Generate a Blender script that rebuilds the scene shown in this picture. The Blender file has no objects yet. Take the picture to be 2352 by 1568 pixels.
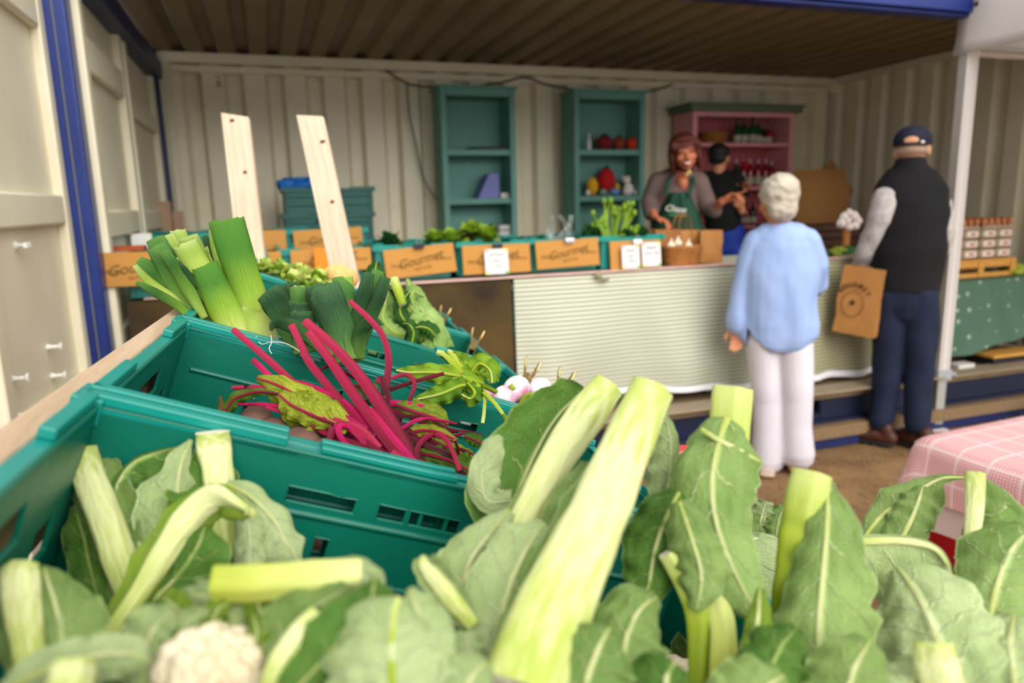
import bpy, bmesh, math, random
from mathutils import Vector, Matrix, noise
V = Vector
SC = bpy.context.scene
COL = SC.collection
rnd = random.Random(7)
R_ = math.radians

# ---------------------------------------------------------------- camera
FPX, PITCH, ROLL, YAW, HC = 1640.0, R_(10.9), R_(1.38), R_(18.7), 1.5
cfw = V((math.sin(YAW)*math.cos(PITCH), math.cos(YAW)*math.cos(PITCH), -math.sin(PITCH)))
_r = V((math.cos(YAW), -math.sin(YAW), 0)); _u = _r.cross(cfw)
cR = _r*math.cos(ROLL) - _u*math.sin(ROLL)
cU = _r*math.sin(ROLL) + _u*math.cos(ROLL)
CP = V((0, 0, HC))
cam_d = bpy.data.cameras.new('camera'); cam = bpy.data.objects.new('camera', cam_d); COL.objects.link(cam)
cam_d.sensor_width = 36.0; cam_d.lens = FPX/2352*36
cam_d.clip_start = 0.02; cam_d.clip_end = 200
cm = Matrix((cR, cU, -cfw)).transposed().to_4x4(); cm.translation = CP
cam.matrix_world = cm
cam_d.dof.use_dof = True; cam_d.dof.focus_distance = 0.94; cam_d.dof.aperture_fstop = 3.6
cam_d.dof.aperture_blades = 9
SC.camera = cam
# ---------------------------------------------------------------- light: overcast sky + weak veiled sun
wd = bpy.data.worlds.new('overcast'); SC.world = wd; wd.use_nodes = True
bg = wd.node_tree.nodes['Background']; bg.inputs[1].default_value = 1.0
_wn = wd.node_tree.nodes; _wl = wd.node_tree.links      # standard overcast dome: zenith a little brighter than the horizon
_g = _wn.new('ShaderNodeNewGeometry'); _s = _wn.new('ShaderNodeSeparateXYZ'); _wl.new(_g.outputs['Incoming'], _s.inputs[0])
_m = _wn.new('ShaderNodeMapRange'); _m.inputs[1].default_value = 0; _m.inputs[2].default_value = -1; _m.inputs[3].default_value = 0; _m.inputs[4].default_value = 1
_wl.new(_s.outputs[2], _m.inputs[0]); _x = _wn.new('ShaderNodeMix'); _x.data_type = 'RGBA'; _wl.new(_m.outputs[0], _x.inputs[0])
_x.inputs[6].default_value = (.80, .79, .77, 1); _x.inputs[7].default_value = (1.0, .985, .96, 1); _wl.new(_x.outputs[2], bg.inputs[0])
sd = bpy.data.lights.new('sun', 'SUN'); sd.energy = 2.9; sd.angle = R_(55); sd.color = (1, 0.97, 0.92)
so = bpy.data.objects.new('sun', sd); COL.objects.link(so)
so.rotation_euler = V((-0.16, 1.0, -0.62)).to_track_quat('-Z', 'Y').to_euler(); so.location = (0, -3, 8)
SC.view_settings.view_transform = 'Standard'; SC.view_settings.look = 'None'
SC.view_settings.exposure = 0.42; SC.view_settings.gamma = 1.0
SC.view_settings.use_curve_mapping = False

# ---------------------------------------------------------------- helpers
def ray(x, y): return cfw*FPX + cR*(x-1176) - cU*(y-784)      # world direction through a photo point
def at(x, y, d): r = ray(x, y); return CP + r*(d/FPX)         # at real depth d in metres
def onY(x, y, Y): r = ray(x, y); return CP + r*(Y/r.y)
def onX(x, y, X): r = ray(x, y); return CP + r*(X/r.x)
def onZ(x, y, Z): r = ray(x, y); return CP + r*((Z-HC)/r.z)
# display frame: u away along the row, v down the slope to the right, w up out of the crates
_t = R_(20); _a = R_(4.2)
Fu = V((math.sin(_a), math.cos(_a), 0))
Fv = V((math.cos(_a)*math.cos(_t), -math.sin(_a)*math.cos(_t), -math.sin(_t)))
Fw = Fv.cross(Fu)
FO = V((-0.15095, 0.66013, 1.35294))
def F(u, v, w): return FO + Fu*u + Fv*v + Fw*w
def FM(u, v, w, rz=0):   # frame matrix: local x = v, y = u, z = w
    m = Matrix((Fv, Fu, Fw)).transposed().to_4x4(); m.translation = F(u, v, w)
    return m @ Matrix.Rotation(rz, 4, 'Z')
def T(x, y, z, rz=0): return Matrix.Translation((x, y, z)) @ Matrix.Rotation(rz, 4, 'Z')

def lin(c):
    if isinstance(c, str):
        c = [int(c[i:i+2], 16)/255 for i in (0, 2, 4)]
    return tuple(((x/12.92) if x <= .04045 else ((x+.055)/1.055)**2.4) for x in c) + (1,)
MATS = {}
def mat(name, col, rough=.6, col2=None, ns=8, amt=.5, bump=0, bs=None, metal=0, trans=0, translu=0, stretch=None, spec=.5, coat=0, alpha=1, sheen=0, detail=4, ior=1.45, sharp=.25):
    if name in MATS: return MATS[name]
    m = bpy.data.materials.new(name); m.use_nodes = True; nt = m.node_tree; N = nt.nodes; L = nt.links
    b = N['Principled BSDF']; b.inputs['Base Color'].default_value = lin(col); b.inputs['Roughness'].default_value = rough
    b.inputs['Metallic'].default_value = metal; b.inputs['Transmission Weight'].default_value = trans
    b.inputs['Specular IOR Level'].default_value = spec; b.inputs['Coat Weight'].default_value = coat
    b.inputs['Alpha'].default_value = alpha; b.inputs['IOR'].default_value = ior; b.inputs['Sheen Weight'].default_value = sheen
    if col2 or bump:
        tc = N.new('ShaderNodeTexCoord'); mp = N.new('ShaderNodeMapping'); L.new(tc.outputs['Object'], mp.inputs[0])
        if stretch: mp.inputs['Scale'].default_value = stretch
    if col2:
        no = N.new('ShaderNodeTexNoise'); no.inputs['Scale'].default_value = ns; no.inputs['Detail'].default_value = detail
        L.new(mp.outputs[0], no.inputs[0]); rp = N.new('ShaderNodeValToRGB')
        rp.color_ramp.elements[0].position = amt-sharp; rp.color_ramp.elements[1].position = min(1, amt+sharp)
        rp.color_ramp.elements[0].color = lin(col); rp.color_ramp.elements[1].color = lin(col2)
        L.new(no.outputs[0], rp.inputs[0]); L.new(rp.outputs[0], b.inputs['Base Color'])
    if bump:
        n2 = N.new('ShaderNodeTexNoise'); n2.inputs['Scale'].default_value = bs or ns; n2.inputs['Detail'].default_value = 5
        L.new(mp.outputs[0], n2.inputs[0]); bp = N.new('ShaderNodeBump'); bp.inputs['Strength'].default_value = bump; bp.inputs['Distance'].default_value = .01
        L.new(n2.outputs[0], bp.inputs['Height']); L.new(bp.outputs[0], b.inputs['Normal'])
    if translu: _translu(m, translu)
    MATS[name] = m; return m
def _translu(m, k, sat=None):
    nt = m.node_tree; N = nt.nodes; L = nt.links; b = N['Principled BSDF']; out = N['Material Output']
    tr = N.new('ShaderNodeBsdfTranslucent'); mx = N.new('ShaderNodeMixShader'); mx.inputs[0].default_value = k
    src = b.inputs['Base Color']
    if src.is_linked: L.new(src.links[0].from_socket, tr.inputs[0])
    else: tr.inputs[0].default_value = src.default_value
    L.new(b.outputs[0], mx.inputs[1]); L.new(tr.outputs[0], mx.inputs[2]); L.new(mx.outputs[0], out.inputs[0])

class NT:
    """tiny node builder"""
    def __init__(s, name):
        s.m = bpy.data.materials.new(name); s.m.use_nodes = True; s.nt = s.m.node_tree; s.b = s.nt.nodes['Principled BSDF']
        MATS[name] = s.m
    def n(s, t, **kw):
        x = s.nt.nodes.new(t)
        for k, v in kw.items(): setattr(x, k, v)
        return x
    def l(s, a, b): s.nt.links.new(a, b)
    def math(s, op, a, b=None, c=None):
        x = s.n('ShaderNodeMath', operation=op)
        for i, q in enumerate((a, b, c)):
            if q is None: continue
            if hasattr(q, 'links'): s.l(q, x.inputs[i])
            else: x.inputs[i].default_value = q
        return x.outputs[0]
    def mix(s, f, a, b):
        x = s.n('ShaderNodeMix', data_type='RGBA')
        for i, q in ((0, f), (6, a), (7, b)):
            if hasattr(q, 'links'): s.l(q, x.inputs[i])
            elif i == 0: x.inputs[0].default_value = q
            else: x.inputs[i].default_value = lin(q)
        return x.outputs[2]
    def noise(s, vec, sc, det=4):
        x = s.n('ShaderNodeTexNoise'); x.inputs['Scale'].default_value = sc; x.inputs['Detail'].default_value = det; s.l(vec, x.inputs[0]); return x.outputs[0]

def leafmat(name, blade, blade2, vein, K=7, sl=1.6, vw=.10, rough=.45, tl=.22, edge=None, cell=26, net=.5, bumpd=.25):
    """leaf blade: UV.x along the leaf, UV.y across (0..1)"""
    s = NT(name); uv = s.n('ShaderNodeUVMap'); sp = s.n('ShaderNodeSeparateXYZ'); s.l(uv.outputs[0], sp.inputs[0])
    wob = s.noise(uv.outputs[0], 5, 3)
    a = s.math('ABSOLUTE', s.math('MULTIPLY', s.math('SUBTRACT', sp.outputs[1], .5), 2.0))
    t = s.math('ADD', s.math('SUBTRACT', s.math('MULTIPLY', sp.outputs[0], K), s.math('MULTIPLY', a, sl)), s.math('MULTIPLY', wob, 1.1))
    fr = s.math('ABSOLUTE', s.math('SUBTRACT', s.math('FRACT', t), .5))
    wid = s.math('SUBTRACT', vw, s.math('MULTIPLY', a, vw*.75))
    v1 = s.math('SUBTRACT', 1, s.math('SMOOTH_MIN', s.math('DIVIDE', fr, wid), 1, .2)); v1 = s.math('MAXIMUM', v1, 0)
    mid = s.math('MAXIMUM', s.math('SUBTRACT', 1, s.math('DIVIDE', a, .10)), 0)
    vo = s.n('ShaderNodeTexVoronoi', feature='DISTANCE_TO_EDGE'); vo.inputs['Scale'].default_value = cell
    mp = s.n('ShaderNodeMapping'); mp.inputs['Scale'].default_value = (2.2, 1, 1); s.l(uv.outputs[0], mp.inputs[0]); s.l(mp.outputs[0], vo.inputs[0])
    v2 = s.math('MULTIPLY', s.math('MAXIMUM', s.math('SUBTRACT', 1, s.math('MULTIPLY', vo.outputs[0], 9)), 0), net)
    vv = s.math('MAXIMUM', s.math('MAXIMUM', v1, mid), s.math('MULTIPLY', v2, .55))
    tc = s.n('ShaderNodeTexCoord'); big = s.noise(tc.outputs['Object'], 9, 3)
    rp = s.math('MINIMUM', s.math('MAXIMUM', s.math('MULTIPLY', s.math('SUBTRACT', big, .38), 4), 0), 1)
    c = s.mix(rp, blade, blade2)
    c = s.mix(vv, c, vein)
    if edge:
        e = s.math('MAXIMUM', s.math('MULTIPLY', s.math('SUBTRACT', a, .93), 12), 0); c = s.mix(s.math('MINIMUM', e, .9), c, edge)
    s.l(c, s.b.inputs['Base Color']); s.b.inputs['Roughness'].default_value = rough; s.b.inputs['Specular IOR Level'].default_value = .18
    bp = s.n('ShaderNodeBump'); bp.inputs['Strength'].default_value = .7; bp.inputs['Distance'].default_value = .004*bumpd/.25
    h = s.math('ADD', vv, s.math('MULTIPLY', s.noise(uv.outputs[0], 22, 4), .6))
    s.l(h, bp.inputs['Height']); s.l(bp.outputs[0], s.b.inputs['Normal'])
    _translu(s.m, tl); return s.m
def striped(name, ca, cb, freq, vec='UV', axis=0, duty=.5, rough=.7, soft=6, translu=0):
    s = NT(name); tc = s.n('ShaderNodeTexCoord'); sp = s.n('ShaderNodeSeparateXYZ'); s.l(tc.outputs[vec], sp.inputs[0])
    w = s.math('ADD', s.math('MULTIPLY', sp.outputs[axis], freq), s.math('MULTIPLY', s.noise(tc.outputs[vec], 3, 2), .15))
    f = s.math('SUBTRACT', s.math('ABSOLUTE', s.math('SUBTRACT', s.math('FRACT', w), .5)), duty/2)
    f = s.math('MINIMUM', s.math('MAXIMUM', s.math('ADD', s.math('MULTIPLY', f, soft), .5), 0), 1)
    s.l(s.mix(f, ca, cb), s.b.inputs['Base Color']); s.b.inputs['Roughness'].default_value = rough
    if translu: _translu(s.m, translu)
    return s.m

ROOTM = {}
class MB:
    def __init__(s): s.v = []; s.f = []; s.mi = []; s.uv = []; s.cur = 0
    def _f(s, idx, uv=None): s.f.append(tuple(idx)); s.mi.append(s.cur); s.uv.append(uv)
    def box(s, c, d, M=None, cut=0):
        c = V(c); h = V(d)/2; b = len(s.v)
        for z in (-1, 1):
            for y in (-1, 1):
                for x in (-1, 1):
                    p = V((x*h.x, y*h.y, z*h.z)) + c
                    s.v.append(M @ p if M else p)
        for q in ((0, 2, 3, 1), (4, 5, 7, 6), (0, 1, 5, 4), (2, 6, 7, 3), (0, 4, 6, 2), (1, 3, 7, 5)): s._f([b+i for i in q])
        return s
    def bar(s, p, q, w, t, up=V((0, 0, 1))):
        p = V(p); q = V(q); d = q-p; L = d.length; z = d.normalized(); x = up.cross(z)
        if x.length < 1e-4: x = V((1, 0, 0)).cross(z)
        x.normalize(); y = z.cross(x); m = Matrix((x, y, z)).transposed().to_4x4(); m.translation = (p+q)/2
        return s.box((0, 0, 0), (w, t, L), m)
    def grid(s, rows, uvs=None, close=False):
        b = len(s.v); n = len(rows[0]); m = len(rows)
        for r in rows: s.v.extend(r)
        for i in range(m-1):
            for j in range(n if close else n-1):
                k = (j+1) % n
                idx = [b+i*n+j, b+i*n+k, b+(i+1)*n+k, b+(i+1)*n+j]
                if uvs == 'auto': uv = [(i/(m-1), j/(n-1)), (i/(m-1), (j+1)/(n-1)), ((i+1)/(m-1), (j+1)/(n-1)), ((i+1)/(m-1), j/(n-1))]
                elif uvs: uv = [uvs[i][j], uvs[i][k], uvs[i+1][k], uvs[i+1][j]]
                else: uv = None
                s._f(idx, uv)
        return b
    def tube(s, pts, rad, seg=10, cap0=True, cap1=True, side=None, ridge=0, ridgen=7, capmat=None, closed=False):
        pts = [V(p) for p in pts]; n = len(pts); rows = []; prev = None
        for i, p in enumerate(pts):
            if closed: t = pts[(i+1) % n]-pts[i-1]
            else: t = pts[min(i+1, n-1)]-pts[max(i-1, 0)]
            t = t.normalized() if t.length > 1e-9 else V((0, 0, 1))
            if side is not None: x = side - t*side.dot(t)
            elif prev is None: x = V((1, 0, 0)) - t*t.x if abs(t.x) < .9 else V((0, 1, 0)) - t*t.y
            else: x = prev - t*prev.dot(t)
            if x.length < 1e-6: x = t.orthogonal()
            x.normalize(); prev = x; y = t.cross(x)
            r = rad[i] if isinstance(rad, list) else rad
            rx, ry = r if isinstance(r, (list, tuple)) else (r, r)
            row = []
            for k in range(seg):
                a = 2*math.pi*k/seg; f = 1+ridge*math.cos(a*ridgen)
                row.append(p + x*(rx*math.cos(a)*f) + y*(ry*math.sin(a)*f))
            rows.append(row)
        if closed: rows.append(rows[0])
        b = s.grid(rows, uvs=[[(i/(len(rows)-1), k/seg) for k in range(seg)] for i in range(len(rows))], close=True)
        if closed: return b
        oc = s.cur
        if capmat is not None: s.cur = capmat
        if cap0: s._f([b+k for k in range(seg)][::-1])
        if cap1: s._f([b+(len(rows)-1)*seg+k for k in range(seg)])
        s.cur = oc; return b
    def capsule(s, pts, rad, seg=14, side=None):
        """tube with rounded ends"""
        pts = [V(p) for p in pts]; rad = [r if isinstance(r, (list, tuple)) else (r, r) for r in (rad if isinstance(rad, list) else [rad]*len(pts))]
        P = []; Rr = []
        d = (pts[0]-pts[1]).normalized(); r = rad[0]; m = min(r)
        for a in (85, 60, 30): P.append(pts[0]+d*m*math.sin(R_(a))); Rr.append((r[0]*math.cos(R_(a)), r[1]*math.cos(R_(a))))
        P += pts; Rr += rad
        d = (pts[-1]-pts[-2]).normalized(); r = rad[-1]; m = min(r)
        for a in (30, 60, 85): P.append(pts[-1]+d*m*math.sin(R_(a))); Rr.append((r[0]*math.cos(R_(a)), r[1]*math.cos(R_(a))))
        return s.tube(P, Rr, seg, side=side)
    def ell(s, c, r, seg=16, rings=10, M=None, f=None):
        c = V(c); rows = []
        for i in range(rings+1):
            ph = math.pi*i/rings; row = []
            for k in range(seg):
                a = 2*math.pi*k/seg; d = V((math.sin(ph)*math.cos(a), math.sin(ph)*math.sin(a), math.cos(ph)))
                k2 = f(d) if f else 1
                p = V((d.x*r[0], d.y*r[1], d.z*r[2]))*k2
                row.append((M @ p if M else p) + c)
            rows.append(row)
        s.grid(rows, uvs=[[(i/rings, k/seg) for k in range(seg)] for i in range(rings+1)], close=True); return s
    def lathe(s, prof, seg=16, M=None, c=(0, 0, 0)):
        c = V(c); rows = [[(M @ (V((r*math.cos(2*math.pi*k/seg), r*math.sin(2*math.pi*k/seg), z))) if M else V((r*math.cos(2*math.pi*k/seg), r*math.sin(2*math.pi*k/seg), z))) + c for k in range(seg)] for r, z in prof]
        s.grid(rows, close=True); return s
    def build(s, name, mats, parent=None, smooth=True, bevel=0, M=None, sub=0, solid=0, angle=40, local=False):
        me = bpy.data.meshes.new(name)
        inv = None
        if parent is not None and not local: inv = ROOTM.get(parent.name)
        if inv is None and M is not None and not local: inv = M.inverted()
        vs = [inv @ V(p) for p in s.v] if inv is not None else s.v
        me.from_pydata([tuple(p) for p in vs], [], s.f)
        if not isinstance(mats, (list, tuple)): mats = [mats]
        for m in mats: me.materials.append(m)
        me.polygons.foreach_set('material_index', s.mi)
        if any(u is not None for u in s.uv):
            ul = me.uv_layers.new(name='UVMap'); k = 0
            for fi, fc in enumerate(s.f):
                u = s.uv[fi]
                for j in range(len(fc)):
                    if u is not None: ul.data[k].uv = u[j]
                    k += 1
        bm = bmesh.new(); bm.from_mesh(me)
        bmesh.ops.remove_doubles(bm, verts=bm.verts, dist=1e-6)
        bmesh.ops.recalc_face_normals(bm, faces=bm.faces) if not any(u is not None for u in s.uv) else None
        for e in bm.edges:
            if smooth and len(e.link_faces) == 2 and e.calc_face_angle(0) > R_(angle): e.smooth = False
        for f in bm.faces: f.smooth = smooth
        bm.to_mesh(me); bm.free()
        o = bpy.data.objects.new(name, me); COL.objects.link(o)
        if parent is not None:
            o.parent = parent
            if parent.name in ROOTM: ROOTM[o.name] = ROOTM[parent.name]
        elif M is not None: o.matrix_world = M; ROOTM[o.name] = M.inverted()
        if bevel:
            b = o.modifiers.new('bevel', 'BEVEL'); b.width = bevel; b.segments = 2; b.limit_method = 'ANGLE'; b.angle_limit = R_(35)
        if solid: b = o.modifiers.new('solid', 'SOLIDIFY'); b.thickness = solid
        if sub: b = o.modifiers.new('sub', 'SUBSURF'); b.levels = b.render_levels = sub
        return o
def tag(o, label=None, cat=None, group=None, kind=None):
    if label: o['label'] = label
    if cat: o['category'] = cat
    if group: o['group'] = group
    if kind: o['kind'] = kind
    return o
def thing(name, label, cat, M=None, group=None):
    M = M or Matrix.Identity(4)
    o = bpy.data.objects.new(name, None); COL.objects.link(o); o.matrix_world = M; o.empty_display_size = .1
    ROOTM[o.name] = M.inverted(); return tag(o, label, cat, group)
def thing0(name, label, cat, group=None):
    """prototype whose parts are modelled in local coordinates"""
    o = bpy.data.objects.new(name, None); COL.objects.link(o); return tag(o, label, cat, group)
def dup(o, M, label=None, group=None, mats=None, _p=None):
    c = o.copy(); COL.objects.link(c)
    if _p is not None: c.parent = _p
    else: c.matrix_world = M
    if label: c['label'] = label
    if group: c['group'] = group
    for ch in o.children: dup(ch, None, None, None, mats, c)
    return c
def struct(o, **k): o['kind'] = 'structure'; return o
def remesh(mb, name, m, parent=None, vox=.008, smooth=4, M=None):
    """fuse overlapping volumes into one continuous skin"""
    o = mb.build(name, m, parent, M=M)
    r = o.modifiers.new('r', 'REMESH'); r.mode = 'VOXEL'; r.voxel_size = vox; r.use_smooth_shade = True
    if smooth: q = o.modifiers.new('s', 'SMOOTH'); q.factor = .5; q.iterations = smooth
    bpy.context.view_layer.update()
    dg = bpy.context.evaluated_depsgraph_get(); me = bpy.data.meshes.new_from_object(o.evaluated_get(dg))
    o.modifiers.clear(); old = o.data; o.data = me
    me.materials.clear(); me.materials.append(m)
    for p in me.polygons: p.use_smooth = True; p.material_index = 0
    bpy.data.meshes.remove(old); return o
def smoothpts(pts, n):
    """Catmull-Rom through tuples of floats -> n samples"""
    P = [tuple(p) for p in pts]; m = len(P); out = []
    for i in range(n):
        t = i/(n-1)*(m-1); k = min(int(t), m-2); f = t-k
        a, b, c, d = P[max(k-1, 0)], P[k], P[k+1], P[min(k+2, m-1)]
        out.append(tuple(.5*((2*b[j]) + (c[j]-a[j])*f + (2*a[j]-5*b[j]+4*c[j]-d[j])*f*f + (3*b[j]-a[j]-3*c[j]+d[j])*f**3) for j in range(len(b))))
    return out
def lerpl(lst, t):
    x = t*(len(lst)-1); k = min(int(x), len(lst)-2) if len(lst) > 1 else 0
    if len(lst) == 1: return lst[0]
    f = x-k; f = f*f*(3-2*f); return lst[k]*(1-f)+lst[k+1]*f
def text(s, size, M, m, parent, name='lettering', shear=0, align='CENTER', extrude=.0004, bold=0):
    c = bpy.data.curves.new('txt', 'FONT'); c.body = s; c.size = size; c.shear = shear; c.align_x = align; c.align_y = 'CENTER'; c.extrude = extrude; c.offset = bold
    o = bpy.data.objects.new('t', c); COL.objects.link(o); bpy.context.view_layer.update()
    me = bpy.data.meshes.new_from_object(o.evaluated_get(bpy.context.evaluated_depsgraph_get())); bpy.data.objects.remove(o)
    me.transform(M); me.materials.clear(); me.materials.append(m)
    q = bpy.data.objects.new(name, me); COL.objects.link(q); q.parent = parent; return q

def displace(o, fn):
    """push vertices along their normals by fn(position)"""
    me = o.data; n = len(me.vertices); co = [0.0]*(3*n); no = [0.0]*(3*n)
    me.vertices.foreach_get('co', co); me.vertices.foreach_get('normal', no)
    for i in range(0, 3*n, 3):
        d = fn(V(co[i:i+3])); co[i] += no[i]*d; co[i+1] += no[i+1]*d; co[i+2] += no[i+2]*d
    me.vertices.foreach_set('co', co); me.update()
# ================================================================ materials
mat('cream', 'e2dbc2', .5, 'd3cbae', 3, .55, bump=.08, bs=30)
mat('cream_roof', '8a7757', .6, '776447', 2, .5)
mat('blue', '10266a', .35, '16337e', 5, .6, bump=.05, bs=20)
mat('blue_dark', '141f4e', .45, '1b2a5e', 5, .5)
mat('blue_rail', '131d3e', .5, '0d1530', 4, .5, bump=.1, bs=30)
mat('floorply', '8a7152', .7, '6f5a40', 6, .5, bump=.1, bs=40)
mat('sill', 'a08f78', .6, '857560', 9, .5, stretch=(1, 8, 8))
mat('earth', '98764e', .95, '7c5c3c', 5, .5, bump=.9, bs=45, sharp=.2)
mat('grass', '6f7f2a', .8, '8c7a3a', 20, .5)
mat('wood_pale', 'd6c3ac', .7, 'bfa58a', 5, .5, bump=.25, bs=14, stretch=(14, 14, .9))
mat('wood_rail', 'c6ab8e', .75, 'a58a6d', 6, .5, bump=.3, bs=20, stretch=(8, .8, 8))
mat('wood_mid', '8c7354', .75, '745c40', 8, .5, stretch=(8, 1, 8), bump=.15)
mat('knot', '5a3424', .8)
mat('gasket', '6d7068', .6)
mat('white_plastic', 'e9e7e2', .4)
mat('crate', '046854', .36, '03594a', 4, .55, bump=.06, bs=60, spec=.4)
mat('crate_far', '0b7f74', .42, '086a60', 5, .55)
mat('crate_dark', '0a5950', .5, '084a44', 5, .55)
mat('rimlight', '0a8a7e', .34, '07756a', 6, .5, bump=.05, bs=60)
mat('card', 'b9853f', .85, 'a87636', 4, .5, bump=.05, bs=60)
mat('card_dark', '7a5326', .85, '6a4519', 4, .5)
mat('ink', '6b4d1c', .9)
mat('white_cloth', 'dfdce0', .7)
mat('paper', 'eeeae8', .7)
mat('ink_grey', '9a9fa2', .9)

# ================================================================ ground
m = MB(); NX = 60
g = []
for i in range(NX+1):
    g.append([V((-9+22*j/NX, -4+18*i/NX, .012*noise.noise(V((-9+22*j/NX, -4+18*i/NX, 0))*1.7))-.006) if 0 else V((-9+22*j/NX, -4+18*i/NX, .008*noise.noise(V((-9+22*j/NX, -4+18*i/NX, 0))*1.7)-.008)) for j in range(NX+1)])
m.grid(g); gr = struct(m.build('floor', MATS['earth'])); 
# pebbles strewn on the ground: uncountable
m = MB()
for i in range(1500):
    x = rnd.uniform(1.2, 5.5); y = rnd.uniform(1.9, 3.3); r = rnd.uniform(.002, .009)
    M_ = Matrix.Translation((x, y, 0)) @ Matrix.Rotation(rnd.random()*3, 4, 'Z') @ Matrix.Diagonal((r*1.4, r, r*.7, 1))
    b = len(m.v)
    for p in ((1, 0, 0), (0, 1, 0), (-1, 0, 0), (0, -1, 0), (0, 0, 1), (0, 0, -1)): m.v.append(M_ @ V(p))
    for q in ((0, 1, 4), (1, 2, 4), (2, 3, 4), (3, 0, 4), (1, 0, 5), (2, 1, 5), (3, 2, 5), (0, 3, 5)): m._f([b+k for k in q])
mat('pebble', 'a08a68', .9, '6f5a40', 60, .5)
tag(m.build('gravel', MATS['pebble'], smooth=False), 'loose brown grit scattered over the trodden earth', 'gravel', kind='stuff')
# grass strip by the container at right
m = MB()
for i in range(2600):
    x = rnd.uniform(4.25, 6.4); y = rnd.uniform(2.75, 3.2); h = rnd.uniform(.02, .08)*(1.6 if rnd.random() < .06 else 1); a = rnd.random()*6.3; w = .004
    d = V((math.cos(a), math.sin(a), 0)); l = V((rnd.uniform(-.03, .03), rnd.uniform(-.03, .03), h)); p = V((x, y, -.004)); b = len(m.v)
    m.v += [p-d*w, p+d*w, p+l*.6+d*w*.8, p+l]; m._f([b, b+1, b+2, b+3])
tag(m.build('grass', MATS['grass'], smooth=False), 'short mixed green grass along the foot of the blue container', 'grass', kind='stuff')
m = MB()   # weed clump
for i in range(60):
    a = rnd.random()*6.3; r = rnd.uniform(.0, .1); p = V((4.75+r*math.cos(a), 3.05+r*math.sin(a)*.5, 0)); h = rnd.uniform(.06, .2)
    c = p + V((rnd.uniform(-.04, .04), rnd.uniform(-.03, .03), h)); s_ = rnd.uniform(.012, .025); M_ = Matrix.Rotation(rnd.random()*6, 4, 'Z') @ Matrix.Rotation(rnd.uniform(-.8, .8), 4, 'X')
    b = len(m.v); m.v += [c + M_ @ V(q) for q in ((-s_, 0, 0), (0, -s_*.7, 0), (s_, 0, 0), (0, s_*.7, 0))]; m._f([b, b+1, b+2, b+3]); m.tube([p, c], .0015, 4)
mat('weed', '6f9a2c', .7, translu=.3); tag(m.build('weed', MATS['weed'], smooth=False), 'leafy green weed clump growing against the container rail behind the pink table', 'weed')

# ================================================================ shipping container shell
XL, XR, YF, YB, ZF, ZC = -.66, 5.27, 3.38, 5.80, .35, 2.60
def corr(n0, n1, pitch, dep, fn, z0, z1, zn=1):
    """trapezoid corrugation; fn(s, d, z) -> point"""
    prof = []; s = n0
    while s < n1:
        for a, d in ((0, 0), (.50, 0), (.61, 1), (.89, 1)): 
            if s+a*pitch < n1: prof.append((s+a*pitch, d*dep))
        s += pitch
    prof.append((n1, 0))
    return [[fn(a, d, z0+(z1-z0)*k/zn) for a, d in prof] for k in range(zn+1)]
m = MB(); m.grid(corr(-.62, 5.34, .285, .07, lambda s, d, z: V((s, YB+.0+d, z)), ZF, ZC)); struct(m.build('wall_back', MATS['cream'], smooth=False))
m = MB(); m.grid(corr(3.36, 5.90, .262, .045, lambda s, d, z: V((XR+d, s, z)), ZF, ZC)); struct(m.build('wall_right', MATS['cream'], smooth=False))
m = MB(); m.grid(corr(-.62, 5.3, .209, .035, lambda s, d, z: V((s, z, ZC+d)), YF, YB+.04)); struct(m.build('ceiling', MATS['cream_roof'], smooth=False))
m = MB(); m.box((2.3, 4.6, ZC+.06), (6.3, 2.7, .03)); struct(m.build('roof_skin', MATS['blue_rail'])).name = 'trim_1'
m = MB(); m.box((2.3, 4.6, ZF-.03), (6.1, 2.5, .05)); o = struct(m.build('floor_deck', MATS['floorply'])); o.name = 'floor_deck'
m = MB(); m.box((2.33, YB+.16, ZC-.02), (6.1, .10, .22)); struct(m.build('light_leak_bar', MATS['blue_rail'], bevel=.004))  # unseen bar added behind the ceiling corner to stop light leaking in
# back top rail (cream) and right top rail
m = MB(); m.box((2.33, YB-.03, ZC-.035), (5.95, .07, .07)); m.box((2.33, YB-.012, ZC-.105), (5.95, .02, .05)); struct(m.build('trim_2', MATS['cream'], bevel=.006))
m = MB(); m.box((XR-.03, 4.6, ZC-.03), (.06, 2.42, .06)); m.box((XR-.04, YB-.05, ZC-.08), (.1, .1, .12)); struct(m.build('trim_3', MATS['cream'], bevel=.006))
# front top rail (blue outside)
m = MB(); m.box((2.3, YF-.05, 2.60), (6.3, .09, .16)); m.box((2.3, YF-.02, 2.51), (6.3, .10, .02)); struct(m.build('trim_4', MATS['blue'], bevel=.006))
# bottom side rail with forklift pockets
m = MB()
def rail_seg(x0, x1, z0, z1): m.box(((x0+x1)/2, YF+.02, (z0+z1)/2), (x1-x0, .05, z1-z0))
rail_seg(-.8, 2.62, .16, .34); rail_seg(2.62, 3.12, .30, .34); rail_seg(2.62, 3.12, .16, .20); rail_seg(3.12, 5.4, .16, .34)
m.box((2.3, YF+.0, .335), (6.2, .09, .02)); m.box((2.3, YF-.01, .155), (6.2, .08, .018))
for x in (2.62, 3.12): m.box((x, YF+.5, .25), (.012, 1.0, .14))
struct(m.build('trim_5', MATS['blue_rail'], bevel=.004))
m = MB(); m.box((2.3, YF-.025, .353), (6.2, .16, .012)); struct(m.build('trim_6', MATS['sill'], bevel=.003))
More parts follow.
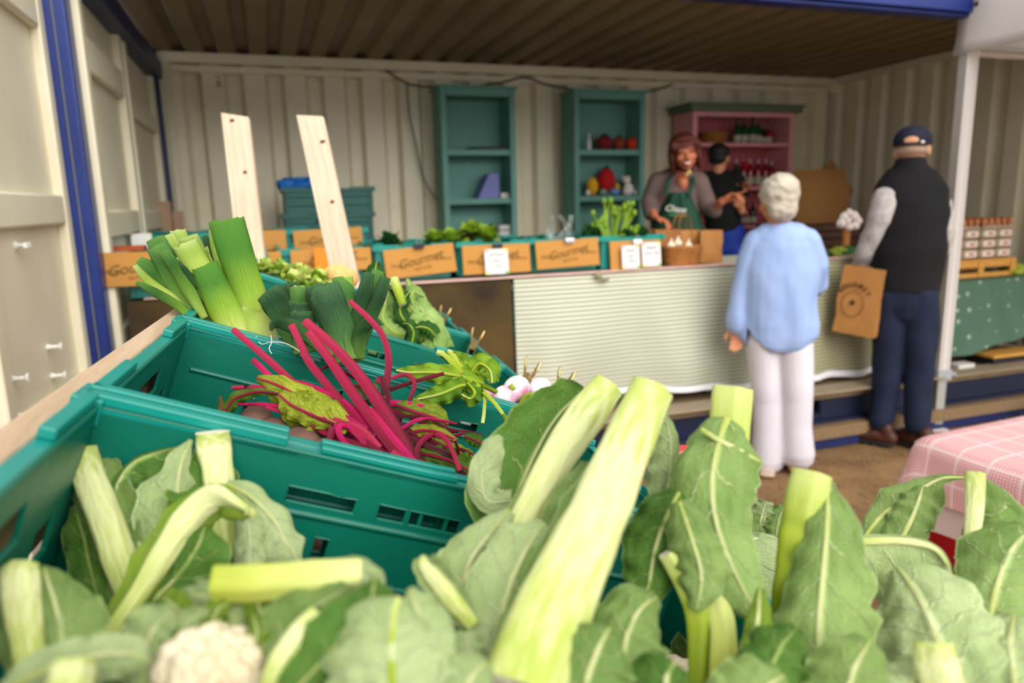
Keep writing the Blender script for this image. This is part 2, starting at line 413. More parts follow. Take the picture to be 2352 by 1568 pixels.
# timber bearers the container stands on
for k, (x0, x1) in enumerate(((-.7, 1.5), (1.55, 3.7), (3.75, 6.2))):
    m = MB(); m.box(((x0+x1)/2, YF-.03, .105), (x1-x0, .16, .075)); o = m.build('timber_bearer', MATS['wood_mid'], bevel=.004)
    tag(o, ['long timber bearer under the left third of the container, behind the crates', 'long timber bearer under the middle of the container, behind the woman', 'long timber bearer under the right end of the container, beside the grass'][k], 'timber', 'bearers under the container')
    m = MB(); m.box(((x0+x1)/2, YF-.01, .033), (x1-x0, .14, .066)); tag(m.build('steel_beam', MATS['blue_dark'], bevel=.003), ['dark blue beam on the ground at the left of the container', 'dark blue beam on the ground behind the man and woman', 'dark blue beam on the ground beside the grass'][k], 'beam', 'beams under the container')
# corner posts, header of the end doors
m = MB(); m.box((-.703, 3.40, 1.45), (.095, .11, 2.4)); struct(m.build('trim_7', MATS['blue'], bevel=.008))
m = MB(); m.box((-.648, 5.72, 1.45), (.085, .09, 2.4)); struct(m.build('trim_8', MATS['blue_dark'], bevel=.006))
m = MB(); m.box((-.63, 4.56, 2.462), (.1, 2.3, .11)); struct(m.build('trim_9', MATS['blue_dark'], bevel=.006))
m = MB(); m.box((-.56, 5.765, 1.45), (.05, .04, 2.35)); struct(m.build('trim_10', MATS['cream'], bevel=.004))
# container end doors seen from inside: two leaves with pressed battens
def doorleaf(nm, P0, du, W, z0, z1, battens, parent=None, sgn=1):
    """P0 hinge bottom, du direction along leaf, normal towards the room"""
    nrm = V((du.y, -du.x, 0))*sgn; root = struct(MB().build(nm, MATS['cream'])) if 0 else None
    def bx(m, a, b, zz0, zz1, d0, d1):
        c = P0 + du*((a+b)/2) + nrm*((d0+d1)/2); c.z = (zz0+zz1)/2
        Mx = Matrix((du, nrm, V((0, 0, 1)))).transposed().to_4x4(); Mx.translation = c; m.box((0, 0, 0), (b-a, abs(d1-d0), zz1-zz0), Mx)
    m = MB(); bx(m, 0, W, z0, z1, -.03, -.01); o = m.build(nm, MATS['cream']); struct(o); ROOTM[o.name] = Matrix.Identity(4)
    for a in (0, W-.075):
        m = MB(); bx(m, a, a+.075, z0, z1, -.012, .03); m.build('stile', MATS['cream'], o, bevel=.008)
    for b0, b1 in battens:
        m = MB(); bx(m, .07, W-.07, b0, b1, -.012, .026); m.build('batten', MATS['cream'], o, bevel=.01)
    return o
bt = [(.40, .50), (.86, .98), (1.42, 1.53), (2.06, 2.24)]
d1 = doorleaf('door_1', V((-.66, 3.46, 0)), V((0, 1, 0)), .98, .38, 2.42, [(.4, .5), (.9, 1.0), (1.395, 1.515), (2.09, 2.23)])
m = MB(); m.box((-.655, 3.5+.97, 1.4), (.03, .05, 2.04)); m.build('gasket', MATS['gasket'], d1, bevel=.004)
d2 = doorleaf('door_2', V((-.66, 4.52, 0)), V((0, 1, 0)), 1.14, .38, 2.42, [(.4, .5), (.9, 1.0), (1.395, 1.515), (2.03, 2.13)])
# near door leaf folded open at the left, cream inside
d3 = doorleaf('door_3', V((-.76, 2.32, 0)), V((0, 1, 0)), 1.02, .38, 2.62, [(.42, .52), (.78, .87), (1.462, 1.575), (2.19, 2.36)])
m = MB(); m.box((-.80, 2.30, 1.45), (.06, .06, 2.3)); m.build('blue_edge', MATS['blue'], d3, bevel=.005)
m = MB(); m.box((-.70, 3.345, 1.45), (.004, .012, 2.3)); m.build('gasket', MATS['gasket'], d3)
# pegs on that leaf
pg = [((38, 563), 'white peg high on the cream door leaf, topmost of the pegs', 1), ((112, 797), 'white peg on the cream door, nearest below the blue post side', 0), ((122, 863), 'white peg low on the cream door beside the blue post', 0), ((30, 870), 'white peg at the left picture edge of the cream door', 0), ((42, 955), 'lowest white peg on the cream door just above the crate rim', 0)]
for (px, py), lb, tp in pg:
    p = onX(px, py, -.765); M_ = Matrix.Translation(p) @ Matrix.Rotation(R_(90), 4, 'Y')
    m = MB(); m.lathe([(.0, -.012), (.009, -.012), (.011, 0), (.006, .012), (.007, .03), (.015, .038), (.015, .043), (.0, .043)] if not tp else [(0, -.012), (.014, -.012), (.014, .0), (.006, .006), (.006, .03), (.012, .036), (0, .04)], 12, M_)
    if tp: m.box(p + V((.03, .0, 0)), (.012, .05, .016))
    tag(m.build('wall_peg', MATS['white_plastic'], M=Matrix.Translation(p)), lb, 'peg', 'white pegs on the door leaf')
# cables strung along the back wall
mat('cable', '3b352a', .6)
def cable(pts, r=.007, n=40): 
    m = MB(); m.tube([V(p) for p in smoothpts(pts, n)], r, 6); return m.build('cable', MATS['cable'])
cp = lambda x, y: onY(x, y, 5.74)
tag(cable([cp(885, 160), cp(915, 180), cp(955, 196), cp(1060, 200), cp(1150, 190), cp(1205, 178), cp(1260, 195), cp(1340, 208), cp(1440, 210), cp(1500, 208), cp(1545, 194)]), 'dark cable looping along the top of the corrugated back wall', 'cable')
tag(cable([cp(935, 190), cp(940, 260), cp(955, 330), cp(970, 400), cp(990, 440), cp(1015, 470)], .006), 'dark cable hanging down the back wall left of the first green bookcase', 'cable')
# small black stencil marks on the back wall, upper left
m = MB()
for dx, dz in ((0, 0), (.02, 0), (0, -.03), (.02, -.03), (.01, -.015), (0, .03), (.02, .03)): 
    p = onY(502, 187, YB-.002); m.box(p + V((dx-.01, 0, dz)), (.012, .003, .012))
tag(m.build('stencil_mark', MATS['blue_dark']), 'small dark stencil mark painted high on the back wall', 'mark')
# ================================================================ vegetable crates
def panel(m, org, ax, ay, an, L, H, t, holes):
    """wall with real slots: org corner, ax along, ay up, an thickness direction"""
    xs = sorted({0, L, *[q for h in holes for q in h[:2]]}); ys = sorted({0, H, *[q for h in holes for q in h[2:]]})
    def inh(x, y): return any(h[0]-1e-6 <= x <= h[1]+1e-6 and h[2]-1e-6 <= y <= h[3]+1e-6 for h in holes)
    P = lambda x, y, z: org + ax*x + ay*y + an*z
    def q(*p):
        b = len(m.v); m.v += list(p); m._f([b, b+1, b+2, b+3])
    for i in range(len(xs)-1):
        for j in range(len(ys)-1):
            x0, x1, y0, y1 = xs[i], xs[i+1], ys[j], ys[j+1]; c = inh((x0+x1)/2, (y0+y1)/2)
            if c: continue
            q(P(x0, y0, 0), P(x1, y0, 0), P(x1, y1, 0), P(x0, y1, 0)); q(P(x0, y0, t), P(x0, y1, t), P(x1, y1, t), P(x1, y0, t))
            for (nx, ny, a, b_) in ((i-1, j, (x0, y0), (x0, y1)), (i+1, j, (x1, y0), (x1, y1)), (i, j-1, (x0, y0), (x1, y0)), (i, j+1, (x0, y1), (x1, y1))):
                out = nx < 0 or ny < 0 or nx >= len(xs)-1 or ny >= len(ys)-1
                if out or inh((xs[nx]+xs[nx+1])/2, (ys[ny]+ys[ny+1])/2): q(P(*a, 0), P(*b_, 0), P(*b_, t), P(*a, t))
def crate_proto(name, label, group, m1, m2, L=.6, Wd=.4, H=.17, detail=True, open_low=False):
    """L along local x, Wd along y, rim at z=0"""
    root = thing0(name, label, 'crate', group); t = .004; e = .012
    X, Y, Z = V((1, 0, 0)), V((0, 1, 0)), V((0, 0, 1))
    m = MB(); hl = []
    if detail:
        for i in range(6):
            for j in range(4): hl.append((.06+i*.085, .06+i*.085+.05, .05+j*.08, .05+j*.08+.045))
    panel(m, V((e, e, -H)), X, Y, Z, L-2*e, Wd-2*e, t, hl); m.build('base', m1, root, smooth=False)
    for sgn in (0, 1):      # long walls
        m = MB(); hs = [(.165, .225, H-.046, H-.033), (.247, .272, H-.046, H-.033), (.277, .325, H-.046, H-.033), (.385, .435, H-.046, H-.033), (.45, .478, H-.062, H-.054), (.10, .112, H-.105, H-.075), (.20, .212, H-.105, H-.075), (.39, .402, H-.105, H-.075)] if detail else [(.2, .38, H-.05, H-.03)]
        y = e if sgn == 0 else Wd-e-t
        panel(m, V((e, y, -H)), X, Z, Y, L-2*e, H, t, hs)
        yo = e if sgn == 0 else Wd-e; d = -1 if sgn == 0 else 1
        for z in (-.056, -.112): m.tube([V((e+.02, yo-d*t*.4, z)), V((L-e-.02, yo-d*t*.4, z))], (.006, .0045), 8)
        for x in (.034, .30, .325, .566): m.box((x, yo+d*.003, -H/2), (.004, .012, H*.9))
        m.build('long_wall', m1, root, smooth=False, bevel=.0012 if detail else 0)
    for sgn in (0, 1):      # end walls
        m = MB(); x = e if sgn == 0 else L-e-t
        panel(m, V((x, e, -H)), Y, Z, X, Wd-2*e, H, t, [(.13, .24, H-.055, H-.028), (.05, .09, H-.1, H-.07), (.28, .32, H-.1, H-.07)])
        m.build('end_wall', m1, root, smooth=False, bevel=.0012 if detail else 0)
    m = MB()                # rim lip all the way round, stepped, raised towards the corners
    for y, d in ((0, 1), (Wd, -1)):
        m.box((L/2, y+d*.008, -.004), (L, .016, .007)); m.box((L/2, y+d*.001, -.012), (L, .003, .02))
        for x0, x1 in ((0, .165), (L-.165, L)): m.box(((x0+x1)/2, y+d*.007, .004), (x1-x0, .012, .009))
        if detail: m.box((.26, y+d*.006, .003), (.13, .009, .006))
    for x, d in ((0, 1), (L, -1)):
        m.box((x+d*.008, Wd/2, -.004), (.016, Wd, .007)); m.box((x+d*.001, Wd/2, -.012), (.003, Wd, .02))
        for y0, y1 in ((0, .11), (Wd-.11, Wd)): m.box((x+d*.007, (y0+y1)/2, .004), (.012, y1-y0, .009))
    for x in (.006, L-.006):
        for y in (.006, Wd-.006): m.box((x, y, -.006), (.024, .024, .022))
    m.build('rim', m2, root, smooth=False, bevel=.002 if detail else 0)
    return root

card_n = [0]
def card_sign(M, w, h, label, words=('FRESH', 'Gourmet', 'produce'), cat='sign', group='cardboard signs along the counter', blank=False, tone='card'):
    r = thing('cardboard_sign', label, cat, M, group)
    m = MB(); n = 6
    m.box((0, 0, 0), (w, .006, h)); m.build('card', MATS[tone], r, local=True, bevel=.001)
    Z = lambda x, z: Matrix.Translation((x, -.004, z)) @ Matrix.Rotation(R_(90), 4, 'X')
    if not blank:
        text(words[0], .026, Z(-w*.33, -.012), MATS['ink'], r, 'print'); text(words[2], .026, Z(w*.33, .0), MATS['ink'], r, 'print')
        text(words[1], .062, Z(0, .006) @ Matrix.Rotation(R_(9), 4, 'Z'), MATS['ink'], r, 'print', shear=.35, bold=.0008)
        text('FRUIT & VEG', .016, Z(.01, -.036) @ Matrix.Rotation(R_(6), 4, 'Z'), MATS['ink'], r, 'print')
    return r
def bulldog(p, label, tone='white_plastic', s=1, M=None, group='bulldog clips on the counter'):
    M = M or Matrix.Translation(p); r = thing('bulldog_clip', label, 'clip', M, group)
    m = MB(); m.box((0, -.006, 0), (.05*s, .003, .018*s)); m.box((0, .006, 0), (.05*s, .003, .018*s)); m.tube([(-.025*s, 0, .009*s), (.025*s, 0, .009*s)], .006*s, 8); m.build('jaw', MATS[tone], r, local=True)
    m = MB(); m.tube([(-.009*s, 0, .012*s), (-.012*s, 0, .03*s), (0, 0, .042*s), (.012*s, 0, .03*s), (.009*s, 0, .012*s)], .0016*s, 6); m.build('handle', MATS['steel'], r, local=True); return r
mat('steel', 'b9bcc0', .3, metal=.9)
mat('pink_edge', 'd3a59a', .7, 'e6cfc4', 14, .5)
mat('black', '16151a', .5); mat('terracotta', 'b04a22', .6)

CZ, CY = 1.115, 3.52          # counter top height and front
# counter: trestle tables end to end, each its own thing
for k, (x0, x1, lb) in enumerate(((-.60, 1.2, 'left trestle table of the counter, under the brown hessian'), (1.22, 2.62, 'middle trestle table of the counter, under the striped cloth'), (2.64, 4.0, 'right trestle table of the counter, behind the woman and man'))):
    r = thing('trestle_table', lb, 'table', T((x0+x1)/2, CY+.36, ZF), 'trestle tables making up the counter')
    m = MB(); m.box(((x0+x1)/2, CY+.36, CZ-.02), (x1-x0, .70, .028)); m.build('table_top', MATS['wood_mid'], r)
    for x in (x0+.15, x1-.15):
        for y in (CY+.08, CY+.64):
            m = MB(); m.box((x, y, (ZF+CZ-.034)/2), (.03, .03, CZ-.034-ZF)); m.build('leg', MATS['steel'], r)
# hessian panel and striped cloth hanging in front
def drape(name, x0, x1, ztop, zb0, zb1, m_, label, y=CY, amp=.012, folds=9, hem=None, top=.0, seed=0, nx=140, nz=24, pin=None, cat='tablecloth', back=.66):
    g = []; uv = []
    def px(s, q):
        z1 = zb0+(zb1-zb0)*s; z = ztop+(z1-ztop)*q
        a = amp*(q**.7)
        n = noise.noise(V((s*folds, q*1.3, seed)))*a*2.2 + math.sin(s*folds*5+seed+noise.noise(V((s*3, q, 4)))*3)*a*.6
        return V((x0+(x1-x0)*s, y-.012-.015*q-abs(a)+n, z + .012*noise.noise(V((s*6, 3, seed)))*q))
    for i in range(3): g.append([V((x0+(x1-x0)*j/nx, y+back*(1-i/3), ztop+.004)) for j in range(nx+1)])
    for i in range(nz+1): g.append([px(j/nx, i/nz) for j in range(nx+1)])
    if not back: g = g[3:]
    tot = abs(ztop-zb0); H_ = len(g)
    uvr = [[((x1-x0)*j/nx, (1 if i < H_-nz-1 else 0)*0 + (g[i][j].z if i >= H_-nz-1 else ztop+(H_-nz-1-i)*.2)) for j in range(nx+1)] for i in range(H_)]
    m = MB(); m.grid(g, uvs=uvr); o = m.build(name, m_, M=Matrix.Translation((x0, y, ztop)))
    tag(o, label, cat)
    if hem:
        m = MB(); m.grid([[p + V((0, -.003, 0)) for p in g[-1]], [p + V((0, -.006, -hem)) for p in g[-1]]]); m.build('hem', MATS['white_cloth'], o)
    return o
s = NT('hessian'); tc = s.n('ShaderNodeTexCoord'); s.l(s.mix(s.math('MINIMUM', s.math('MAXIMUM', s.math('MULTIPLY', s.math('SUBTRACT', s.noise(tc.outputs['Object'], 2.2, 4), .40), 4), 0), 1), '4c3a15', '251a0c'), s.b.inputs['Base Color']); s.b.inputs['Roughness'].default_value = .95
drape('hessian_cloth', -.60, 1.19, CZ, .42, .42, MATS['hessian'], 'brown weathered hessian cloth hanging from the left part of the counter', amp=.01, folds=4, seed=3, cat='cloth')
striped('stripecloth', 'd2d0bd', '8b917c', 42, axis=1, duty=.45, soft=8)
striped('stripecloth_olive', 'b5b08a', '5c6148', 42, axis=1, duty=.5, soft=8)
drape('striped_tablecloth', 1.205, 3.05, CZ-.002, .50, .40, MATS['stripecloth'], 'cream tablecloth with fine grey-green stripes on the middle of the counter', hem=.035, folds=4, seed=1, amp=.03)
drape('striped_tablecloth', 3.055, 3.98, CZ-.002, .43, .40, MATS['stripecloth_olive'], 'olive striped tablecloth between the woman and the man', hem=.04, folds=4, seed=8, amp=.018)
m = MB(); m.box((1.72, CY+.02, CZ+.010), (4.5, .09, .006)); 
tag(m.build('runner_cloth', MATS['pink_edge'], bevel=.002), 'thin pink and white printed cloth edge running along the counter top', 'cloth')
# a little knotted tag on the counter front
m = MB(); m.ell(onY(1390, 640, 3.47), (.03, .012, .012)); m.ell(onY(1375, 632, 3.475), (.02, .01, .02)); mat('rag', '8c8468', .8); tag(m.build('cloth_knot', MATS['rag']), 'small knotted rag on the edge of the counter cloth', 'knot')

FARC = crate_proto('crate', 'x', 'teal crates on the counter', MATS['crate_far'], MATS['rimlight'], detail=False)
FARC.location = (0, 0, 0)
def counter_crate(x, z, label, y=CY+.06, rz=0, first=[True], group='teal crates on the counter'):
    # short side to the front: local x -> world +Y
    M = Matrix.Translation((x+.4, y, z)) @ Matrix.Rotation(R_(90)+rz, 4, 'Z')
    if first[0]:
        first[0] = False; FARC.matrix_world = M; ROOTM[FARC.name] = M.inverted(); FARC['label'] = label; FARC['group'] = group; return FARC
    return dup(FARC, M, label, group)
cz = CZ+.19
counter_crate(.50, cz, 'teal crate behind the tilted cardboard sign, left of the lettuce crate')
counter_crate(.925, cz, 'teal crate of green and dark red lettuces on the counter')
counter_crate(1.328, cz+.0, 'teal crate below the plastic-wrapped greens, third from the hessian')
counter_crate(1.735, cz, 'teal crate of celery with two white price cards on its sign')
counter_crate(.05, cz, 'teal crate behind the leaning plank, carrying the orange tag')
dup(FARC, T(-.60, CY+.0, cz-.01), 'teal crate lying lengthwise at the left end of the counter, beside the blue post', 'teal crates on the counter')
# second tier of crates behind, raised
m = MB(); m.box((.1, 4.32, CZ+.07), (1.3, .25, .012)); 
for s_ in ((-.52), .72): m.box((s_, 4.32, CZ+.03), (.02, .2, .06))
tag(m.build('riser_shelf', MATS['wood_mid']), 'low wooden riser behind the left crates of the counter', 'shelf')
counter_crate(.16, 1.38, 'teal crate raised behind, carrying the upper cardboard sign', y=4.2)
counter_crate(-.25, 1.38, 'teal crate raised behind, between the pale planks', y=4.2)
counter_crate(-.66, 1.38, 'teal crate with a white label at the far left of the counter', y=4.2)
# far stack of crates near the back wall
DKC = crate_proto('crate', 'lowest dark crate of the stack by the back wall', 'crates stacked by the back wall', MATS['crate_dark'], MATS['crate_dark'], detail=False)
for k, z in enumerate((1.31, 1.48, 1.65)):
    dup(DKC, T(.11+.008*k, 4.97, z-.02), ['lowest dark crate', 'middle dark crate', 'top dark crate under the blue netting'][k] + ' of the stack by the back wall', 'crates stacked by the back wall') if k else (setattr(DKC, 'matrix_world', T(.11, 4.97, z-.02)), ROOTM.__setitem__(DKC.name, T(.11, 4.97, z-.02).inverted()))
    counter_crate(.62-.36*0+.0-.35+.02*k+.30 if 0 else .56, z-.03, ['lowest', 'middle', 'topmost'][k] + ' crate right behind the leaning plank by the back wall', y=5.0, group='crates stacked by the back wall') if 0 else None
m = MB(); m.box((.36, 5.25, ZF+.39), (.8, .6, .78)); o = m.build('packing_table', MATS['wood_mid'], bevel=.004, M=T(.36, 5.25, ZF)); tag(o, 'plain wooden packing table under the crate stack at the back wall', 'table')
# blue netting heap on the stack
mat('bluenet', '0b6fc4', .6, '0a4f9a', 30, .5, bump=.5, bs=60)
m = MB(); P0 = onY(705, 427, 5.15)
m.ell(P0, (.17, .14, .06), 24, 14, f=lambda d: 1+.22*noise.noise(d*3.1)+.12*noise.noise(d*8)); m.ell(P0+V((-.12, -.05, .005)), (.08, .07, .05), f=lambda d: 1+.3*noise.noise(d*4+V((5, 0, 0))))
tag(m.build('netting', MATS['bluenet'], M=Matrix.Translation(P0)), 'bright blue netting bundled on top of the crate stack', 'netting')
# cardboard signs on the fronts (world placement on the crate fronts)
def sign_px(x0, x1, yt, yb, lab, tilt=0, Y=CY+.05, **kw):
    a = onY(x0, (yt+yb)/2, Y); b = onY(x1, (yt+yb)/2, Y); t = onY((x0+x1)/2, yt, Y); u = onY((x0+x1)/2, yb, Y)
    c = V(((a.x+b.x)/2, Y-.012, (t.z+u.z)/2))
    return card_sign(Matrix.Translation(c) @ Matrix.Rotation(R_(tilt), 4, 'Y') @ Matrix.Rotation(R_(-7), 4, 'X'), b.x-a.x, t.z-u.z, lab, **kw)
sign_px(882, 1044, 566, 632, 'tilted cardboard sign with script print, nearest the cabbages', tilt=-4, words=('Finest', 'Gourmet', 'Produce'))
sign_px(1061, 1216, 561, 627, 'cardboard sign with one white price card on the lettuce crate')
sign_px(1229, 1373, 550, 613, 'cardboard sign with script print under the clear wrapped greens', tilt=-1.5)
sign_px(1399, 1515, 552, 618, 'cardboard sign with two white price cards', blank=True)
sign_px(668, 852, 571, 622, 'plain lower cardboard sign behind the leaning plank', tilt=0)
sign_px(674, 832, 525, 573, 'upper cardboard sign behind the leaning plank', tilt=-2, Y=4.17)
sign_px(600, 657, 528, 574, 'small cardboard sign between the two pale planks', Y=4.17, blank=True)
sign_px(606, 646, 577, 604, 'low strip of cardboard between the two pale planks', blank=True)
sign_px(228, 400, 578, 656, 'cardboard sign left of the leeks beside the blue post', tilt=1, Y=CY-.06, words=('FRESH', 'Gourmet', ''))
# price cards
def price_card(x0, x1, yt, yb, label, lines, Y=CY+.02):
    a = onY(x0, (yt+yb)/2, Y); b = onY(x1, (yt+yb)/2, Y); t = onY((x0+x1)/2, yt, Y); u = onY((x0+x1)/2, yb, Y)
    w, h = b.x-a.x, t.z-u.z; M = Matrix.Translation(((a.x+b.x)/2, Y-.012, (t.z+u.z)/2)) @ Matrix.Rotation(R_(-7), 4, 'X')
    r = thing('price_card', label, 'card', M, 'white price cards on the counter signs')
    m = MB(); m.box((0, 0, 0), (w, .0015, h)); m.build('card', MATS['paper'], r, local=True)
    for sx, sz, c_ in ((-1, 1, 'pinkp'), (1, 1, 'yellowp'), (-1, -1, 'yellowp'), (1, -1, 'greenp')):
        m = MB(); m.box((sx*w*.42, -.0015, sz*h*.44), (w*.16, .001, h*.1)); m.build('coloured_corner', MATS[c_], r, local=True)
    for i, ln in enumerate(lines):
        text(ln, h*.15, Matrix.Translation((0, -.0018, h*(.27-.22*i))) @ Matrix.Rotation(R_(90), 4, 'X'), MATS['ink_grey'], r, 'print')
    return r
MATS['paper'].node_tree.nodes['Principled BSDF'].inputs[0].default_value = lin('d2d0ce'); MATS['ink_grey'].node_tree.nodes['Principled BSDF'].inputs[0].default_value = lin('73797f')
mat('pinkp', 'e0a0a0', .7); mat('yellowp', 'e6d873', .7); mat('greenp', '6fae5a', .7)
price_card(1112, 1166, 571, 629, 'white price card clipped to the lettuce crate sign', ['LETTUCE', 'each', '1.50'])
price_card(1426, 1467, 563, 616, 'left white price card on the celery crate sign', ['CELERY', 'each', '2.00'])
price_card(1472, 1515, 556, 611, 'right white price card on the celery crate sign', ['GREENS', 'bunch 1.80', ''])
price_card(302, 350, 536, 570, 'blank white label on the far left crate', ['', '', ''], Y=4.09)
m = MB(); c_ = onY(745, 597, CY); m.box(c_, (.09, .004, .115)); mat('orangetag', 'd98012', .6); tag(m.build('orange_card', MATS['orangetag'], M=Matrix.Translation(c_)), 'orange card hanging at the left of the leaning plank', 'card')
m = MB(); c_ = onY(290, 570, 3.7); m.box(c_, (.16, .1, .02)); mat('orangebox', 'a8481c', .7); tag(m.build('orange_box', MATS['orangebox'], M=Matrix.Translation(c_)), 'rust orange packet lying behind the sign beside the blue post', 'packet')
for (x, y, lb, tn) in ((962, 566, 'black bulldog clip on the tilted cardboard sign', 'black'), (1143, 566, 'black bulldog clip above the single price card', 'black'), (1308, 553, 'steel bulldog clip under the clear wrapped greens', 'steel'), (1464, 556, 'white bulldog clip above the two price cards', 'white_plastic')):
    bulldog(onY(x, y, CY+.03), lb, tn)

# ================================================================ bookcases
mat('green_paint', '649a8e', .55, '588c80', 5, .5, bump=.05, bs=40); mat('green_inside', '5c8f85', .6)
def bookcase(X0, X1, label, shelves=(1.92, 1.548, 1.19, .85, .5)):
    r = thing('bookcase', label, 'bookcase', T((X0+X1)/2, 5.6, ZF), 'green bookcases against the back wall')
    y0, y1, z1 = 5.48, 5.745, 2.375; t = .03
    for x in (X0+.022, X1-.022): m = MB(); m.box((x, (y0+y1)/2, (ZF+z1)/2), (.045, y1-y0, z1-ZF)); m.build('side_panel', MATS['green_paint'], r, bevel=.003)
    m = MB(); m.box(((X0+X1)/2, (y0+y1)/2, z1-.03), (X1-X0-.09, y1-y0, .06)); m.box(((X0+X1)/2, (y0+y1)/2-.01, z1+.006), (X1-X0+.04, y1-y0+.02, .02)); m.build('top_panel', MATS['green_paint'], r, bevel=.003)
    m = MB(); m.box(((X0+X1)/2, y1-.006, (ZF+z1)/2), (X1-X0-.09, .012, z1-ZF)); m.build('back_panel', MATS['green_inside'], r)
    for z in shelves: m = MB(); m.box(((X0+X1)/2, (y0+y1)/2+.0, z-.022), (X1-X0-.09, y1-y0-.02, .044)); m.build('shelf', MATS['green_paint'], r, bevel=.003)
    return r
bookcase(1.33, 1.925, 'left green painted bookcase holding the lavender box file'); bookcase(2.43, 3.07, 'right green painted bookcase holding the knitted toys')
YS = 5.60
def put(z, x): p = onY(x, 400, YS); return V((p.x, YS, z))
m = MB(); c_ = put(1.935, 1120); m.box(c_, (.30, .18, .018)); tag(m.build('tray', MATS['black'], bevel=.004, M=Matrix.Translation(c_)), 'flat dark tray on the upper shelf of the left bookcase', 'tray')
mat('lavender', '7478b8', .6); c_ = put(1.548, 1118); m = MB()
b = len(m.v); 
for y in (-.08, .08):
    for x, z in ((-.10, 0), (.075, 0), (.075, .19), (-.005, .19)): m.v.append(c_ + V((x, y, z)))
for q in ((0, 1, 2, 3), (7, 6, 5, 4), (0, 4, 5, 1), (1, 5, 6, 2), (2, 6, 7, 3), (3, 7, 4, 0)): m._f([b+i for i in q])
tag(m.build('box_file', MATS['lavender'], bevel=.004, M=Matrix.Translation(c_)), 'lavender slanted box file on the middle shelf of the left bookcase', 'file')
c_ = put(1.568, 1158); m = MB(); m.box(c_, (.09, .08, .04)); tag(m.build('small_box', MATS['paper'], bevel=.003, M=Matrix.Translation(c_)), 'small white box beside the lavender box file', 'box')
for k, (x, z, dx, dz, lb) in enumerate(((1150, 1.26, .2, .10, 'white box behind the lettuces on the left bookcase'), (1075, 1.22, .16, .06, 'low white packet on the left bookcase behind the lettuces'), (1098, 1.27, .06, .04, 'little white carton on top of the packet in the left bookcase'), (1158, 1.335, .14, .035, 'thin grey white packet on top of the white box, left bookcase'))):
    c_ = put(z-.02, x); m = MB(); m.box(c_, (dx, .12, dz)); tag(m.build('packet', MATS['paper'], bevel=.003, M=Matrix.Translation(c_)), lb, 'packet', 'white packets in the left bookcase')
# knitted vegetables and toys
def knit(name, lb, x, z0, rx, rz, col, stalk=None, f=None, ryf=1.0, cat='toy', group='knitted toys in the right bookcase', y=YS):
    c_ = onY(x, 400, y); c_ = V((c_.x, y, z0+rz)); M = Matrix.Translation((c_.x, c_.y, z0)); mt = mat('knit_'+col, col, .85, bump=.6, bs=90)
    r = thing(name, lb, cat, M, group); m = MB(); m.ell(c_, (rx, rx*ryf, rz), 20, 14, f=f); m.build('body', mt, r)
    if stalk: m = MB(); m.tube([c_+V((0, 0, rz*.9)), c_+V((.01, 0, rz*1.25))], (.012, .008), 8); m.ell(c_+V((0, 0, rz*.97)), (rx*.5, rx*.5, .01)); m.build('stalk', mat('knit_'+stalk, stalk, .85), r)
    return r
rib = lambda d: 1+.05*math.cos(8*math.atan2(d.y, d.x))
knit('knitted_pumpkin', 'dark red knitted pumpkin on the upper shelf of the right bookcase', 1388, 1.92, .068, .062, '7c1420', '1e3a28', rib)
knit('knitted_pumpkin', 'rusty brown knitted pumpkin between the dark red and orange ones', 1421, 1.92, .052, .058, '8c3a18', '1e3a28', rib)
knit('knitted_pumpkin', 'bright orange red knitted ball at the right of the upper shelf', 1453, 1.92, .056, .054, 'd63a1a', None, rib)
knit('knitted_pear', 'yellow knitted pear on the middle shelf of the right bookcase', 1360, 1.55, .052, .085, 'e0a81c', None, lambda d: 1-.18*max(0, d.z))
knit('knitted_strawberry', 'large bright red knitted strawberry on the middle shelf', 1392, 1.57, .078, .105, 'b8101c', '1e3a28', None, y=5.62)
knit('knitted_ball', 'small pale blue knitted ball on the middle shelf', 1412, 1.55, .045, .03, '6f97cf', None, None, y=5.54)
knit('knitted_ball', 'small grey green knitted ball left of the blue one', 1385, 1.55, .035, .028, '7fa08a', None, None, y=5.54)
knit('knitted_ball', 'little white knitted ball below the yellow pear', 1350, 1.55, .02, .025, 'e6ddd6', None, None, y=5.52)
knit('knitted_ball', 'little yellow knitted ball right of the red strawberry', 1417, 1.56, .025, .05, 'e0a81c', None, None, y=5.66)
c_ = put(1.55, 1440); r = thing('soft_toy', 'white soft toy with dark scarf at the right of the middle shelf', 'toy', Matrix.Translation(c_), 'knitted toys in the right bookcase')
mat('plush', 'e0d8d0', .9, bump=.5, bs=90)
m = MB(); m.ell(c_+V((.012, 0, .05)), (.05, .045, .055)); m.build('body', MATS['plush'], r); m = MB(); m.ell(c_+V((-.01, -.01, .125)), (.037, .035, .033)); m.ell(c_+V((-.035, 0, .15)), (.012, .01, .012)); m.ell(c_+V((.018, 0, .152)), (.012, .01, .012)); m.build('head', MATS['plush'], r)
m = MB(); m.tube([c_+V((-.038, 0, .094)), c_+V((.03, -.0, .098))], (.014, .035), 10); m.build('scarf', MATS['black'], r)
m = MB(); m.ell(c_+V((-.04, -.04, .02)), (.02, .035, .018)); m.ell(c_+V((.055, -.04, .02)), (.02, .035, .018)); m.build('feet', MATS['plush'], r)
c_ = put(1.92, 1353); m = MB(); m.lathe([(0, 0), (.02, 0), (.02, .07), (.009, .1), (.009, .14), (0, .14)], 12, c=c_); tag(m.build('bottle', MATS['paper'], M=Matrix.Translation(c_)), 'slim white bottle at the left of the upper shelf, right bookcase', 'bottle')

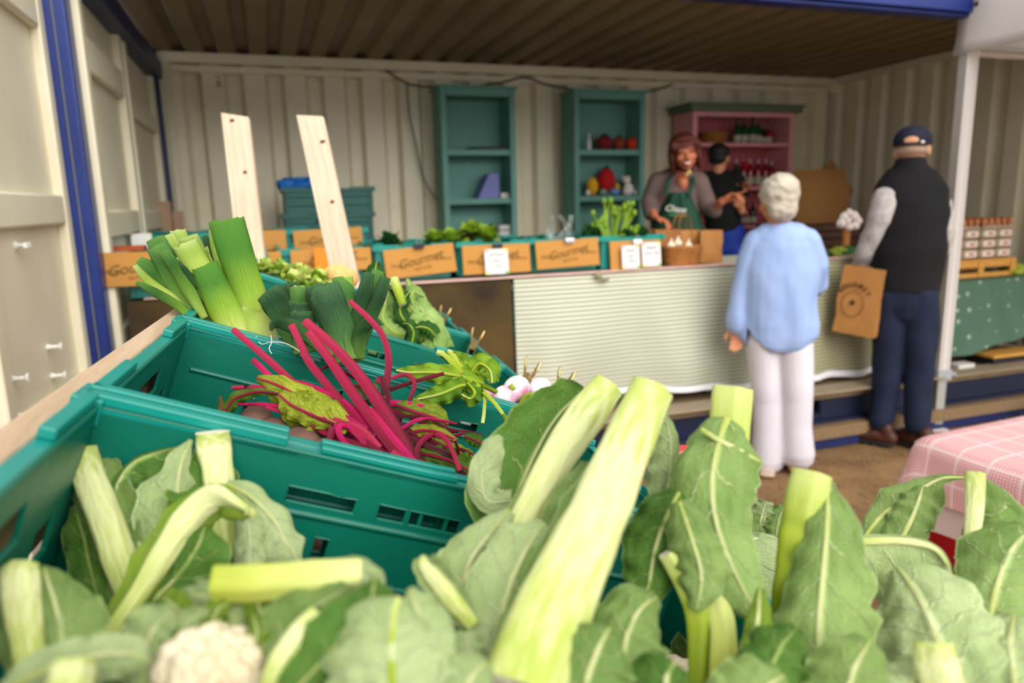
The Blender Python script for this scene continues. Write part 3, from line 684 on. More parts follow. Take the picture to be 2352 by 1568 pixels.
# ================================================================ pink dresser with bottles
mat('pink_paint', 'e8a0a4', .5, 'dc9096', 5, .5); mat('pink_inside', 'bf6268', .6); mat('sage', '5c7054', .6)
r = thing('dresser', 'pink painted dresser with a sage green cornice, full of bottles', 'dresser', T(4.02, 5.55, ZF))
DX0, DX1, DY0, DY1 = 3.50, 4.54, 5.43, 5.745
for x in (DX0+.022, DX1-.022): m = MB(); m.box((x, (DY0+DY1)/2, (ZF+2.24)/2), (.045, DY1-DY0, 2.24-ZF)); m.build('side_panel', MATS['pink_paint'], r, bevel=.003)
m = MB(); m.box(((DX0+DX1)/2, DY0+.01, 2.215), (DX1-DX0-.09, .02, .045)); m.build('top_rail', MATS['pink_paint'], r, bevel=.003)
m = MB(); m.box(((DX0+DX1)/2, (DY0+DY1)/2-.02, 2.255), (DX1-DX0+.1, DY1-DY0+.06, .05)); m.box(((DX0+DX1)/2, (DY0+DY1)/2-.03, 2.285), (DX1-DX0+.14, DY1-DY0+.08, .018)); m.build('cornice', MATS['sage'], r, bevel=.004)
for k in range(16):
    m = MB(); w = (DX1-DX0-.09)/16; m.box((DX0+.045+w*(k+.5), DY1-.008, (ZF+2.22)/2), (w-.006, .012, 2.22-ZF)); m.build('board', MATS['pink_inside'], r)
for z in (1.975, 1.60, 1.26, .9): m = MB(); m.box(((DX0+DX1)/2, (DY0+DY1)/2, z-.015), (DX1-DX0-.09, DY1-DY0-.02, .03)); m.build('shelf', MATS['pink_paint'], r, bevel=.003)
mat('glass_green', '1a4a28', .08, spec=.6, coat=.5); mat('glass_red', '8c1424', .1, spec=.6, coat=.5); mat('glass_dark', '1a1216', .1, coat=.5); mat('label', 'b8b29c', .7); mat('foil', 'c9a9b0', .4)
def bottle(x, z, h, gm, lb, y=5.56, group='bottles on the pink dresser', r0=.036, cap='label'):
    p = onY(x, 400, y); c_ = V((p.x, y, z)); r = thing('bottle', lb, 'bottle', Matrix.Translation(c_), group)
    m = MB(); m.lathe([(0, 0), (r0, 0), (r0, h*.58), (r0*.8, h*.68), (r0*.36, h*.78), (r0*.34, h), (0, h)], 14, c=c_); m.build('glass', MATS[gm], r)
    m = MB(); m.lathe([(r0*1.03, h*.10), (r0*1.03, h*.36)], 14, c=c_); m.build('label', MATS['label'], r)
    m = MB(); m.lathe([(r0*.4, h*.86), (r0*.4, h*1.01), (0, h*1.01)], 10, c=c_); m.build('cap', MATS['glass_dark' if cap != 'foil' else 'foil'], r)
for x, g_, h, lb in ((1690, 'glass_green', .21, 'green bottle with cream label, leftmost on the dresser top shelf'), (1706, 'glass_green', .21, 'second green bottle on the dresser top shelf'), (1724, 'glass_green', .225, 'third green bottle, middle of the dresser top shelf'), (1737, 'glass_green', .2, 'fourth green bottle, next to the small dark ones on the dresser'), (1748, 'glass_dark', .16, 'small dark bottle on the dresser top shelf'), (1761, 'glass_red', .17, 'small dark red bottle at the right of the dresser top shelf')):
    bottle(x, 1.975, h, g_, lb)
for x, g_, h, lb in ((1690, 'glass_green', .24, 'green bottle left of the red bottles on the dresser second shelf'), (1707, 'glass_red', .24, 'first red bottle on the dresser second shelf'), (1722, 'glass_red', .24, 'second red bottle on the dresser second shelf'), (1740, 'glass_red', .24, 'third red bottle on the dresser second shelf'), (1757, 'glass_red', .24, 'fourth red bottle on the dresser second shelf'), (1771, 'glass_red', .22, 'rightmost red bottle on the dresser second shelf')):
    bottle(x, 1.60, h, g_, lb, cap='foil')
for x, g_, h, lb in ((1690, 'glass_red', .2, 'dark bottle low on the dresser behind the assistant'), (1703, 'glass_dark', .2, 'second dark bottle low on the dresser'), (1717, 'glass_red', .2, 'dark red bottle low on the dresser left of the woman'), (1732, 'glass_dark', .2, 'dark bottle low on the dresser beside the grey hair')):
    bottle(x, 1.26, h, g_, lb)
c_ = V((onY(1705, 370, 5.45).x, 5.47, 1.76)); knit('red_rosette', 'bright red rosette among the bottles on the dresser', 1710, 1.745, .03, .04, 'c01020', None, lambda d: 1+.15*math.cos(7*math.atan2(d.x, d.z)), cat='rosette', group='ornaments on the dresser', y=5.46)
mat('wicker', 'b5793a', .75, '8a5524', 40, .5, bump=.8, bs=70)
def basket(c, rx, ry, h, label, mt='wicker', flare=1.15, nrow=7, nst=28, handle=False):
    """woven basket: stakes with weavers passing in front and behind"""
    c = V(c); r = thing('basket', label, 'basket', Matrix.Translation(c)); 
    m = MB(); m.lathe([(0, .004), (.93, .004)], nst, c=(0, 0, 0)); m.v = [V((p.x*rx, p.y*ry, p.z))+c for p in m.v]; m.build('base', MATS[mt], r)
    m = MB()
    for k in range(nrow):
        f = 1+(flare-1)*(k+.5)/nrow; z = h*(k+.5)/nrow; n = nst*2
        m.tube([c + V((rx*f*math.cos(a)*(1+.02*math.cos(a*nst+math.pi*k)), ry*f*math.sin(a)*(1+.02*math.cos(a*nst+math.pi*k)), z)) for a in [2*math.pi*i/n for i in range(n)]], h/nrow*.55, 5, closed=True)
    m.build('weave', MATS[mt], r)
    m = MB(); m.tube([c + V((rx*flare*math.cos(2*math.pi*i/32), ry*flare*math.sin(2*math.pi*i/32), h)) for i in range(32)], .009, 8, closed=True); m.build('rim', MATS[mt], r); return r
basket((onY(1640, 320, 5.58).x, 5.58, 1.977), .11, .09, .09, 'shallow tan wicker basket on the dresser top shelf')

# ================================================================ counter goods at the till
mat('kraft', 'b98246', .75, 'a97238', 6, .5, bump=.25, bs=18); mat('kraft_dark', '9a6430', .75, '8a5526', 6, .5, bump=.25, bs=18)
def paper_bag(M, w, d, h, label, tone='kraft', handles=True, group=None, sag=.0, logo=False, open_=.0):
    r = thing('paper_bag', label, 'bag', M, group); g = []
    for i in range(9):
        t = i/8; z = h*t; row = []
        for j in range(24):
            s_ = j/24*4; k = int(s_); f = s_-k
            cs = [(-1, -1), (1, -1), (1, 1), (-1, 1), (-1, -1)]; x = cs[k][0]*(1-f)+cs[k+1][0]*f; y = cs[k][1]*(1-f)+cs[k+1][1]*f
            cr = .010*noise.noise(V((x*2+M.translation.x*9, y*2+z*9, z*14)))*math.sin(t*3.1)
            pin = 1-.35*abs(y)*0; gus = (1-abs(y))*.0 + (.25*t if abs(x) > .95 else 0)*(1-abs(y))
            row.append(V((x*w/2*(1-gus*.8)+cr, y*d/2*(1-.25*t)+cr, z + (.006*noise.noise(V((x*5, y*5, 3))) if t == 1 else 0))))
        g.append(row)
    m = MB(); m.grid(g, close=True); m._f(list(range(24))[::-1]); m.build('body', MATS[tone], r, local=True, angle=25)
    if handles:
        for y in (-d*.34, d*.34):
            m = MB(); m.tube([V(p) for p in smoothpts([(-w*.2, y, h-.03), (-w*.19, y*.9, h+.04), (-w*.1, y*.8, h+.085), (w*.1, y*.8, h+.085), (w*.19, y*.9, h+.04), (w*.2, y, h-.03)], 18)], (.014, .004), 6, side=V((0, 1, 0))); m.build('handle', MATS['kraft'], r, local=True)
    return r
bz = CZ+.014
paper_bag(T(2.235, CY+.24, bz, .2), .2, .12, .20, 'open kraft paper bag under the vendor\'s hand', 'kraft_dark', group='paper bags on the counter', handles=False)
paper_bag(T(2.40, CY+.30, bz, -.1), .20, .12, .19, 'kraft paper bag with twisted handle above the wicker basket', group='paper bags on the counter')
paper_bag(T(2.50, CY+.15, bz, -.35), .13, .09, .19, 'slim kraft paper bag at the right of the wicker basket', handles=False, group='paper bags on the counter')
basket((2.275, CY+.10, bz), .10, .07, .105, 'orange brown wicker basket of garlic on the counter edge', flare=1.2)
mat('garlic', 'e9dcc6', .6, 'd9c6ae', 14, .5)
for k, (x, z, lb) in enumerate(((1541, 561, 'left garlic bulb in the wicker basket'), (1557, 555, 'middle garlic bulb in the wicker basket, highest'), (1581, 562, 'right garlic bulb in the wicker basket'))):
    p = onY(x, z+4, CY+.08); r = thing('garlic_bulb', lb, 'garlic', Matrix.Translation(p), 'garlic bulbs in the basket')
    m = MB(); m.ell(p, (.024, .024, .021), f=lambda d: 1+.06*math.cos(7*math.atan2(d.y, d.x))+.3*max(0, d.z)**8); m.build('bulb', MATS['garlic'], r); m = MB(); m.tube([p+V((0, 0, .022)), p+V((.006, 0, .042))], (.006, .003), 8); m.build('stem', MATS['garlic'], r)

# cardboard boxes, dark crate, garlic braid, greens at the right of the counter
r = thing('cardboard_box', 'large open brown cardboard box beside the grey-haired woman', 'box', T(4.02, 4.6, 1.2))
bxp = [onY(1845, 520, 4.45), onY(1955, 525, 4.45)]
bx0, bx1 = 3.78, 4.26
for nm, c_, d_ in (('front_panel', ((bx0+bx1)/2, 4.45, 1.43), (bx1-bx0, .006, .26)), ('back_panel', ((bx0+bx1)/2, 4.8, 1.43), (bx1-bx0, .006, .26)), ('side_panel', (bx0, 4.625, 1.43), (.006, .35, .26)), ('side_panel', (bx1, 4.625, 1.43), (.006, .35, .26)), ('bottom_panel', ((bx0+bx1)/2, 4.625, 1.3), (bx1-bx0, .35, .006))):
    m = MB(); m.box(c_, d_); m.build(nm, MATS['card_dark'], r)
m = MB(); m.bar(V(((bx0+bx1)/2, 4.45, 1.56)), V(((bx0+bx1)/2, 4.50, 1.70)), bx1-bx0, .006, up=V((0, 1, 0))); m.build('flap', MATS['card_dark'], r)
m = MB(); m.bar(V((bx1, 4.625, 1.56)), V((bx1+.10, 4.625, 1.66)), .006, .35, up=V((1, 0, 0))); m.build('flap', MATS['card_dark'], r)
r = thing('dark_crate', 'low dark brown wooden box under the open cardboard box', 'crate', T(4.05, 4.5, 1.13))
mat('darkwood', '3a2418', .7, '50321f', 8, .5)
for k in range(3):
    m = MB(); m.box((4.05, 4.36, 1.16+.055*k), (.62, .012, .045)); m.build('slat', MATS['darkwood'], r)
    m = MB(); m.box((4.05, 4.86, 1.16+.055*k), (.62, .012, .045)); m.build('slat', MATS['darkwood'], r)
for x in (3.745, 4.355): m = MB(); m.box((x, 4.61, 1.21), (.015, .5, .16)); m.build('side_panel', MATS['darkwood'], r)
m = MB(); m.box((4.05, 4.6, 1.135), (.62, .5, .01)); m.build('base', MATS['darkwood'], r)
m = MB(); m.box((4.1, 4.6, (ZF+1.12)/2), (.75, .6, 1.12-ZF-.01)); tag(m.build('side_table', MATS['wood_mid'], M=T(4.1, 4.6, ZF), bevel=.004), 'plain wooden table carrying the cardboard box at the back right', 'table')
mat('garlic_white', 'efe8e4', .6, 'd9b8b4', 20, .6)
for k, (gx, gy, lb) in enumerate(((1950, 490, 'topmost'), (1938, 500, 'upper left'), (1962, 498, 'upper right'), (1946, 509, 'central'), (1970, 508, 'rightmost'), (1932, 514, 'lower left'), (1950, 522, 'lowest'), (1964, 519, 'lower right'))):
    p = onY(gx, gy, 4.05); s_ = .026+.003*(k % 3)
    m = MB(); m.ell(p, (s_, s_, s_*.9), 14, 10, f=lambda d: 1+.1*math.cos(6*math.atan2(d.y, d.x))+.4*max(0, d.z)**8)
    tag(m.build('garlic_bulb', MATS['garlic_white'], M=Matrix.Translation(p)), lb+' white garlic bulb of the plait left of the man\'s sleeve', 'garlic', 'garlic bulbs beside the man')
m = MB(); q0 = onY(1951, 506, 4.05); m.tube([q0+V((0, .02, .07)), q0+V((0, .02, -.06)), V((q0.x, 4.07, CZ+.0))], (.03, .02), 8); tag(m.build('plaited_straw', MATS['wicker'], M=Matrix.Translation((q0.x, 4.07, CZ))), 'plaited straw holding the white garlic bulbs beside the man', 'straw')
# ================================================================ people
mat('skin', 'c98863', .5, 'b8704e', 12, .55, bump=.05, bs=40); mat('skin_red', 'c87a58', .5, 'b0603f', 10, .5); mat('skin_pale', 'd9a684', .5, 'c78c68', 10, .5)
mat('hair_auburn', '6a2414', .55, '34100b', 30, .5, bump=.5, bs=60, stretch=(6, 6, 1)); mat('hair_black', '14100f', .6, bump=.4, bs=60); mat('hair_grey', 'c9c0b0', .7, '9c9182', 14, .5, bump=.9, bs=26)
mat('cardigan', '6e5a56', .9, '5d4a47', 12, .5, bump=.3, bs=40); mat('apron', '034531', .7, '033826', 5, .5); mat('taupe', '8a756c', .8)
mat('tee_black', '060607', .9, '0c0c0e', 6, .5); mat('shorts_blue', '0f3aa8', .7, '0b2c88', 8, .5); mat('lips', 'a03a3a', .5); mat('teeth', 'ece6dc', .4); mat('eye_dark', '1c1210', .3)
mat('shirt_blue', '9db4e0', .8, '8fa6d6', 5, .5, bump=.35, bs=9); mat('white_trousers', 'ddd9e2', .75, 'd2cdd8', 5, .5, bump=.4, bs=7); mat('sandal', 'c9b09a', .6); mat('watch', '2a2422', .4)
mat('gilet', '0d0b0f', .9, '141116', 5, .5, bump=.3, bs=8); mat('sleeve', 'c9c2bf', .85, 'a9a29f', 40, .5, bump=.3, bs=12); mat('jeans', '15213f', .85, '0f182f', 9, .5, bump=.4, bs=10)
mat('shoe', '4e2416', .5, '3a1a10', 9, .5); mat('sole', '15171a', .8); mat('cap', '11162a', .8); mat('beads', 'd9b87a', .3)

def hand(m, wrist, dirv, palmn, L=.17, curl=.5, point=None, thumb=1):
    """palm plus five separate jointed fingers, unequal lengths, thumb from the side of the palm"""
    d = V(dirv).normalized(); n = V(palmn); n = (n - d*n.dot(d)).normalized(); s = d.cross(n)*thumb; w = V(wrist)
    m.tube([w-d*.01, w+d*.02, w+d*L*.28, w+d*L*.5], [(.024, .018), (.030, .018), (.038, .016), (.037, .013)], 12, side=s)
    for k, (off, ln) in enumerate(((.028, .40), (.0095, .46), (-.0095, .43), (-.028, .34))):
        p = w + d*L*.46 + s*off; c = curl if point is None else (.05 if k == point else 1.25)
        pts = [p]; dd = d; st = ln*L/3.0
        for j in range(3):
            a = c*(.55 if j == 0 else .8); dd = (dd*math.cos(a) - n*math.sin(a)); n2 = n*math.cos(a)+d*math.sin(a)
            pts.append(pts[-1]+dd*st*(1.25-.2*j)); 
        m.capsule([pts[0]-d*.012]+pts, [.0095, .0095, .0085, .008, .007], 8)
    p = w + d*L*.12 + s*.030
    m.capsule([p-s*.01, p+s*.018+d*.022, p+s*.028+d*.048-n*.008, p+s*.026+d*.068-n*.016], [.012, .011, .0095, .008], 8)

def head(m, c, h, yaw=0, tilt=0, nod=0, face=True):
    """c head centre, h head height (chin to crown); local +y is where the face looks"""
    M = Matrix.Translation(c) @ Matrix.Rotation(yaw, 4, 'Z') @ Matrix.Rotation(nod, 4, 'X') @ Matrix.Rotation(tilt, 4, 'Y') @ Matrix.Scale(h, 4)
    q = lambda *p: M @ V(p)
    def e(p, r): 
        b = len(m.v); m.ell((0, 0, 0), r, 18, 12); 
        for i in range(b, len(m.v)): m.v[i] = M @ (m.v[i]+V(p))
    e((0, -.03, .12), (.335, .40, .37)); e((0, .10, -.10), (.285, .29, .33)); e((0, .16, -.33), (.16, .16, .13)); e((0, .30, -.21), (.15, .10, .10))
    m.tube([q(0, .36, .06), q(0, .43, -.02), q(0, .47, -.11)], [.035*h, .05*h, .062*h], 8); e((0, .44, -.12), (.075, .06, .05))
    for s in (-1, 1):
        e((s*.33, -.03, -.03), (.05, .09, .14)); e((s*.17, .26, -.10), (.11, .12, .10)); e((s*.14, .33, .10), (.10, .06, .04))
    return M

SV = NV = None
def person_frame(px, py, z, depthY=None):
    """vertical plane facing the viewer's side of the stall through the person's feet"""
    global SV, NV
    P = onZ(px, py, z) if depthY is None else onY(px, py, depthY)
    az = math.atan2(P.x, P.y); SV = V((math.cos(az), -math.sin(az), 0)); NV = V((math.sin(az), math.cos(az), 0)); n = NV.copy(); P0 = P.copy(); P0.z = z
    def q(x, y, dy=0):
        r = ray(x, y); return CP + r*(((P0-CP).dot(n)+dy)/r.dot(n))
    return q, az, P0
def D(a, b, c): return SV*a + NV*b + V((0, 0, c))

# ---------------------------------------------------------------- woman customer, back to the camera, pale blue shirt, white trousers
W, AZ, P0 = person_frame(1795, 1078, 0)
r = thing('person', 'grey-haired person seen from behind in a pale blue shirt and white trousers', 'person', Matrix.Translation(P0))
m = MB()
hc = W(1785, 462, -.0); Mh = head(m, hc, .245, yaw=-AZ+R_(30), nod=R_(-8))
m.tube([W(1790, 490), W(1790, 535)], [.055, .062], 14)
m.capsule([W(1793, 560), W(1795, 620), W(1792, 700), W(1790, 770)], [(.12, .075), (.13, .09), (.12, .09), (.14, .10)], 18, side=SV)
armL = [W(1728, 560, .0), W(1708, 650, -.02), W(1695, 740, -.04)]; m.capsule(armL, [.045, .038, .026], 12)
hand(m, W(1694, 745, -.04), W(1690, 800, -.05)-W(1694, 745, -.04), NV, L=.165, curl=.55, thumb=-1)
armR = [W(1862, 560, 0), W(1878, 650, .06), W(1850, 655, .26)]; m.capsule(armR, [.045, .038, .026], 12)
hand(m, W(1848, 655, .27), D(-.3, .9, .1), V((0, 0, 1)), L=.165, curl=.5)
for a, b, c_ in (((1755, 800), (1762, 930), (1768, 1060)), ((1825, 800), (1828, 930), (1826, 1045))):
    m.capsule([W(*a), W(*b), W(*c_)], [.08, .052, .036], 14)
    f = W(*c_); f.z = .03; m.capsule([f-NV*.05, f+NV*.05, f+NV*.12+V((0,0,-.005))], [(.03, .025), (.036, .02), (.034, .014)], 12, side=SV)
remesh(m, 'body', MATS['skin'], r, .008, 2)
m = MB()   # shirt with yoke, folds, curved tail
m.tube([W(1793, 520), W(1794, 540), W(1796, 565), W(1794, 620), W(1790, 680), W(1788, 740), W(1787, 770), W(1787, 790), W(1787, 803)], [(.085, .075), (.15, .095), (.19, .115), (.205, .135), (.20, .145), (.215, .155), (.205, .155), (.165, .15), (.11, .13)], 28, side=SV)
m.capsule([W(1738, 562), W(1765, 540), W(1794, 530), W(1826, 540), W(1852, 560)], [.074, .07, .06, .07, .074], 16)
m.capsule([W(1740, 558), W(1722, 610, -.01), W(1706, 670, -.02), W(1697, 722, -.04)], [.078, .072, .066, .062], 14)
m.capsule([W(1697, 722, -.04), W(1694, 738, -.04)], [.066, .066], 14)
m.capsule([W(1850, 556), W(1874, 610, .02), W(1876, 655, .08), W(1858, 660, .22)], [.078, .07, .062, .055], 14)
m.tube([W(1790, 512), W(1792, 535)], [(.068, .062), (.085, .08)], 16, side=SV)
o = remesh(m, 'shirt', MATS['shirt_blue'], r, .008, 5)
displace(o, lambda p: .026*max(0, min(1, (1.30-p.z)/.35))*noise.noise(V((p.x*9, p.y*6, p.z*2.2))) + .004*noise.noise(V((p.x*22, 3, p.z*9))))
_zb, _zs = W(1788, 806).z, W(1700, 748).z; _n = len(o.data.vertices); _co = [0.0]*(3*_n); o.data.vertices.foreach_get('co', _co)
for _i in range(0, 3*_n, 3):     # curved shirt tail
    _l = V((_co[_i], _co[_i+1], 0)).dot(SV); _h = _zb + (_zs-_zb)*min(1.3, (_l/.20)**2); _co[_i+2] = max(_co[_i+2], _h) if abs(_l) < .212 and _co[_i+2] < _zs+.02 else _co[_i+2]
o.data.vertices.foreach_set('co', _co); o.data.update()
m = MB()
for a, b, c_, dy in (((1757, 780), (1763, 920), (1764, 1054), 0), ((1822, 780), (1831, 920), (1834, 1042), .04)):
    m.capsule([W(*a), W((a[0]+b[0])/2, (a[1]+b[1])/2), W(*b), W(b[0], (b[1]+c_[1])/2), W(*c_)], [(.105, .12), (.092, .1), (.082, .085), (.082, .086), (.092, .098)], 20, side=SV)
o = remesh(m, 'trousers', MATS['white_trousers'], r, .008, 3)
displace(o, lambda p: .009*noise.noise(V((p.x*10, p.y*5, p.z*2.5))))
m = MB(); Hc = lambda p: Mh @ V(p)
def blob(m, M, p, rr, f=None, seg=22):
    b = len(m.v); m.ell((0, 0, 0), rr, seg, 14, f=f)
    for i in range(b, len(m.v)): m.v[i] = M @ (m.v[i]+V(p))
curl_ = lambda d: 1+.10*noise.noise(d*4.2)+.06*noise.noise(d*11)
blob(m, Mh, (0, -.12, .16), (.42, .44, .42), curl_); blob(m, Mh, (0, -.22, -.16), (.33, .28, .32), curl_); blob(m, Mh, (0, .14, .34), (.30, .26, .16), curl_); blob(m, Mh, (.22, -.05, .0), (.20, .26, .34), curl_)
remesh(m, 'hair', MATS['hair_grey'], r, .007, 1)
m = MB(); w_ = W(1694, 742, -.04); m.tube([w_+V((0, 0, .012)), w_+V((0, 0, -.006))], [.031, .031], 14); m.build('wrist_watch', MATS['watch'], r)
for (x, y, dy) in ((1762, 1076, 0), (1838, 1060, .04)):
    f = onZ(x, y+8, .012); m = MB(); m.capsule([f-NV*.05, f+NV*.12], [(.04, .012), (.042, .012)], 14, side=SV); m.build('sandal', MATS['sandal'], r)

# ---------------------------------------------------------------- man, back to the camera, dark gilet, cap, paper bag
Q, AZ, P0 = person_frame(2060, 1022, 0)
r = thing('person', 'person seen from behind in a navy cap, black gilet and jeans, holding a paper bag', 'person', Matrix.Translation(P0))
m = MB(); hc = Q(2095, 343); Mh = head(m, hc, .25, yaw=-AZ-R_(3), nod=R_(-4))
m.capsule([Q(2095, 365), Q(2090, 400)], [.062, .075], 14)
m.capsule([Q(2092, 440), Q(2090, 500), Q(2085, 600), Q(2080, 690)], [(.13, .09), (.15, .10), (.15, .11), (.14, .11)], 18, side=SV)
m.capsule([Q(2038, 462), Q(2010, 540, -.02), Q(1978, 600, .04)], [.055, .045, .03], 12)
hand(m, Q(1976, 606, .04), D(-.1, .15, -1), NV, L=.17, curl=1.15, thumb=-1)
m.capsule([Q(2148, 462), Q(2165, 550, .03), Q(2150, 600, .12)], [.05, .045, .03], 12)
hand(m, Q(2148, 605, .13), D(-.2, .7, -.5), V((0, 0, 1)), L=.17, curl=.6)
for a, b, c_ in (((2045, 700), (2035, 830), (2022, 965)), ((2115, 700), (2112, 830), (2105, 955))):
    m.capsule([Q(*a), Q(*b), Q(*c_)], [.09, .06, .042], 14)
remesh(m, 'body', MATS['skin_pale'], r, .008, 2)
m = MB()
m.tube([Q(2092, 378), Q(2092, 398), Q(2092, 430), Q(2092, 500), Q(2086, 570), Q(2080, 640)], [(.08, .08), (.14, .10), (.185, .125), (.20, .145), (.20, .155), (.19, .15)], 28, side=SV)
m.capsule([Q(2040, 440), Q(2062, 410), Q(2092, 396), Q(2124, 410), Q(2146, 440)], [.08, .078, .07, .078, .08], 16)
m.tube([Q(2092, 362), Q(2092, 400)], [(.075, .078), (.11, .10)], 18, side=SV); m.tube([Q(2080, 640), Q(2078, 668)], [(.19, .15), (.187, .148)], 20, side=SV)
o = remesh(m, 'gilet', MATS['gilet'], r, .009, 4)
displace(o, lambda p: .013*noise.noise(V((p.x*6, p.y*4, p.z*7))))
m = MB(); m.capsule([Q(2040, 458, -.05), Q(2028, 505, -.05), Q(2012, 545, -.03), Q(1990, 585, .0), Q(1976, 612, .03)], [.088, .088, .08, .068, .052], 16); m.capsule([Q(2152, 470), Q(2163, 540, .03), Q(2152, 600, .11)], [.075, .07, .05], 14)
o = remesh(m, 'sleeves', MATS['sleeve'], r, .008, 3)
displace(o, lambda p: .009*noise.noise(V((p.x*14, p.y*8, p.z*16))))
m = MB()
for pts in (((2048, 670), (2043, 760), (2038, 850), (2030, 915), (2022, 962)), ((2112, 670), (2113, 760), (2112, 850), (2108, 930), (2106, 972))):
    m.capsule([Q(x, y) for x, y in pts], [(.108, .13), (.10, .11), (.083, .088), (.075, .08), (.074, .082)], 20, side=SV)
m.capsule([Q(2080, 655), Q(2080, 700)], [(.172, .14), (.165, .135)], 20, side=SV)
o = remesh(m, 'jeans', MATS['jeans'], r, .008, 3)
displace(o, lambda p: .011*noise.noise(V((p.x*12, p.y*6, p.z*6))))
def shoe(c, d, L=.30):
    c = V(c); d = V(d).normalized(); s = V((-d.y, d.x, 0)); m = MB(); U = V((0, 0, 1))
    m.capsule([c-d*.09+U*.05, c+U*.055, c+d*.10+U*.045, c+d*.18+U*.035], [(.042, .045), (.046, .05), (.048, .038), (.04, .026)], 16, side=s)
    m.capsule([c-d*.07+U*.07, c-d*.06+U*.11], [(.045, .045), (.044, .044)], 14, side=s)
    remesh(m, 'shoe', MATS['shoe'], r, .007, 2)
    m = MB(); m.capsule([c-d*.10+U*.014, c+U*.014, c+d*.10+U*.014, c+d*.19+U*.016], [(.046, .014), (.046, .014), (.054, .014), (.044, .014)], 16, side=s); m.build('sole', MATS['sole'], r)
_f = Q(2008, 1004, -.02); _g = Q(2106, 985); shoe(V((_f.x, _f.y, 0)), -SV+NV*.15); shoe(V((_g.x, _g.y, 0)), -SV*.7+NV*.6)
m = MB()
for p, rr in (((0, -.03, .17), (.40, .455, .36)),):
    b = len(m.v); m.ell((0, 0, 0), rr, 28, 16)
    for i in range(b, len(m.v)):
        q = m.v[i].copy(); q.z = max(q.z, -.10 if q.y > -.2 else -.10); m.v[i] = Mh @ (q+V(p))
m.build('cap', MATS['cap'], r)
m = MB(); m.grid([[Mh @ V((.34*math.cos(a)*s_, .36+.30*math.sin(a)*s_, .09-.06*s_+.02*math.cos(a)**2*-1)) for a in [math.pi*k/12 for k in range(13)]] for s_ in (.55, .8, 1.0)]); m.build('cap_peak', MATS['cap'], r, solid=.004)
m = MB(); m.ell((0, 0, 0), (.15, .012, .085), 20, 8, f=lambda d: 1); m.v = [Mh @ (Matrix.Rotation(0, 4, 'Z') @ v_ + V((.0, -.478 + .25*v_.x*v_.x*4, .14 if v_.z > 0 else .15))) for v_ in m.v]; m.build('cap_opening', MATS['skin_pale'], r)
m = MB(); m.tube([Mh @ V((.40*math.sin(a), -.03-.465*math.cos(a), .065)) for a in [R_(k*10-60) for k in range(13)]], (.008, .014), 8, side=V((0, 0, 1))); m.build('cap_strap', MATS['black'], r)
m = MB(); m.ell(Mh @ V((.22, -.45, .09)), (.012, .008, .009)); m.build('cap_buckle', MATS['white_plastic'], r)
m = MB(); cl = lambda d: 1+.05*noise.noise(d*9); b = len(m.v); m.ell((0, 0, 0), (.36, .42, .18), 20, 10, f=cl); m.v = [Mh @ (v_+V((0, -.035, -.01))) for v_ in m.v]; m.build('hair', mat('hair_short', 'b8a898', .8, 'c79a7e', 20, .5), r)
# bag in his hand
q = Q(1963, 766, -.10)
bagM = Matrix.Translation(q) @ Matrix.Rotation(-AZ, 4, 'Z') @ Matrix.Rotation(R_(6), 4, 'Y') @ Matrix.Rotation(R_(-12), 4, 'Z')
bg_ = paper_bag(bagM, .23, .10, .40, 'kraft paper bag with a dark round stamp, held by the man', handles=False)
# print on the bag: dark arc of lettering and a round mark
mat('bagink', '4a3118', .9)
for k, ch in enumerate('PAPERBAG'[:0] + 'GOURMET'):
    a = R_(60-20*k); text(ch, .036, Matrix.Translation((-.03-.0+.085*-math.sin(a), -.0525, .21+.085*math.cos(a))) @ Matrix.Rotation(R_(90), 4, 'X') @ Matrix.Rotation(a, 4, 'Z'), MATS['bagink'], bg_, 'print', bold=.001)
m = MB(); m.tube([V((-.03+.06*math.cos(t), -.052, .18+.075*math.sin(t))) for t in [2*math.pi*i/28 for i in range(28)]], (.002, .001), 5, closed=True); m.ell((-.03, -.052, .19), (.014, .0015, .016), 12, 6); m.build('print', MATS['bagink'], bg_, local=True)

# ---------------------------------------------------------------- vendor behind the counter
YV = 4.35
A, AZ, P0 = person_frame(1556, 500, ZF, YV)
r = thing('person', 'auburn-haired smiling person in a grey brown cardigan and green apron behind the counter', 'person', Matrix.Translation(P0))
m = MB(); hc = A(1573, 352, -.12); Mh = head(m, hc, .235, yaw=R_(180+8)-AZ, tilt=R_(8), nod=R_(-6))
m.capsule([A(1570, 385, -.04), A(1562, 415, .0)], [.052, .062], 14)
m.capsule([A(1555, 425), A(1552, 490, .0), A(1552, 560, .04), A(1552, 640, .06)], [(.13, .08), (.13, .09), (.13, .10), (.14, .11)], 18, side=SV)
m.capsule([A(1508, 420), A(1492, 470, -.02), A(1503, 497, -.2)], [.05, .04, .027], 12)
hand(m, A(1506, 500, -.22), D(.75, -.5, -.25), D(0, .2, 1), L=.17, curl=.7)
m.capsule([A(1605, 420), A(1636, 486, -.05), A(1658, 462, -.22)], [.05, .04, .027], 12)
hand(m, A(1657, 464, -.22), D(.8, -.25, .5), D(0, .4, 1), L=.18, curl=1, point=0, thumb=-1)
for s_ in (-.09, .09): m.capsule([P0+SV*s_+NV*.08+V((0, 0, .6)), P0+SV*s_+NV*.08+V((0, 0, .05))], [.08, .05], 12)
remesh(m, 'body', MATS['skin_red'], r, .008, 2)
m = MB()
m.capsule([A(1520, 418), A(1540, 408), A(1560, 402, .02), A(1580, 408), A(1598, 420)], [.068, .068, .06, .068, .068], 14)
m.tube([A(1558, 405, .01), A(1555, 440, .01), A(1552, 500, .02), A(1552, 560, .05), A(1552, 640, .07)], [(.09, .07), (.17, .12), (.175, .135), (.17, .14), (.18, .15)], 24, side=SV)
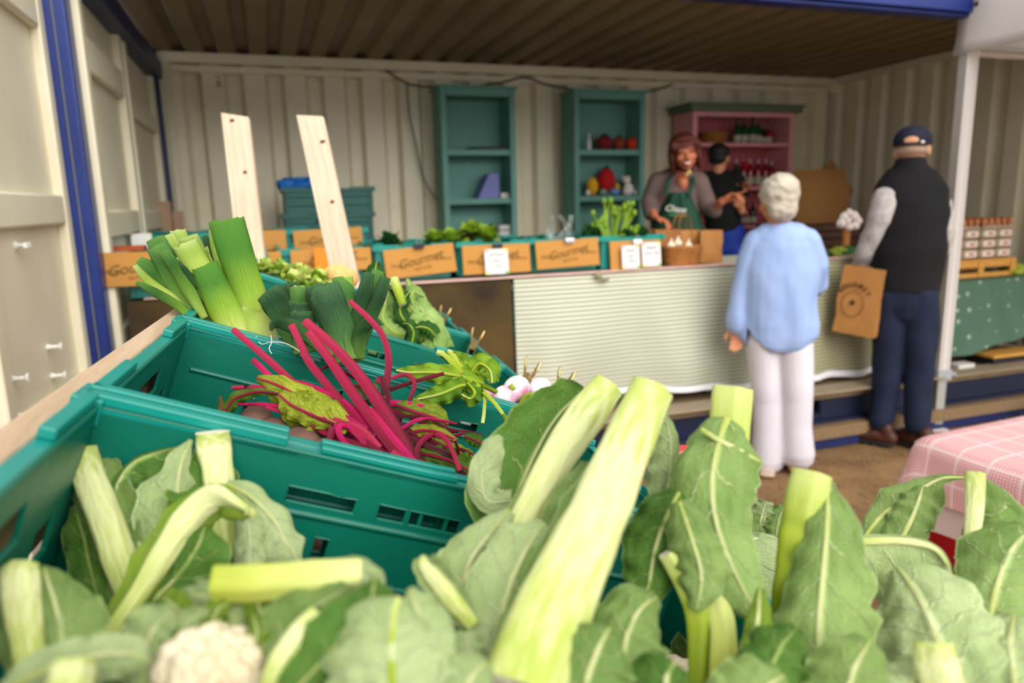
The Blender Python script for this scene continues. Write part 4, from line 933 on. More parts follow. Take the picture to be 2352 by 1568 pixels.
m.capsule([A(1512, 418), A(1492, 465, -.02), A(1495, 490, -.12)], [.072, .062, .052], 14); m.capsule([A(1603, 418), A(1628, 476, -.05), A(1642, 484, -.12)], [.072, .062, .05], 14)
o = remesh(m, 'cardigan', MATS['cardigan'], r, .008, 3)
m = MB()      # neckline skin and top
m.ell(A(1567, 420, -.075), (.036, .045, .055), 16, 10); m.build('neckline', MATS['skin_red'], r)
# apron: bib, straps, skirt, draped just in front of the cardigan
g = []
for i in range(15):
    t = i/14; y = 442+t*190; hw = 26+34*min(1, t*2.4)
    g.append([A(1556+hw*(j/8*2-1) + 2, y, -.155+.06*abs(j/8*2-1)**2 + .01*math.sin(j*2+t*5)) for j in range(9)])
m = MB(); m.grid(g); ap = m.build('apron', MATS['apron'], r, solid=.004)
m = MB()
for a, b, c_ in (((1530, 448), (1536, 410), (1552, 392)), ((1584, 448), (1592, 415), (1588, 392))):
    m.tube([V(p) for p in smoothpts([A(*a, -.16), A(a[0]*.4+b[0]*.6, 428, -.14), A(*b, -.10), A(*c_, .0)], 10)], (.013, .004), 6, side=SV)
m.build('apron_straps', MATS['apron'], r)
mat('apron_ink', 'cfcdbc', .7); mat('apron_green', '3f8a5a', .7)
lm = r.matrix_world.inverted(); p = A(1551, 480, -.178)
text('Chase', .055, lm @ Matrix.Translation(p) @ Matrix.Rotation(-AZ, 4, 'Z') @ Matrix.Rotation(R_(90), 4, 'X') @ Matrix.Rotation(R_(-8), 4, 'Z'), MATS['apron_ink'], r, 'print', shear=.35, bold=.001)
p = A(1556, 494, -.178); text('ORGANICS', .022, lm @ Matrix.Translation(p) @ Matrix.Rotation(-AZ, 4, 'Z') @ Matrix.Rotation(R_(90), 4, 'X') @ Matrix.Rotation(R_(-6), 4, 'Z'), MATS['apron_green'], r, 'print', bold=.001)
hr = lambda d: 1+.05*noise.noise(d*6)
m = MB(); blob(m, Mh, (0, -.10, .17), (.43, .47, .42), hr); 
for s_ in (-1, 1):
    blob(m, Mh, (s_*.37, -.06, -.10), (.10, .22, .40), hr); blob(m, Mh, (s_*.30, .16, .24), (.14, .17, .16), hr)
blob(m, Mh, (0, .22, .40), (.30, .15, .10), hr); blob(m, Mh, (0, -.22, -.2), (.34, .25, .36), hr)
remesh(m, 'hair', MATS['hair_auburn'], r, .007, 1)
m = MB()
for s_ in (-1, 1): blob(m, Mh, (s_*.14, .375, .04), (.045, .02, .02)); 
m.build('eyes', MATS['eye_dark'], r)
m = MB()
for s_ in (-1, 1): m.tube([Mh @ V((s_*.07, .40, .115)), Mh @ V((s_*.15, .39, .135)), Mh @ V((s_*.22, .345, .11))], .003, 6)
m.build('eyebrows', MATS['hair_auburn'], r)
m = MB(); m.tube([Mh @ V(p) for p in smoothpts([(-.12, .375, -.225), (-.06, .425, -.255), (0, .435, -.262), (.06, .425, -.255), (.12, .375, -.225)], 12)], [(.004, .003)]+[(.009, .004)]*10+[(.004, .003)], 8, side=V((0, 0, 1))); m.build('lips', MATS['lips'], r)
m = MB(); m.tube([Mh @ V(p) for p in smoothpts([(-.085, .41, -.232), (-.04, .44, -.25), (0, .447, -.255), (.04, .44, -.25), (.085, .41, -.232)], 12)], (.0055, .003), 8, side=V((0, 0, 1))); m.build('teeth', MATS['teeth'], r)
m = MB()
for k in range(7): m.ell(A(1578+k*1.2, 402-k*3 if k < 4 else 390+(k-4)*3, -.13), (.009, .009, .009), 8, 6)
m.build('necklace', MATS['beads'], r)

# ---------------------------------------------------------------- assistant, back turned, black T-shirt, blue shorts
YA = 4.95
B, AZ, P0 = person_frame(1660, 500, ZF, YA)
r = thing('person', 'dark-haired person with back turned in a black T-shirt and bright blue shorts', 'person', Matrix.Translation(P0))
m = MB(); Mh = head(m, B(1650, 365), .225, yaw=-AZ-R_(10), nod=R_(-14)); m.capsule([B(1650, 385), B(1652, 405)], [.052, .06], 14)
m.capsule([B(1655, 415), B(1658, 480), B(1662, 540)], [(.12, .07), (.12, .08), (.12, .09)], 18, side=SV)
m.capsule([B(1690, 415), B(1703, 455, -.02), B(1690, 470, -.1)], [.045, .036, .026], 12); hand(m, B(1693, 445, -.04)+V((.02, 0, -.02)), D(.4, -.3, .75), NV, L=.16, curl=.6)
m.capsule([B(1618, 415), B(1608, 470, .05), B(1625, 500, .16)], [.045, .036, .026], 12); hand(m, B(1627, 503, .17), D(.6, .6, -.1), V((0, 0, 1)), L=.16, curl=.6)
m.capsule([B(1694, 442, -.03), B(1704, 485, -.1)], [.036, .033], 10)
for dx in (-.08, .08): m.capsule([P0+SV*dx+V((0, 0, .65)), P0+SV*dx+V((0, 0, .35)), P0+SV*dx+V((0, 0, .06))], [.085, .055, .04], 12); f = P0+SV*dx+V((0, 0, .03)); m.capsule([f, f+NV*.12], [.035, .03], 10)
remesh(m, 'body', MATS['skin'], r, .008, 2)
m = MB(); m.capsule([B(1626, 416), B(1640, 406), B(1652, 402), B(1666, 406), B(1684, 416)], [.06, .06, .055, .06, .06], 14)
m.tube([B(1652, 400), B(1655, 425), B(1658, 480), B(1663, 532)], [(.08, .07), (.15, .11), (.145, .12), (.14, .13)], 24, side=SV)
m.capsule([B(1690, 412), B(1704, 440, -.01)], [.07, .062], 14); m.capsule([B(1620, 412), B(1612, 445, .02)], [.07, .062], 14); o = remesh(m, 't_shirt', MATS['tee_black'], r, .008, 3)
m = MB(); cc = P0+SV*.02; cc.z = 0
m.capsule([cc+V((0, 0, 1.22)), cc+V((0, 0, 1.1))], [(.165, .13), (.17, .13)], 20, side=SV)
for dx in (-.085, .085): m.capsule([cc+SV*dx+V((0, 0, 1.1)), cc+SV*dx*1.1+V((0, 0, .80))], [(.1, .12), (.105, .12)], 16, side=SV)
remesh(m, 'shorts', MATS['shorts_blue'], r, .008, 3)
m = MB(); blob(m, Mh, (0, -.06, .2), (.38, .42, .34), hr); blob(m, Mh, (0, -.2, -.02), (.32, .24, .24), hr); remesh(m, 'hair', MATS['hair_black'], r, .007, 1)
# ================================================================ gazebo, pink table, green table
mat('canvas', 'ece7e4', .7, bump=.15, bs=5, translu=.25); mat('canvas_under', 'c9a9a2', .8); mat('pole_white', 'd9d2ce', .5); mat('pole_grey', 'a8a7a0', .45)
r = thing('gazebo', 'white canopy gazebo with a square aluminium leg at the right', 'gazebo', T(4.02, 3.2, 0))
GX, GY = 4.02, 3.16
Pt = onZ(2147, 985, 0); GX, GY = Pt.x, Pt.y
azp = math.atan2(GX, GY)
def leg(x, y, hero=False):
    m = MB(); M_ = Matrix.Translation((x, y, 0)) @ Matrix.Rotation(-azp+R_(38), 4, 'Z')
    m.box((0, 0, .40), (.062, .062, .72), M_); lo = m.build('leg', MATS['pole_grey'], r, bevel=.006)
    m = MB(); m.box((0, 0, 1.35), (.074, .074, 1.95), M_); m.box((0, 0, .005), (.11, .11, .01), M_)
    for s_ in (-1, 1): m.box((s_*.02, -.0385, 1.35), (.004, .004, 1.93), M_)
    m.build('leg_sleeve', MATS['pole_white'], r, bevel=.006)
    m = MB(); m.box((0, 0, .37), (.096, .096, .07), M_); m.tube([M_ @ V((.04, -.03, .37)), M_ @ V((.08, -.04, .37))], .014, 10); m.build('collar', mat('collar', 'a7abaf', .4), r, bevel=.006)
leg(GX, GY); leg(GX+3.0, GY); leg(GX, GY-2.9); leg(GX+3.0, GY-2.9)
ZV0, ZV1 = 2.30, 2.66
def valance(p, q, nm):
    g = [[p.lerp(q, j/40)+V((0, 0, ZV1-(ZV1-ZV0)*i/6)) + V((.012*math.sin(j*1.1+i*.6)*i/6, .012*math.cos(j*1.3)*i/6, 0)) for j in range(41)] for i in range(7)]
    m = MB(); m.grid(g); m.build('valance', MATS['canvas'], r, solid=.002)
e_ = .05
c00, c10, c11, c01 = V((GX-e_, GY+e_, 0)), V((GX+3+e_, GY+e_, 0)), V((GX+3+e_, GY-2.9-e_, 0)), V((GX-e_, GY-2.9-e_, 0))
valance(c00, c10, 'a'); valance(c00, c01, 'b'); valance(c01, c11, 'c'); valance(c11, c10, 'd')
ap_ = V((GX+1.5, GY-1.45, 3.5)); m = MB()
for a, b in ((c00, c10), (c10, c11), (c11, c01), (c01, c00)):
    k = len(m.v); m.v += [a+V((0, 0, ZV1)), b+V((0, 0, ZV1)), ap_]; m._f([k, k+1, k+2])
m.build('roof', MATS['canvas'], r)
m = MB(); m.bar(V((GX, GY, 2.34)), V((GX+3, GY, 2.34)), .03, .03); m.bar(V((GX, GY, 2.34)), V((GX, GY-2.9, 2.34)), .03, .03); m.build('frame_bar', MATS['pole_grey'], r)
m = MB(); p_ = onX(2222, 18, GX-e_-.004) ; m.ell(V((GX-e_-.004, GY+.0-.06, 2.56)), (.004, .014, .016), 10, 8); m.build('eyelet', MATS['darkwood'], r)

# pink gingham table
gm = NT('gingham'); uv = gm.n('ShaderNodeUVMap'); sp = gm.n('ShaderNodeSeparateXYZ'); gm.l(uv.outputs[0], sp.inputs[0])
def band(o_, fr, du): return gm.math('LESS_THAN', gm.math('FRACT', gm.math('MULTIPLY', o_, fr)), du)
fx, fy = band(sp.outputs[0], 110, .5), band(sp.outputs[1], 110, .5)
fine = gm.math('MULTIPLY', gm.math('ADD', fx, fy), .5)
wx = gm.math('MAXIMUM', band(sp.outputs[0], 11.0, .085), band(sp.outputs[1], 11.0, .085))
c1 = gm.mix(fine, 'c67880', 'e6c2bf'); gm.l(gm.mix(gm.math('MULTIPLY', wx, .6), c1, 'e8dad8'), gm.b.inputs['Base Color']); gm.b.inputs['Roughness'].default_value = .75
TA, TB, TC = onZ(2150, 1000, .765), onZ(2500, 925, .765), onZ(2230, 1235, .62)
r = thing('table', 'round-cornered low table under the pink gingham cloth', 'table', T(2.47, 1.05, 0))
tcx, tcy = 2.47, 1.05; hw, hl = .50, .56; trz = R_(4)
TM = T(tcx, tcy, 0, trz)
m = MB(); m.box((0, 0, .735), (2*hw-.04, 2*hl-.04, .03), TM); m.build('table_top', MATS['wood_mid'], r, bevel=.01)
for sx in (-1, 1):
    for sy in (-1, 1): m = MB(); m.box((sx*(hw-.1), sy*(hl-.1), .36), (.05, .05, .72), TM); m.build('leg', MATS['wood_mid'], r)
def cloth_over(drop, off, name, mt, label, seedv, cat='tablecloth', zt=.756, hem=None):
    N_ = 72; g = []; uvs = []
    ext = drop
    for i in range(N_+1):
        row = []; ru = []
        for j in range(N_+1):
            X = (j/N_*2-1)*(hw+ext); Y = (i/N_*2-1)*(hl+ext); cx = max(-hw, min(hw, X)); cy = max(-hl, min(hl, Y)); dx, dy = X-cx, Y-cy; d = math.hypot(dx, dy)
            k = max(abs(dx), abs(dy)) if d else 0
            rr = .04
            if d < 1e-6: p = V((X, Y, zt))
            else:
                n = V((dx/d, dy/d, 0)); out = rr*math.sin(min(d/rr, math.pi/2)) ; dn = rr*(1-math.cos(min(d/rr, math.pi/2))) + max(0, d-rr*math.pi/2)
                cor = min(abs(dx), abs(dy))
                wav = .03*math.sin((X*6+Y*7)+seedv)*min(1, d/.15) + .02*noise.noise(V((X*5, Y*5, seedv)))*min(1, d/.1)
                p = V((cx, cy, zt)) + n*(out+off+abs(wav)*.8+cor*.35) + V((0, 0, -dn))
            row.append(TM @ (p+V((0, 0, .003*noise.noise(V((X*4, Y*4, seedv))))))); ru.append((X+3, Y+3))
        g.append(row); uvs.append(ru)
    m = MB(); m.grid(g, uvs=uvs); o = m.build(name, mt, M=T(tcx, tcy, zt)); return tag(o, label, cat)
mat('undercloth', 'ddc9c6', .8, translu=.2)
cloth_over(.30, .004, 'undercloth', MATS['undercloth'], 'plain off-white cloth showing below the pink gingham cloth', 2.0, zt=.753, cat='tablecloth')
cloth_over(.205, .022, 'gingham_tablecloth', MATS['gingham'], 'pink and white gingham tablecloth on the low table at the lower right', 2.0, zt=.759)
mat('red_plastic', 'b3121c', .4)
q = onZ(2188, 1272, .02); m = MB(); m.lathe([(0, 0), (.10, 0), (.13, .2), (.135, .2), (.135, .21), (.105, .012), (0, .012)], 20, c=(q.x, q.y, 0)); tag(m.build('bucket', MATS['red_plastic'], M=T(q.x, q.y, 0)), 'red plastic bucket on the ground under the pink table', 'bucket')

# green table with star print cloth on the container deck at right, eggs, pallet box
sm = NT('starcloth'); tc = sm.n('ShaderNodeTexCoord'); uvn = sm.n('ShaderNodeUVMap'); vo = sm.n('ShaderNodeTexVoronoi'); vo.inputs['Scale'].default_value = 11; vo.inputs['Randomness'].default_value = .25; sm.l(uvn.outputs[0], vo.inputs[0])
sm.l(sm.mix(sm.math('LESS_THAN', vo.outputs[0], .16), '4a6b58', '9db09a'), sm.b.inputs['Base Color']); sm.b.inputs['Roughness'].default_value = .85
X0, X1 = 4.22, 5.22
r = thing('trestle_table', 'short table under the green star print cloth, right of the aluminium leg', 'table', T(4.72, 3.8, ZF))
m = MB(); m.box(((X0+X1)/2, 3.83, .905), (X1-X0-.02, .62, .025)); m.build('table_top', MATS['wood_mid'], r)
for x in (X0+.1, X1-.1):
    for y in (3.58, 4.08): m = MB(); m.box((x, y, (ZF+.89)/2), (.03, .03, .89-ZF)); m.build('leg', MATS['steel'], r)
drape('star_tablecloth', X0, X1, .922, .40, .55, MATS['starcloth'], 'dull green tablecloth with small pale stars, right of the aluminium leg', y=3.52, amp=.02, folds=4, seed=5, back=.6)
r = thing('wooden_crate', 'small open wooden fruit box used as a stand under the egg trays', 'crate', T(4.62, 3.75, .93))
mat('pine', 'd9a04a', .65, 'c48a38', 8, .5, stretch=(2, 9, 9))
for y in (3.60, 3.9):
    m = MB(); m.box((4.62, y, .945), (.62, .012, .03)); m.build('slat', MATS['pine'], r); m = MB(); m.box((4.62, y, 1.02), (.62, .012, .045)); m.build('slat', MATS['pine'], r)
    for x in (4.32, 4.62, 4.92): m = MB(); m.box((x, y-.004, .985), (.05, .016, .11)); m.build('upright', MATS['pine'], r)
m = MB(); m.box((4.62, 3.75, 1.046), (.64, .32, .01)); m.build('top_board', MATS['pine'], r)
mat('pulp', 'b9a48e', .9, 'a8917a', 20, .5, bump=.4, bs=60); mat('egg', 'cf8a5c', .5, 'b8693c', 5, .5); mat('carton_label', 'e8e2d8', .7); mat('carton_red', 'c06a44', .7)
def egg_tray(x, y, z, label, eggs=True, top=False):
    M = T(x, y, z); r = thing('egg_carton' if not top else 'egg_tray', label, 'eggs', M, 'egg cartons stacked on the green table')
    m = MB()
    if top:
        g = [[V((-.15+.30*j/24, -.14+.28*i/24, .02+.014*math.sin(j*math.pi/2)*math.sin(i*math.pi/2)-(.02 if i in (0, 24) or j in (0, 24) else 0))) for j in range(25)] for i in range(25)]
        m.grid(g); m.box((0, 0, .005), (.29, .27, .01)); m.build('tray', MATS['pulp'], r, local=True)
        for i in range(5):
            for j in range(5): m = MB(); m.ell((-.12+.06*i, -.115+.057*j, .045), (.021, .021, .028), 10, 8); m.build('egg', MATS['egg'], r, local=True)
    else:
        for k in range(2):
            m.box((-.075+.15*k, 0, .035), (.145, .26, .062))
        m.build('carton', MATS['pulp'], r, local=True, bevel=.012)
        for k in range(2):
            m = MB(); m.box((-.075+.15*k, -.1315, .035), (.10, .003, .036)); m.build('label', MATS['carton_label'], r, local=True)
            m = MB(); m.box((-.07+.15*k, -.134, .035), (.045, .002, .016)); m.build('print', MATS['carton_red'], r, local=True)
    return r
for cx_, nm in ((4.47, 'left'), (4.78, 'right')):
    for k in range(3): egg_tray(cx_, 3.75, 1.052+.068*k, ['bottom', 'middle', 'upper'][k]+' pulp egg carton of the '+nm+' stack on the wooden box')
egg_tray(4.47, 3.75, 1.256, 'open tray of brown eggs on top of the left carton stack', top=True); egg_tray(4.78, 3.75, 1.256, 'open tray of brown eggs on top of the right carton stack', top=True)
mat('lime', 'a8b43c', .6, '8a9a2a', 20, .5)
q = onY(2312, 628, 3.62); m = MB(); m.ell(V((5.02, 3.66, .965)), (.10, .08, .04), 20, 10, f=lambda d: 1+.15*noise.noise(d*4)); m.ell(V((4.96, 3.6, .95)), (.06, .05, .03), f=lambda d: 1+.2*noise.noise(d*5))
tag(m.build('lettuce', MATS['lime'], M=T(5.02, 3.66, .93)), 'yellow green lettuce lying at the right end of the green table', 'lettuce')
m = MB(); q = onY(2330, 812, 3.40); m.box((q.x+.06, 3.48, q.z-.01), (.5, .16, .02), None); tag(m.build('wooden_board', MATS['pine'], bevel=.003, M=T(q.x+.06, 3.48, q.z-.02)), 'pale wooden board resting under the green table edge', 'board')
m = MB(); m.box((q.x+.02, 3.5, q.z-.065), (.42, .2, .08)); tag(m.build('black_case', MATS['black'], M=T(q.x+.02, 3.5, ZF)), 'black box on the deck under the wooden board', 'box')
m = MB(); q = onY(2215, 833, 3.42); m.box((q.x, 3.44, ZF+.021), (.14, .08, .025)); tag(m.build('white_block', MATS['paper'], M=T(q.x, 3.44, ZF)), 'small white block on the deck at the hem of the green cloth', 'block')

# ================================================================ produce in the counter crates
mat('lettuce_green', '8fae2a', .55, '6f9420', 14, .5, translu=.2); mat('lettuce_dark', '3a1e1c', .5, '2a2a18', 14, .5); mat('celery', '86a322', .5, '55801a', 9, .5, translu=.15); mat('darkgreen', '1c4a1e', .55, '2c6426', 14, .5, translu=.15)
mat('plastic_film', 'dfe3e0', .15, trans=.0, alpha=.35, spec=.8)
def frill(c, R, H, mt, name, label, cat, group, n=9, seed=0, up=V((0, 0, 1)), M=None, twist=.5, wave=.3):
    """head of crinkled leaves: each leaf its own part"""
    c = V(c); r = thing(name, label, cat, Matrix.Translation(c), group); rr = random.Random(seed)
    for k in range(n):
        a = 2.4*k + rr.random()*.6; ring = k/n; lean = .15+.95*ring; L_ = R*(1.1-.25*ring)*(.9+.3*rr.random()); wd_ = L_*.75
        d = V((math.cos(a), math.sin(a), 0)); s = V((-math.sin(a), math.cos(a), 0)); g = []; uv = None
        for i in range(9):
            t = i/8; b_ = lean*(t**1.2)*1.2; p = d*(L_*t*math.sin(b_)) + V((0, 0, H/R*L_*t*math.cos(b_)*.9)); wq = wd_*math.sin(min(1, t*1.15+.12)*math.pi*.62)*.55
            g.append([c + p + s*(wq*(j/6*2-1)) + (V((0, 0, 1))*.5-d*.4)*(abs(j/6*2-1)**2*wq*.7) + V((0, 0, 1))*wave*.1*L_*math.sin(j*2.3+i*2.1+k)*t + d*wave*.1*L_*math.cos(j*3.1+i*1.7+k)*t for j in range(7)])
        m = MB(); m.grid(g, uvs='auto'); m.build('leaf', mt if not isinstance(mt, list) else mt[k % len(mt)], r)
    return r
gl = 'greens in the counter crates'
for k, (x, y, R, mt, lb) in enumerate(((1040, 566, .11, 'lettuce_green', 'light green lettuce, leftmost in the lettuce crate'), (1085, 552, .12, 'lettuce_green', 'light green lettuce under the white boxes, middle of the crate'), (1120, 560, .11, 'lettuce_green', 'light green lettuce behind the price card clip'), (1068, 562, .08, 'lettuce_dark', 'dark red lettuce low between the green ones'), (1118, 545, .09, 'lettuce_dark', 'dark red lettuce at the top of the lettuce pile'), (895, 572, .10, 'darkgreen', 'dark green leaves rising behind the tilted cardboard sign, left'), (1000, 562, .09, 'lettuce_green', 'yellow green leaves behind the clip of the tilted sign'))):
    p = onY(x, y+2, 3.78+(.08 if k in (1, 4) else 0)); frill(p, R, R*.8, MATS[mt], 'lettuce', lb, 'lettuce', gl, n=11, seed=k)
for k, (x, y, lb) in enumerate(((1205, 560, 'dark kale bunch behind the right edge of the lettuce crate'), (1245, 556, 'dark kale bunch left of the clear plastic film'), (1345, 560, 'dark leafy bunch behind the clip of the wrapped greens'))):
    frill(onY(x, y+14, 3.76), .08, .06, MATS['darkgreen'], 'kale', lb, 'kale', gl, n=9, seed=20+k)
# celery heads
r = thing('celery', 'bunch of tall yellow green celery standing in its crate', 'celery', Matrix.Translation(onY(1405, 560, 3.75)), gl)
for k, (x0, x1, yt, w) in enumerate(((1395, 1372, 505, .014), (1400, 1392, 480, .016), (1405, 1408, 472, .018), (1410, 1425, 488, .014), (1418, 1442, 476, .018), (1428, 1448, 492, .016), (1436, 1462, 520, .015), (1400, 1382, 520, .014))):
    m = MB(); a = onY(x0, 570, 3.74+.01*k); b = onY(x1, yt, 3.74+.03*(k % 3)); m.tube([V(p) for p in smoothpts([a, (a+b)/2+V((.01*(-1)**k, 0, 0)), b], 8)], [(w*1.2, w*.5)]*4+[(w, w*.4)]*4, 8, ridge=.08)
    for q_ in range(3): 
        e2 = b+V((rnd.uniform(-.03, .03), rnd.uniform(-.03, .03), rnd.uniform(-.03, .05))); m.tube([b+V((0, 0, -.04)), e2], .006, 5); m.ell(e2, (.016, .012, .02), 8, 6)
    m.build('stalk', MATS['celery'], r)
for k, x in enumerate((1352, 1368, 1430, 1475)): frill(onY(x, 572, 3.8), .10, .12, MATS['darkgreen'], 'spinach', ['dark spinach leaves left of the celery, outermost', 'dark spinach leaves touching the celery on its left', 'dark spinach leaves behind the celery', 'dark leaves between the celery and the paper bag'][k], 'spinach', gl, n=8, seed=40+k)
m = MB(); p = onY(1300, 540, 3.72)
for k in range(3):
    g = [[p + V((-.09+.06*k+.07*t*math.sin(k*2.1), .02*math.sin(t*5+k), -.03+.14*t)) + V((.03*s_*(1-t*.6), .02*math.sin(s_*4+t*3), 0)) for s_ in (-1, -.5, 0, .5, 1)] for t in [i/7 for i in range(8)]]
    m.grid(g)
tag(m.build('plastic_film', MATS['plastic_film'], M=Matrix.Translation(p)), 'crumpled clear plastic wrap sticking up from the third crate', 'wrap')
# greens and bottle at right end of the counter
for k, (x, y) in enumerate(((1895, 592), (1915, 588), (1938, 592), (1925, 582), (1948, 580))):
    p = onY(x, y-6, 3.72+.05*k); m = MB(); m.ell(p+V((0, 0, -.0)), (.06, .045, .03), 14, 8, f=lambda d: 1+.25*noise.noise(d*4+V((k, 0, 0)))); tag(m.build('sprout_top', MATS['lime'] if k % 2 else MATS['darkgreen'], M=Matrix.Translation(p)), ['leftmost dark green', 'second yellow green', 'middle dark green', 'upper yellow green', 'rightmost dark green'][k]+' clump of greens between woman and man', 'greens', 'greens at the right end of the counter')
m = MB(); a, b = onY(1888, 585, 3.75), onY(1930, 574, 3.85); m.tube([a, a.lerp(b, .6), b], [.022, .022, .009], 12); tag(m.build('green_bottle', MATS['glass_green'], M=Matrix.Translation(a)), 'dark green bottle lying on the greens beside the woman', 'bottle')
# brown paper sacks at the far left behind the gap between posts
for k, (x, y, w_, h_, lb) in enumerate(((372, 500, .16, .30, 'tall brown paper sack by the rear corner post'), (400, 510, .14, .24, 'shorter brown paper sack right of the tall one, by the rear post'))):
    p = onY(x, 560, 5.35+.1*k); paper_bag(T(p.x, p.y, p.z-.02, .3*k), w_, .12, h_, lb, 'sackc' if 0 else 'kraft_pink', handles=False, group='brown sacks by the rear post') if mat('kraft_pink', 'b0927a', .8, '9a7a62', 6, .5, bump=.3, bs=18) else 0
p = onY(335, 530, 5.3); m = MB(); m.box(p, (.16, .16, .17)); tag(m.build('carton', mat('pinkish', 'b8a49a', .8), M=Matrix.Translation(p)), 'pinkish white carton left of the brown paper sacks', 'carton')
p = onY(365, 575, 5.4); m = MB(); m.box((p.x, 5.4, (ZF+p.z-.035)/2), (.5, .5, p.z-.03-ZF)); tag(m.build('low_cupboard', MATS['wood_mid'], bevel=.004, M=T(p.x, 5.4, ZF)), 'low wooden cupboard in the back left corner under the sacks', 'cupboard')
# ================================================================ near display: sloping stand with a row of teal crates
CR = crate_proto('crate', 'x', 'teal crates on the sloping stand', MATS['crate'], MATS['rimlight'])
CR['label'] = 'nearest teal crate on the stand, full of cauliflowers'; CR.matrix_world = FM(-.407, 0, 0); ROOTM[CR.name] = FM(-.407, 0, 0).inverted()
for k, (u, v, w, lb) in enumerate(((.0, 0, 0, 'second teal crate on the stand, holding beetroot with red stems'), (.407, 0, 0, 'third teal crate on the stand, holding leeks and turnips'), (.814, 0, 0, 'fourth teal crate on the stand, holding pointed cabbages'), (1.221, 0, 0, 'farthest teal crate on the stand, holding pale green heads by the planks'))):
    dup(CR, FM(u, v, w), lb)
dup(CR, FM(-.407, .63, -.13), 'lower teal crate on the stand under the right-hand cauliflower leaves')
r = thing('market_stand', 'sloping timber market stand carrying the row of teal crates', 'stand', Matrix.Translation((0, 1.1, 0)))
m = MB(); Mf = FM(0, 0, 0)
for k in range(5):
    m = MB(); m.box((.06+.128*k, .41, -.19), (.11, 2.5, .02), Mf); m.build('board', MATS['wood_rail'], r, bevel=.002)
m = MB(); m.box((.93, -.2, -.315), (.60, .5, .02), Mf); m.build('lower_board', MATS['wood_rail'], r, bevel=.002)
m = MB(); m.box((-.018, .5, -.075), (.024, 2.45, .13), Mf); m.build('side_rail', MATS['wood_rail'], r, bevel=.003)
m = MB(); m.box((.625, .75, -.16), (.024, 1.9, .08), Mf); m.build('side_rail', MATS['wood_rail'], r, bevel=.003)
for u in (-.6, .5, 1.55):
    for v in (.02, .58):
        t_ = F(u, v, -.2); m = MB(); m.box((t_.x, t_.y, t_.z/2), (.07, .045, t_.z), None); m.build('leg', MATS['wood_mid'], r, bevel=.002)
    a_, b_ = F(u, .02, -.22), F(u, .6, -.22); m = MB(); m.bar(a_, b_, .045, .05); m.build('cross_rail', MATS['wood_mid'], r, bevel=.002)
for u in (-.4, -.02):
    t_ = F(u, 1.15, -.33); m = MB(); m.box((t_.x, t_.y, t_.z/2), (.06, .045, t_.z)); m.build('leg', MATS['wood_mid'], r, bevel=.002)
# broken wood scrap seen through the hand hole
# two pale planks standing behind the row
for (a_, b_, w_, lb, kn) in (((541, 266, 2.33), (578, 590, 2.30), .086, 'pale wooden plank standing nearly upright, left of the two', ((528, 272), (561, 394))), ((713, 268, 2.30), (789, 618, 2.26), .083, 'pale wooden plank leaning left, in front of the cardboard signs', ((745, 330), (770, 470)))):
    A_, B_ = at(*a_), at(*b_); d_ = (B_-A_).normalized(); E_ = A_ + d_*((A_.z-.02)/-d_.z); z_ = -d_
    yv = V((math.sin(R_(17)), math.cos(R_(17)), 0)); x_ = yv.cross(z_).normalized(); yv = z_.cross(x_)
    M_ = Matrix((x_, yv, z_)).transposed().to_4x4(); M_.translation = E_; Lp = (A_-E_).length
    r = thing('wooden_plank', lb, 'plank', M_, 'pale planks behind the stand')
    m = MB(); g_ = [[V((w_/2*sx, .011*sy, Lp*t - (.30*w_/2*sx if t == 1 else 0))) for sx, sy in ((-1, -1), (1, -1), (1, 1), (-1, 1))] for t in (0, .5, 1)]
    m.grid(g_, close=True); m._f([8, 9, 10, 11]); m._f([3, 2, 1, 0]); m.build('board', MATS['wood_pale'], r, local=True, bevel=.002)
    for k_, (kx, ky) in enumerate(kn):
        p_ = M_.inverted() @ at(kx, ky, 2.3); m = MB(); m.ell((p_.x, -.0112, p_.z), (.007 if k_ else .009, .0012, .006), 10, 6); m.build('knot', MATS['knot'], r, local=True)
# bulldog clips on the right rims, wire loops up
mat('brass', 'b79a6a', .35, metal=.7)
for (x, y, d_, lb) in ((1013, 742, 2.12, 'farthest brass coloured clip on the right rim of the crates'), (1085, 800, 1.80, 'middle brass coloured clip on the right rim, beside the cabbages'), (1207, 880, 1.45, 'wire clip standing behind the turnips'), (1283, 905, 1.40, 'nearest wire clip, right of the turnips')):
    p_ = at(x, y, d_); M_ = Matrix.Translation(p_) @ Matrix.Rotation(R_(-20), 4, 'Z') @ Matrix.Rotation(R_(20), 4, 'Y'); r = thing('bulldog_clip', lb, 'clip', M_, 'clips on the right rims of the stand crates')
    m = MB(); m.box((.008, 0, -.004), (.003, .05, .026)); m.box((-.008, 0, -.004), (.003, .05, .026)); m.tube([(0, -.025, .010), (0, .025, .010)], .008, 8); m.build('jaw', MATS['brass'], r, local=True)
    for s_ in (-1, 1):
        m = MB(); m.tube([V(q) for q in smoothpts([(s_*.006, -.008, .012), (s_*.012, -.010, .035), (s_*.015, 0, .052), (s_*.012, .010, .035), (s_*.006, .008, .012)], 12)], .0022, 6); m.build('wire_handle', MATS['brass'], r, local=True)

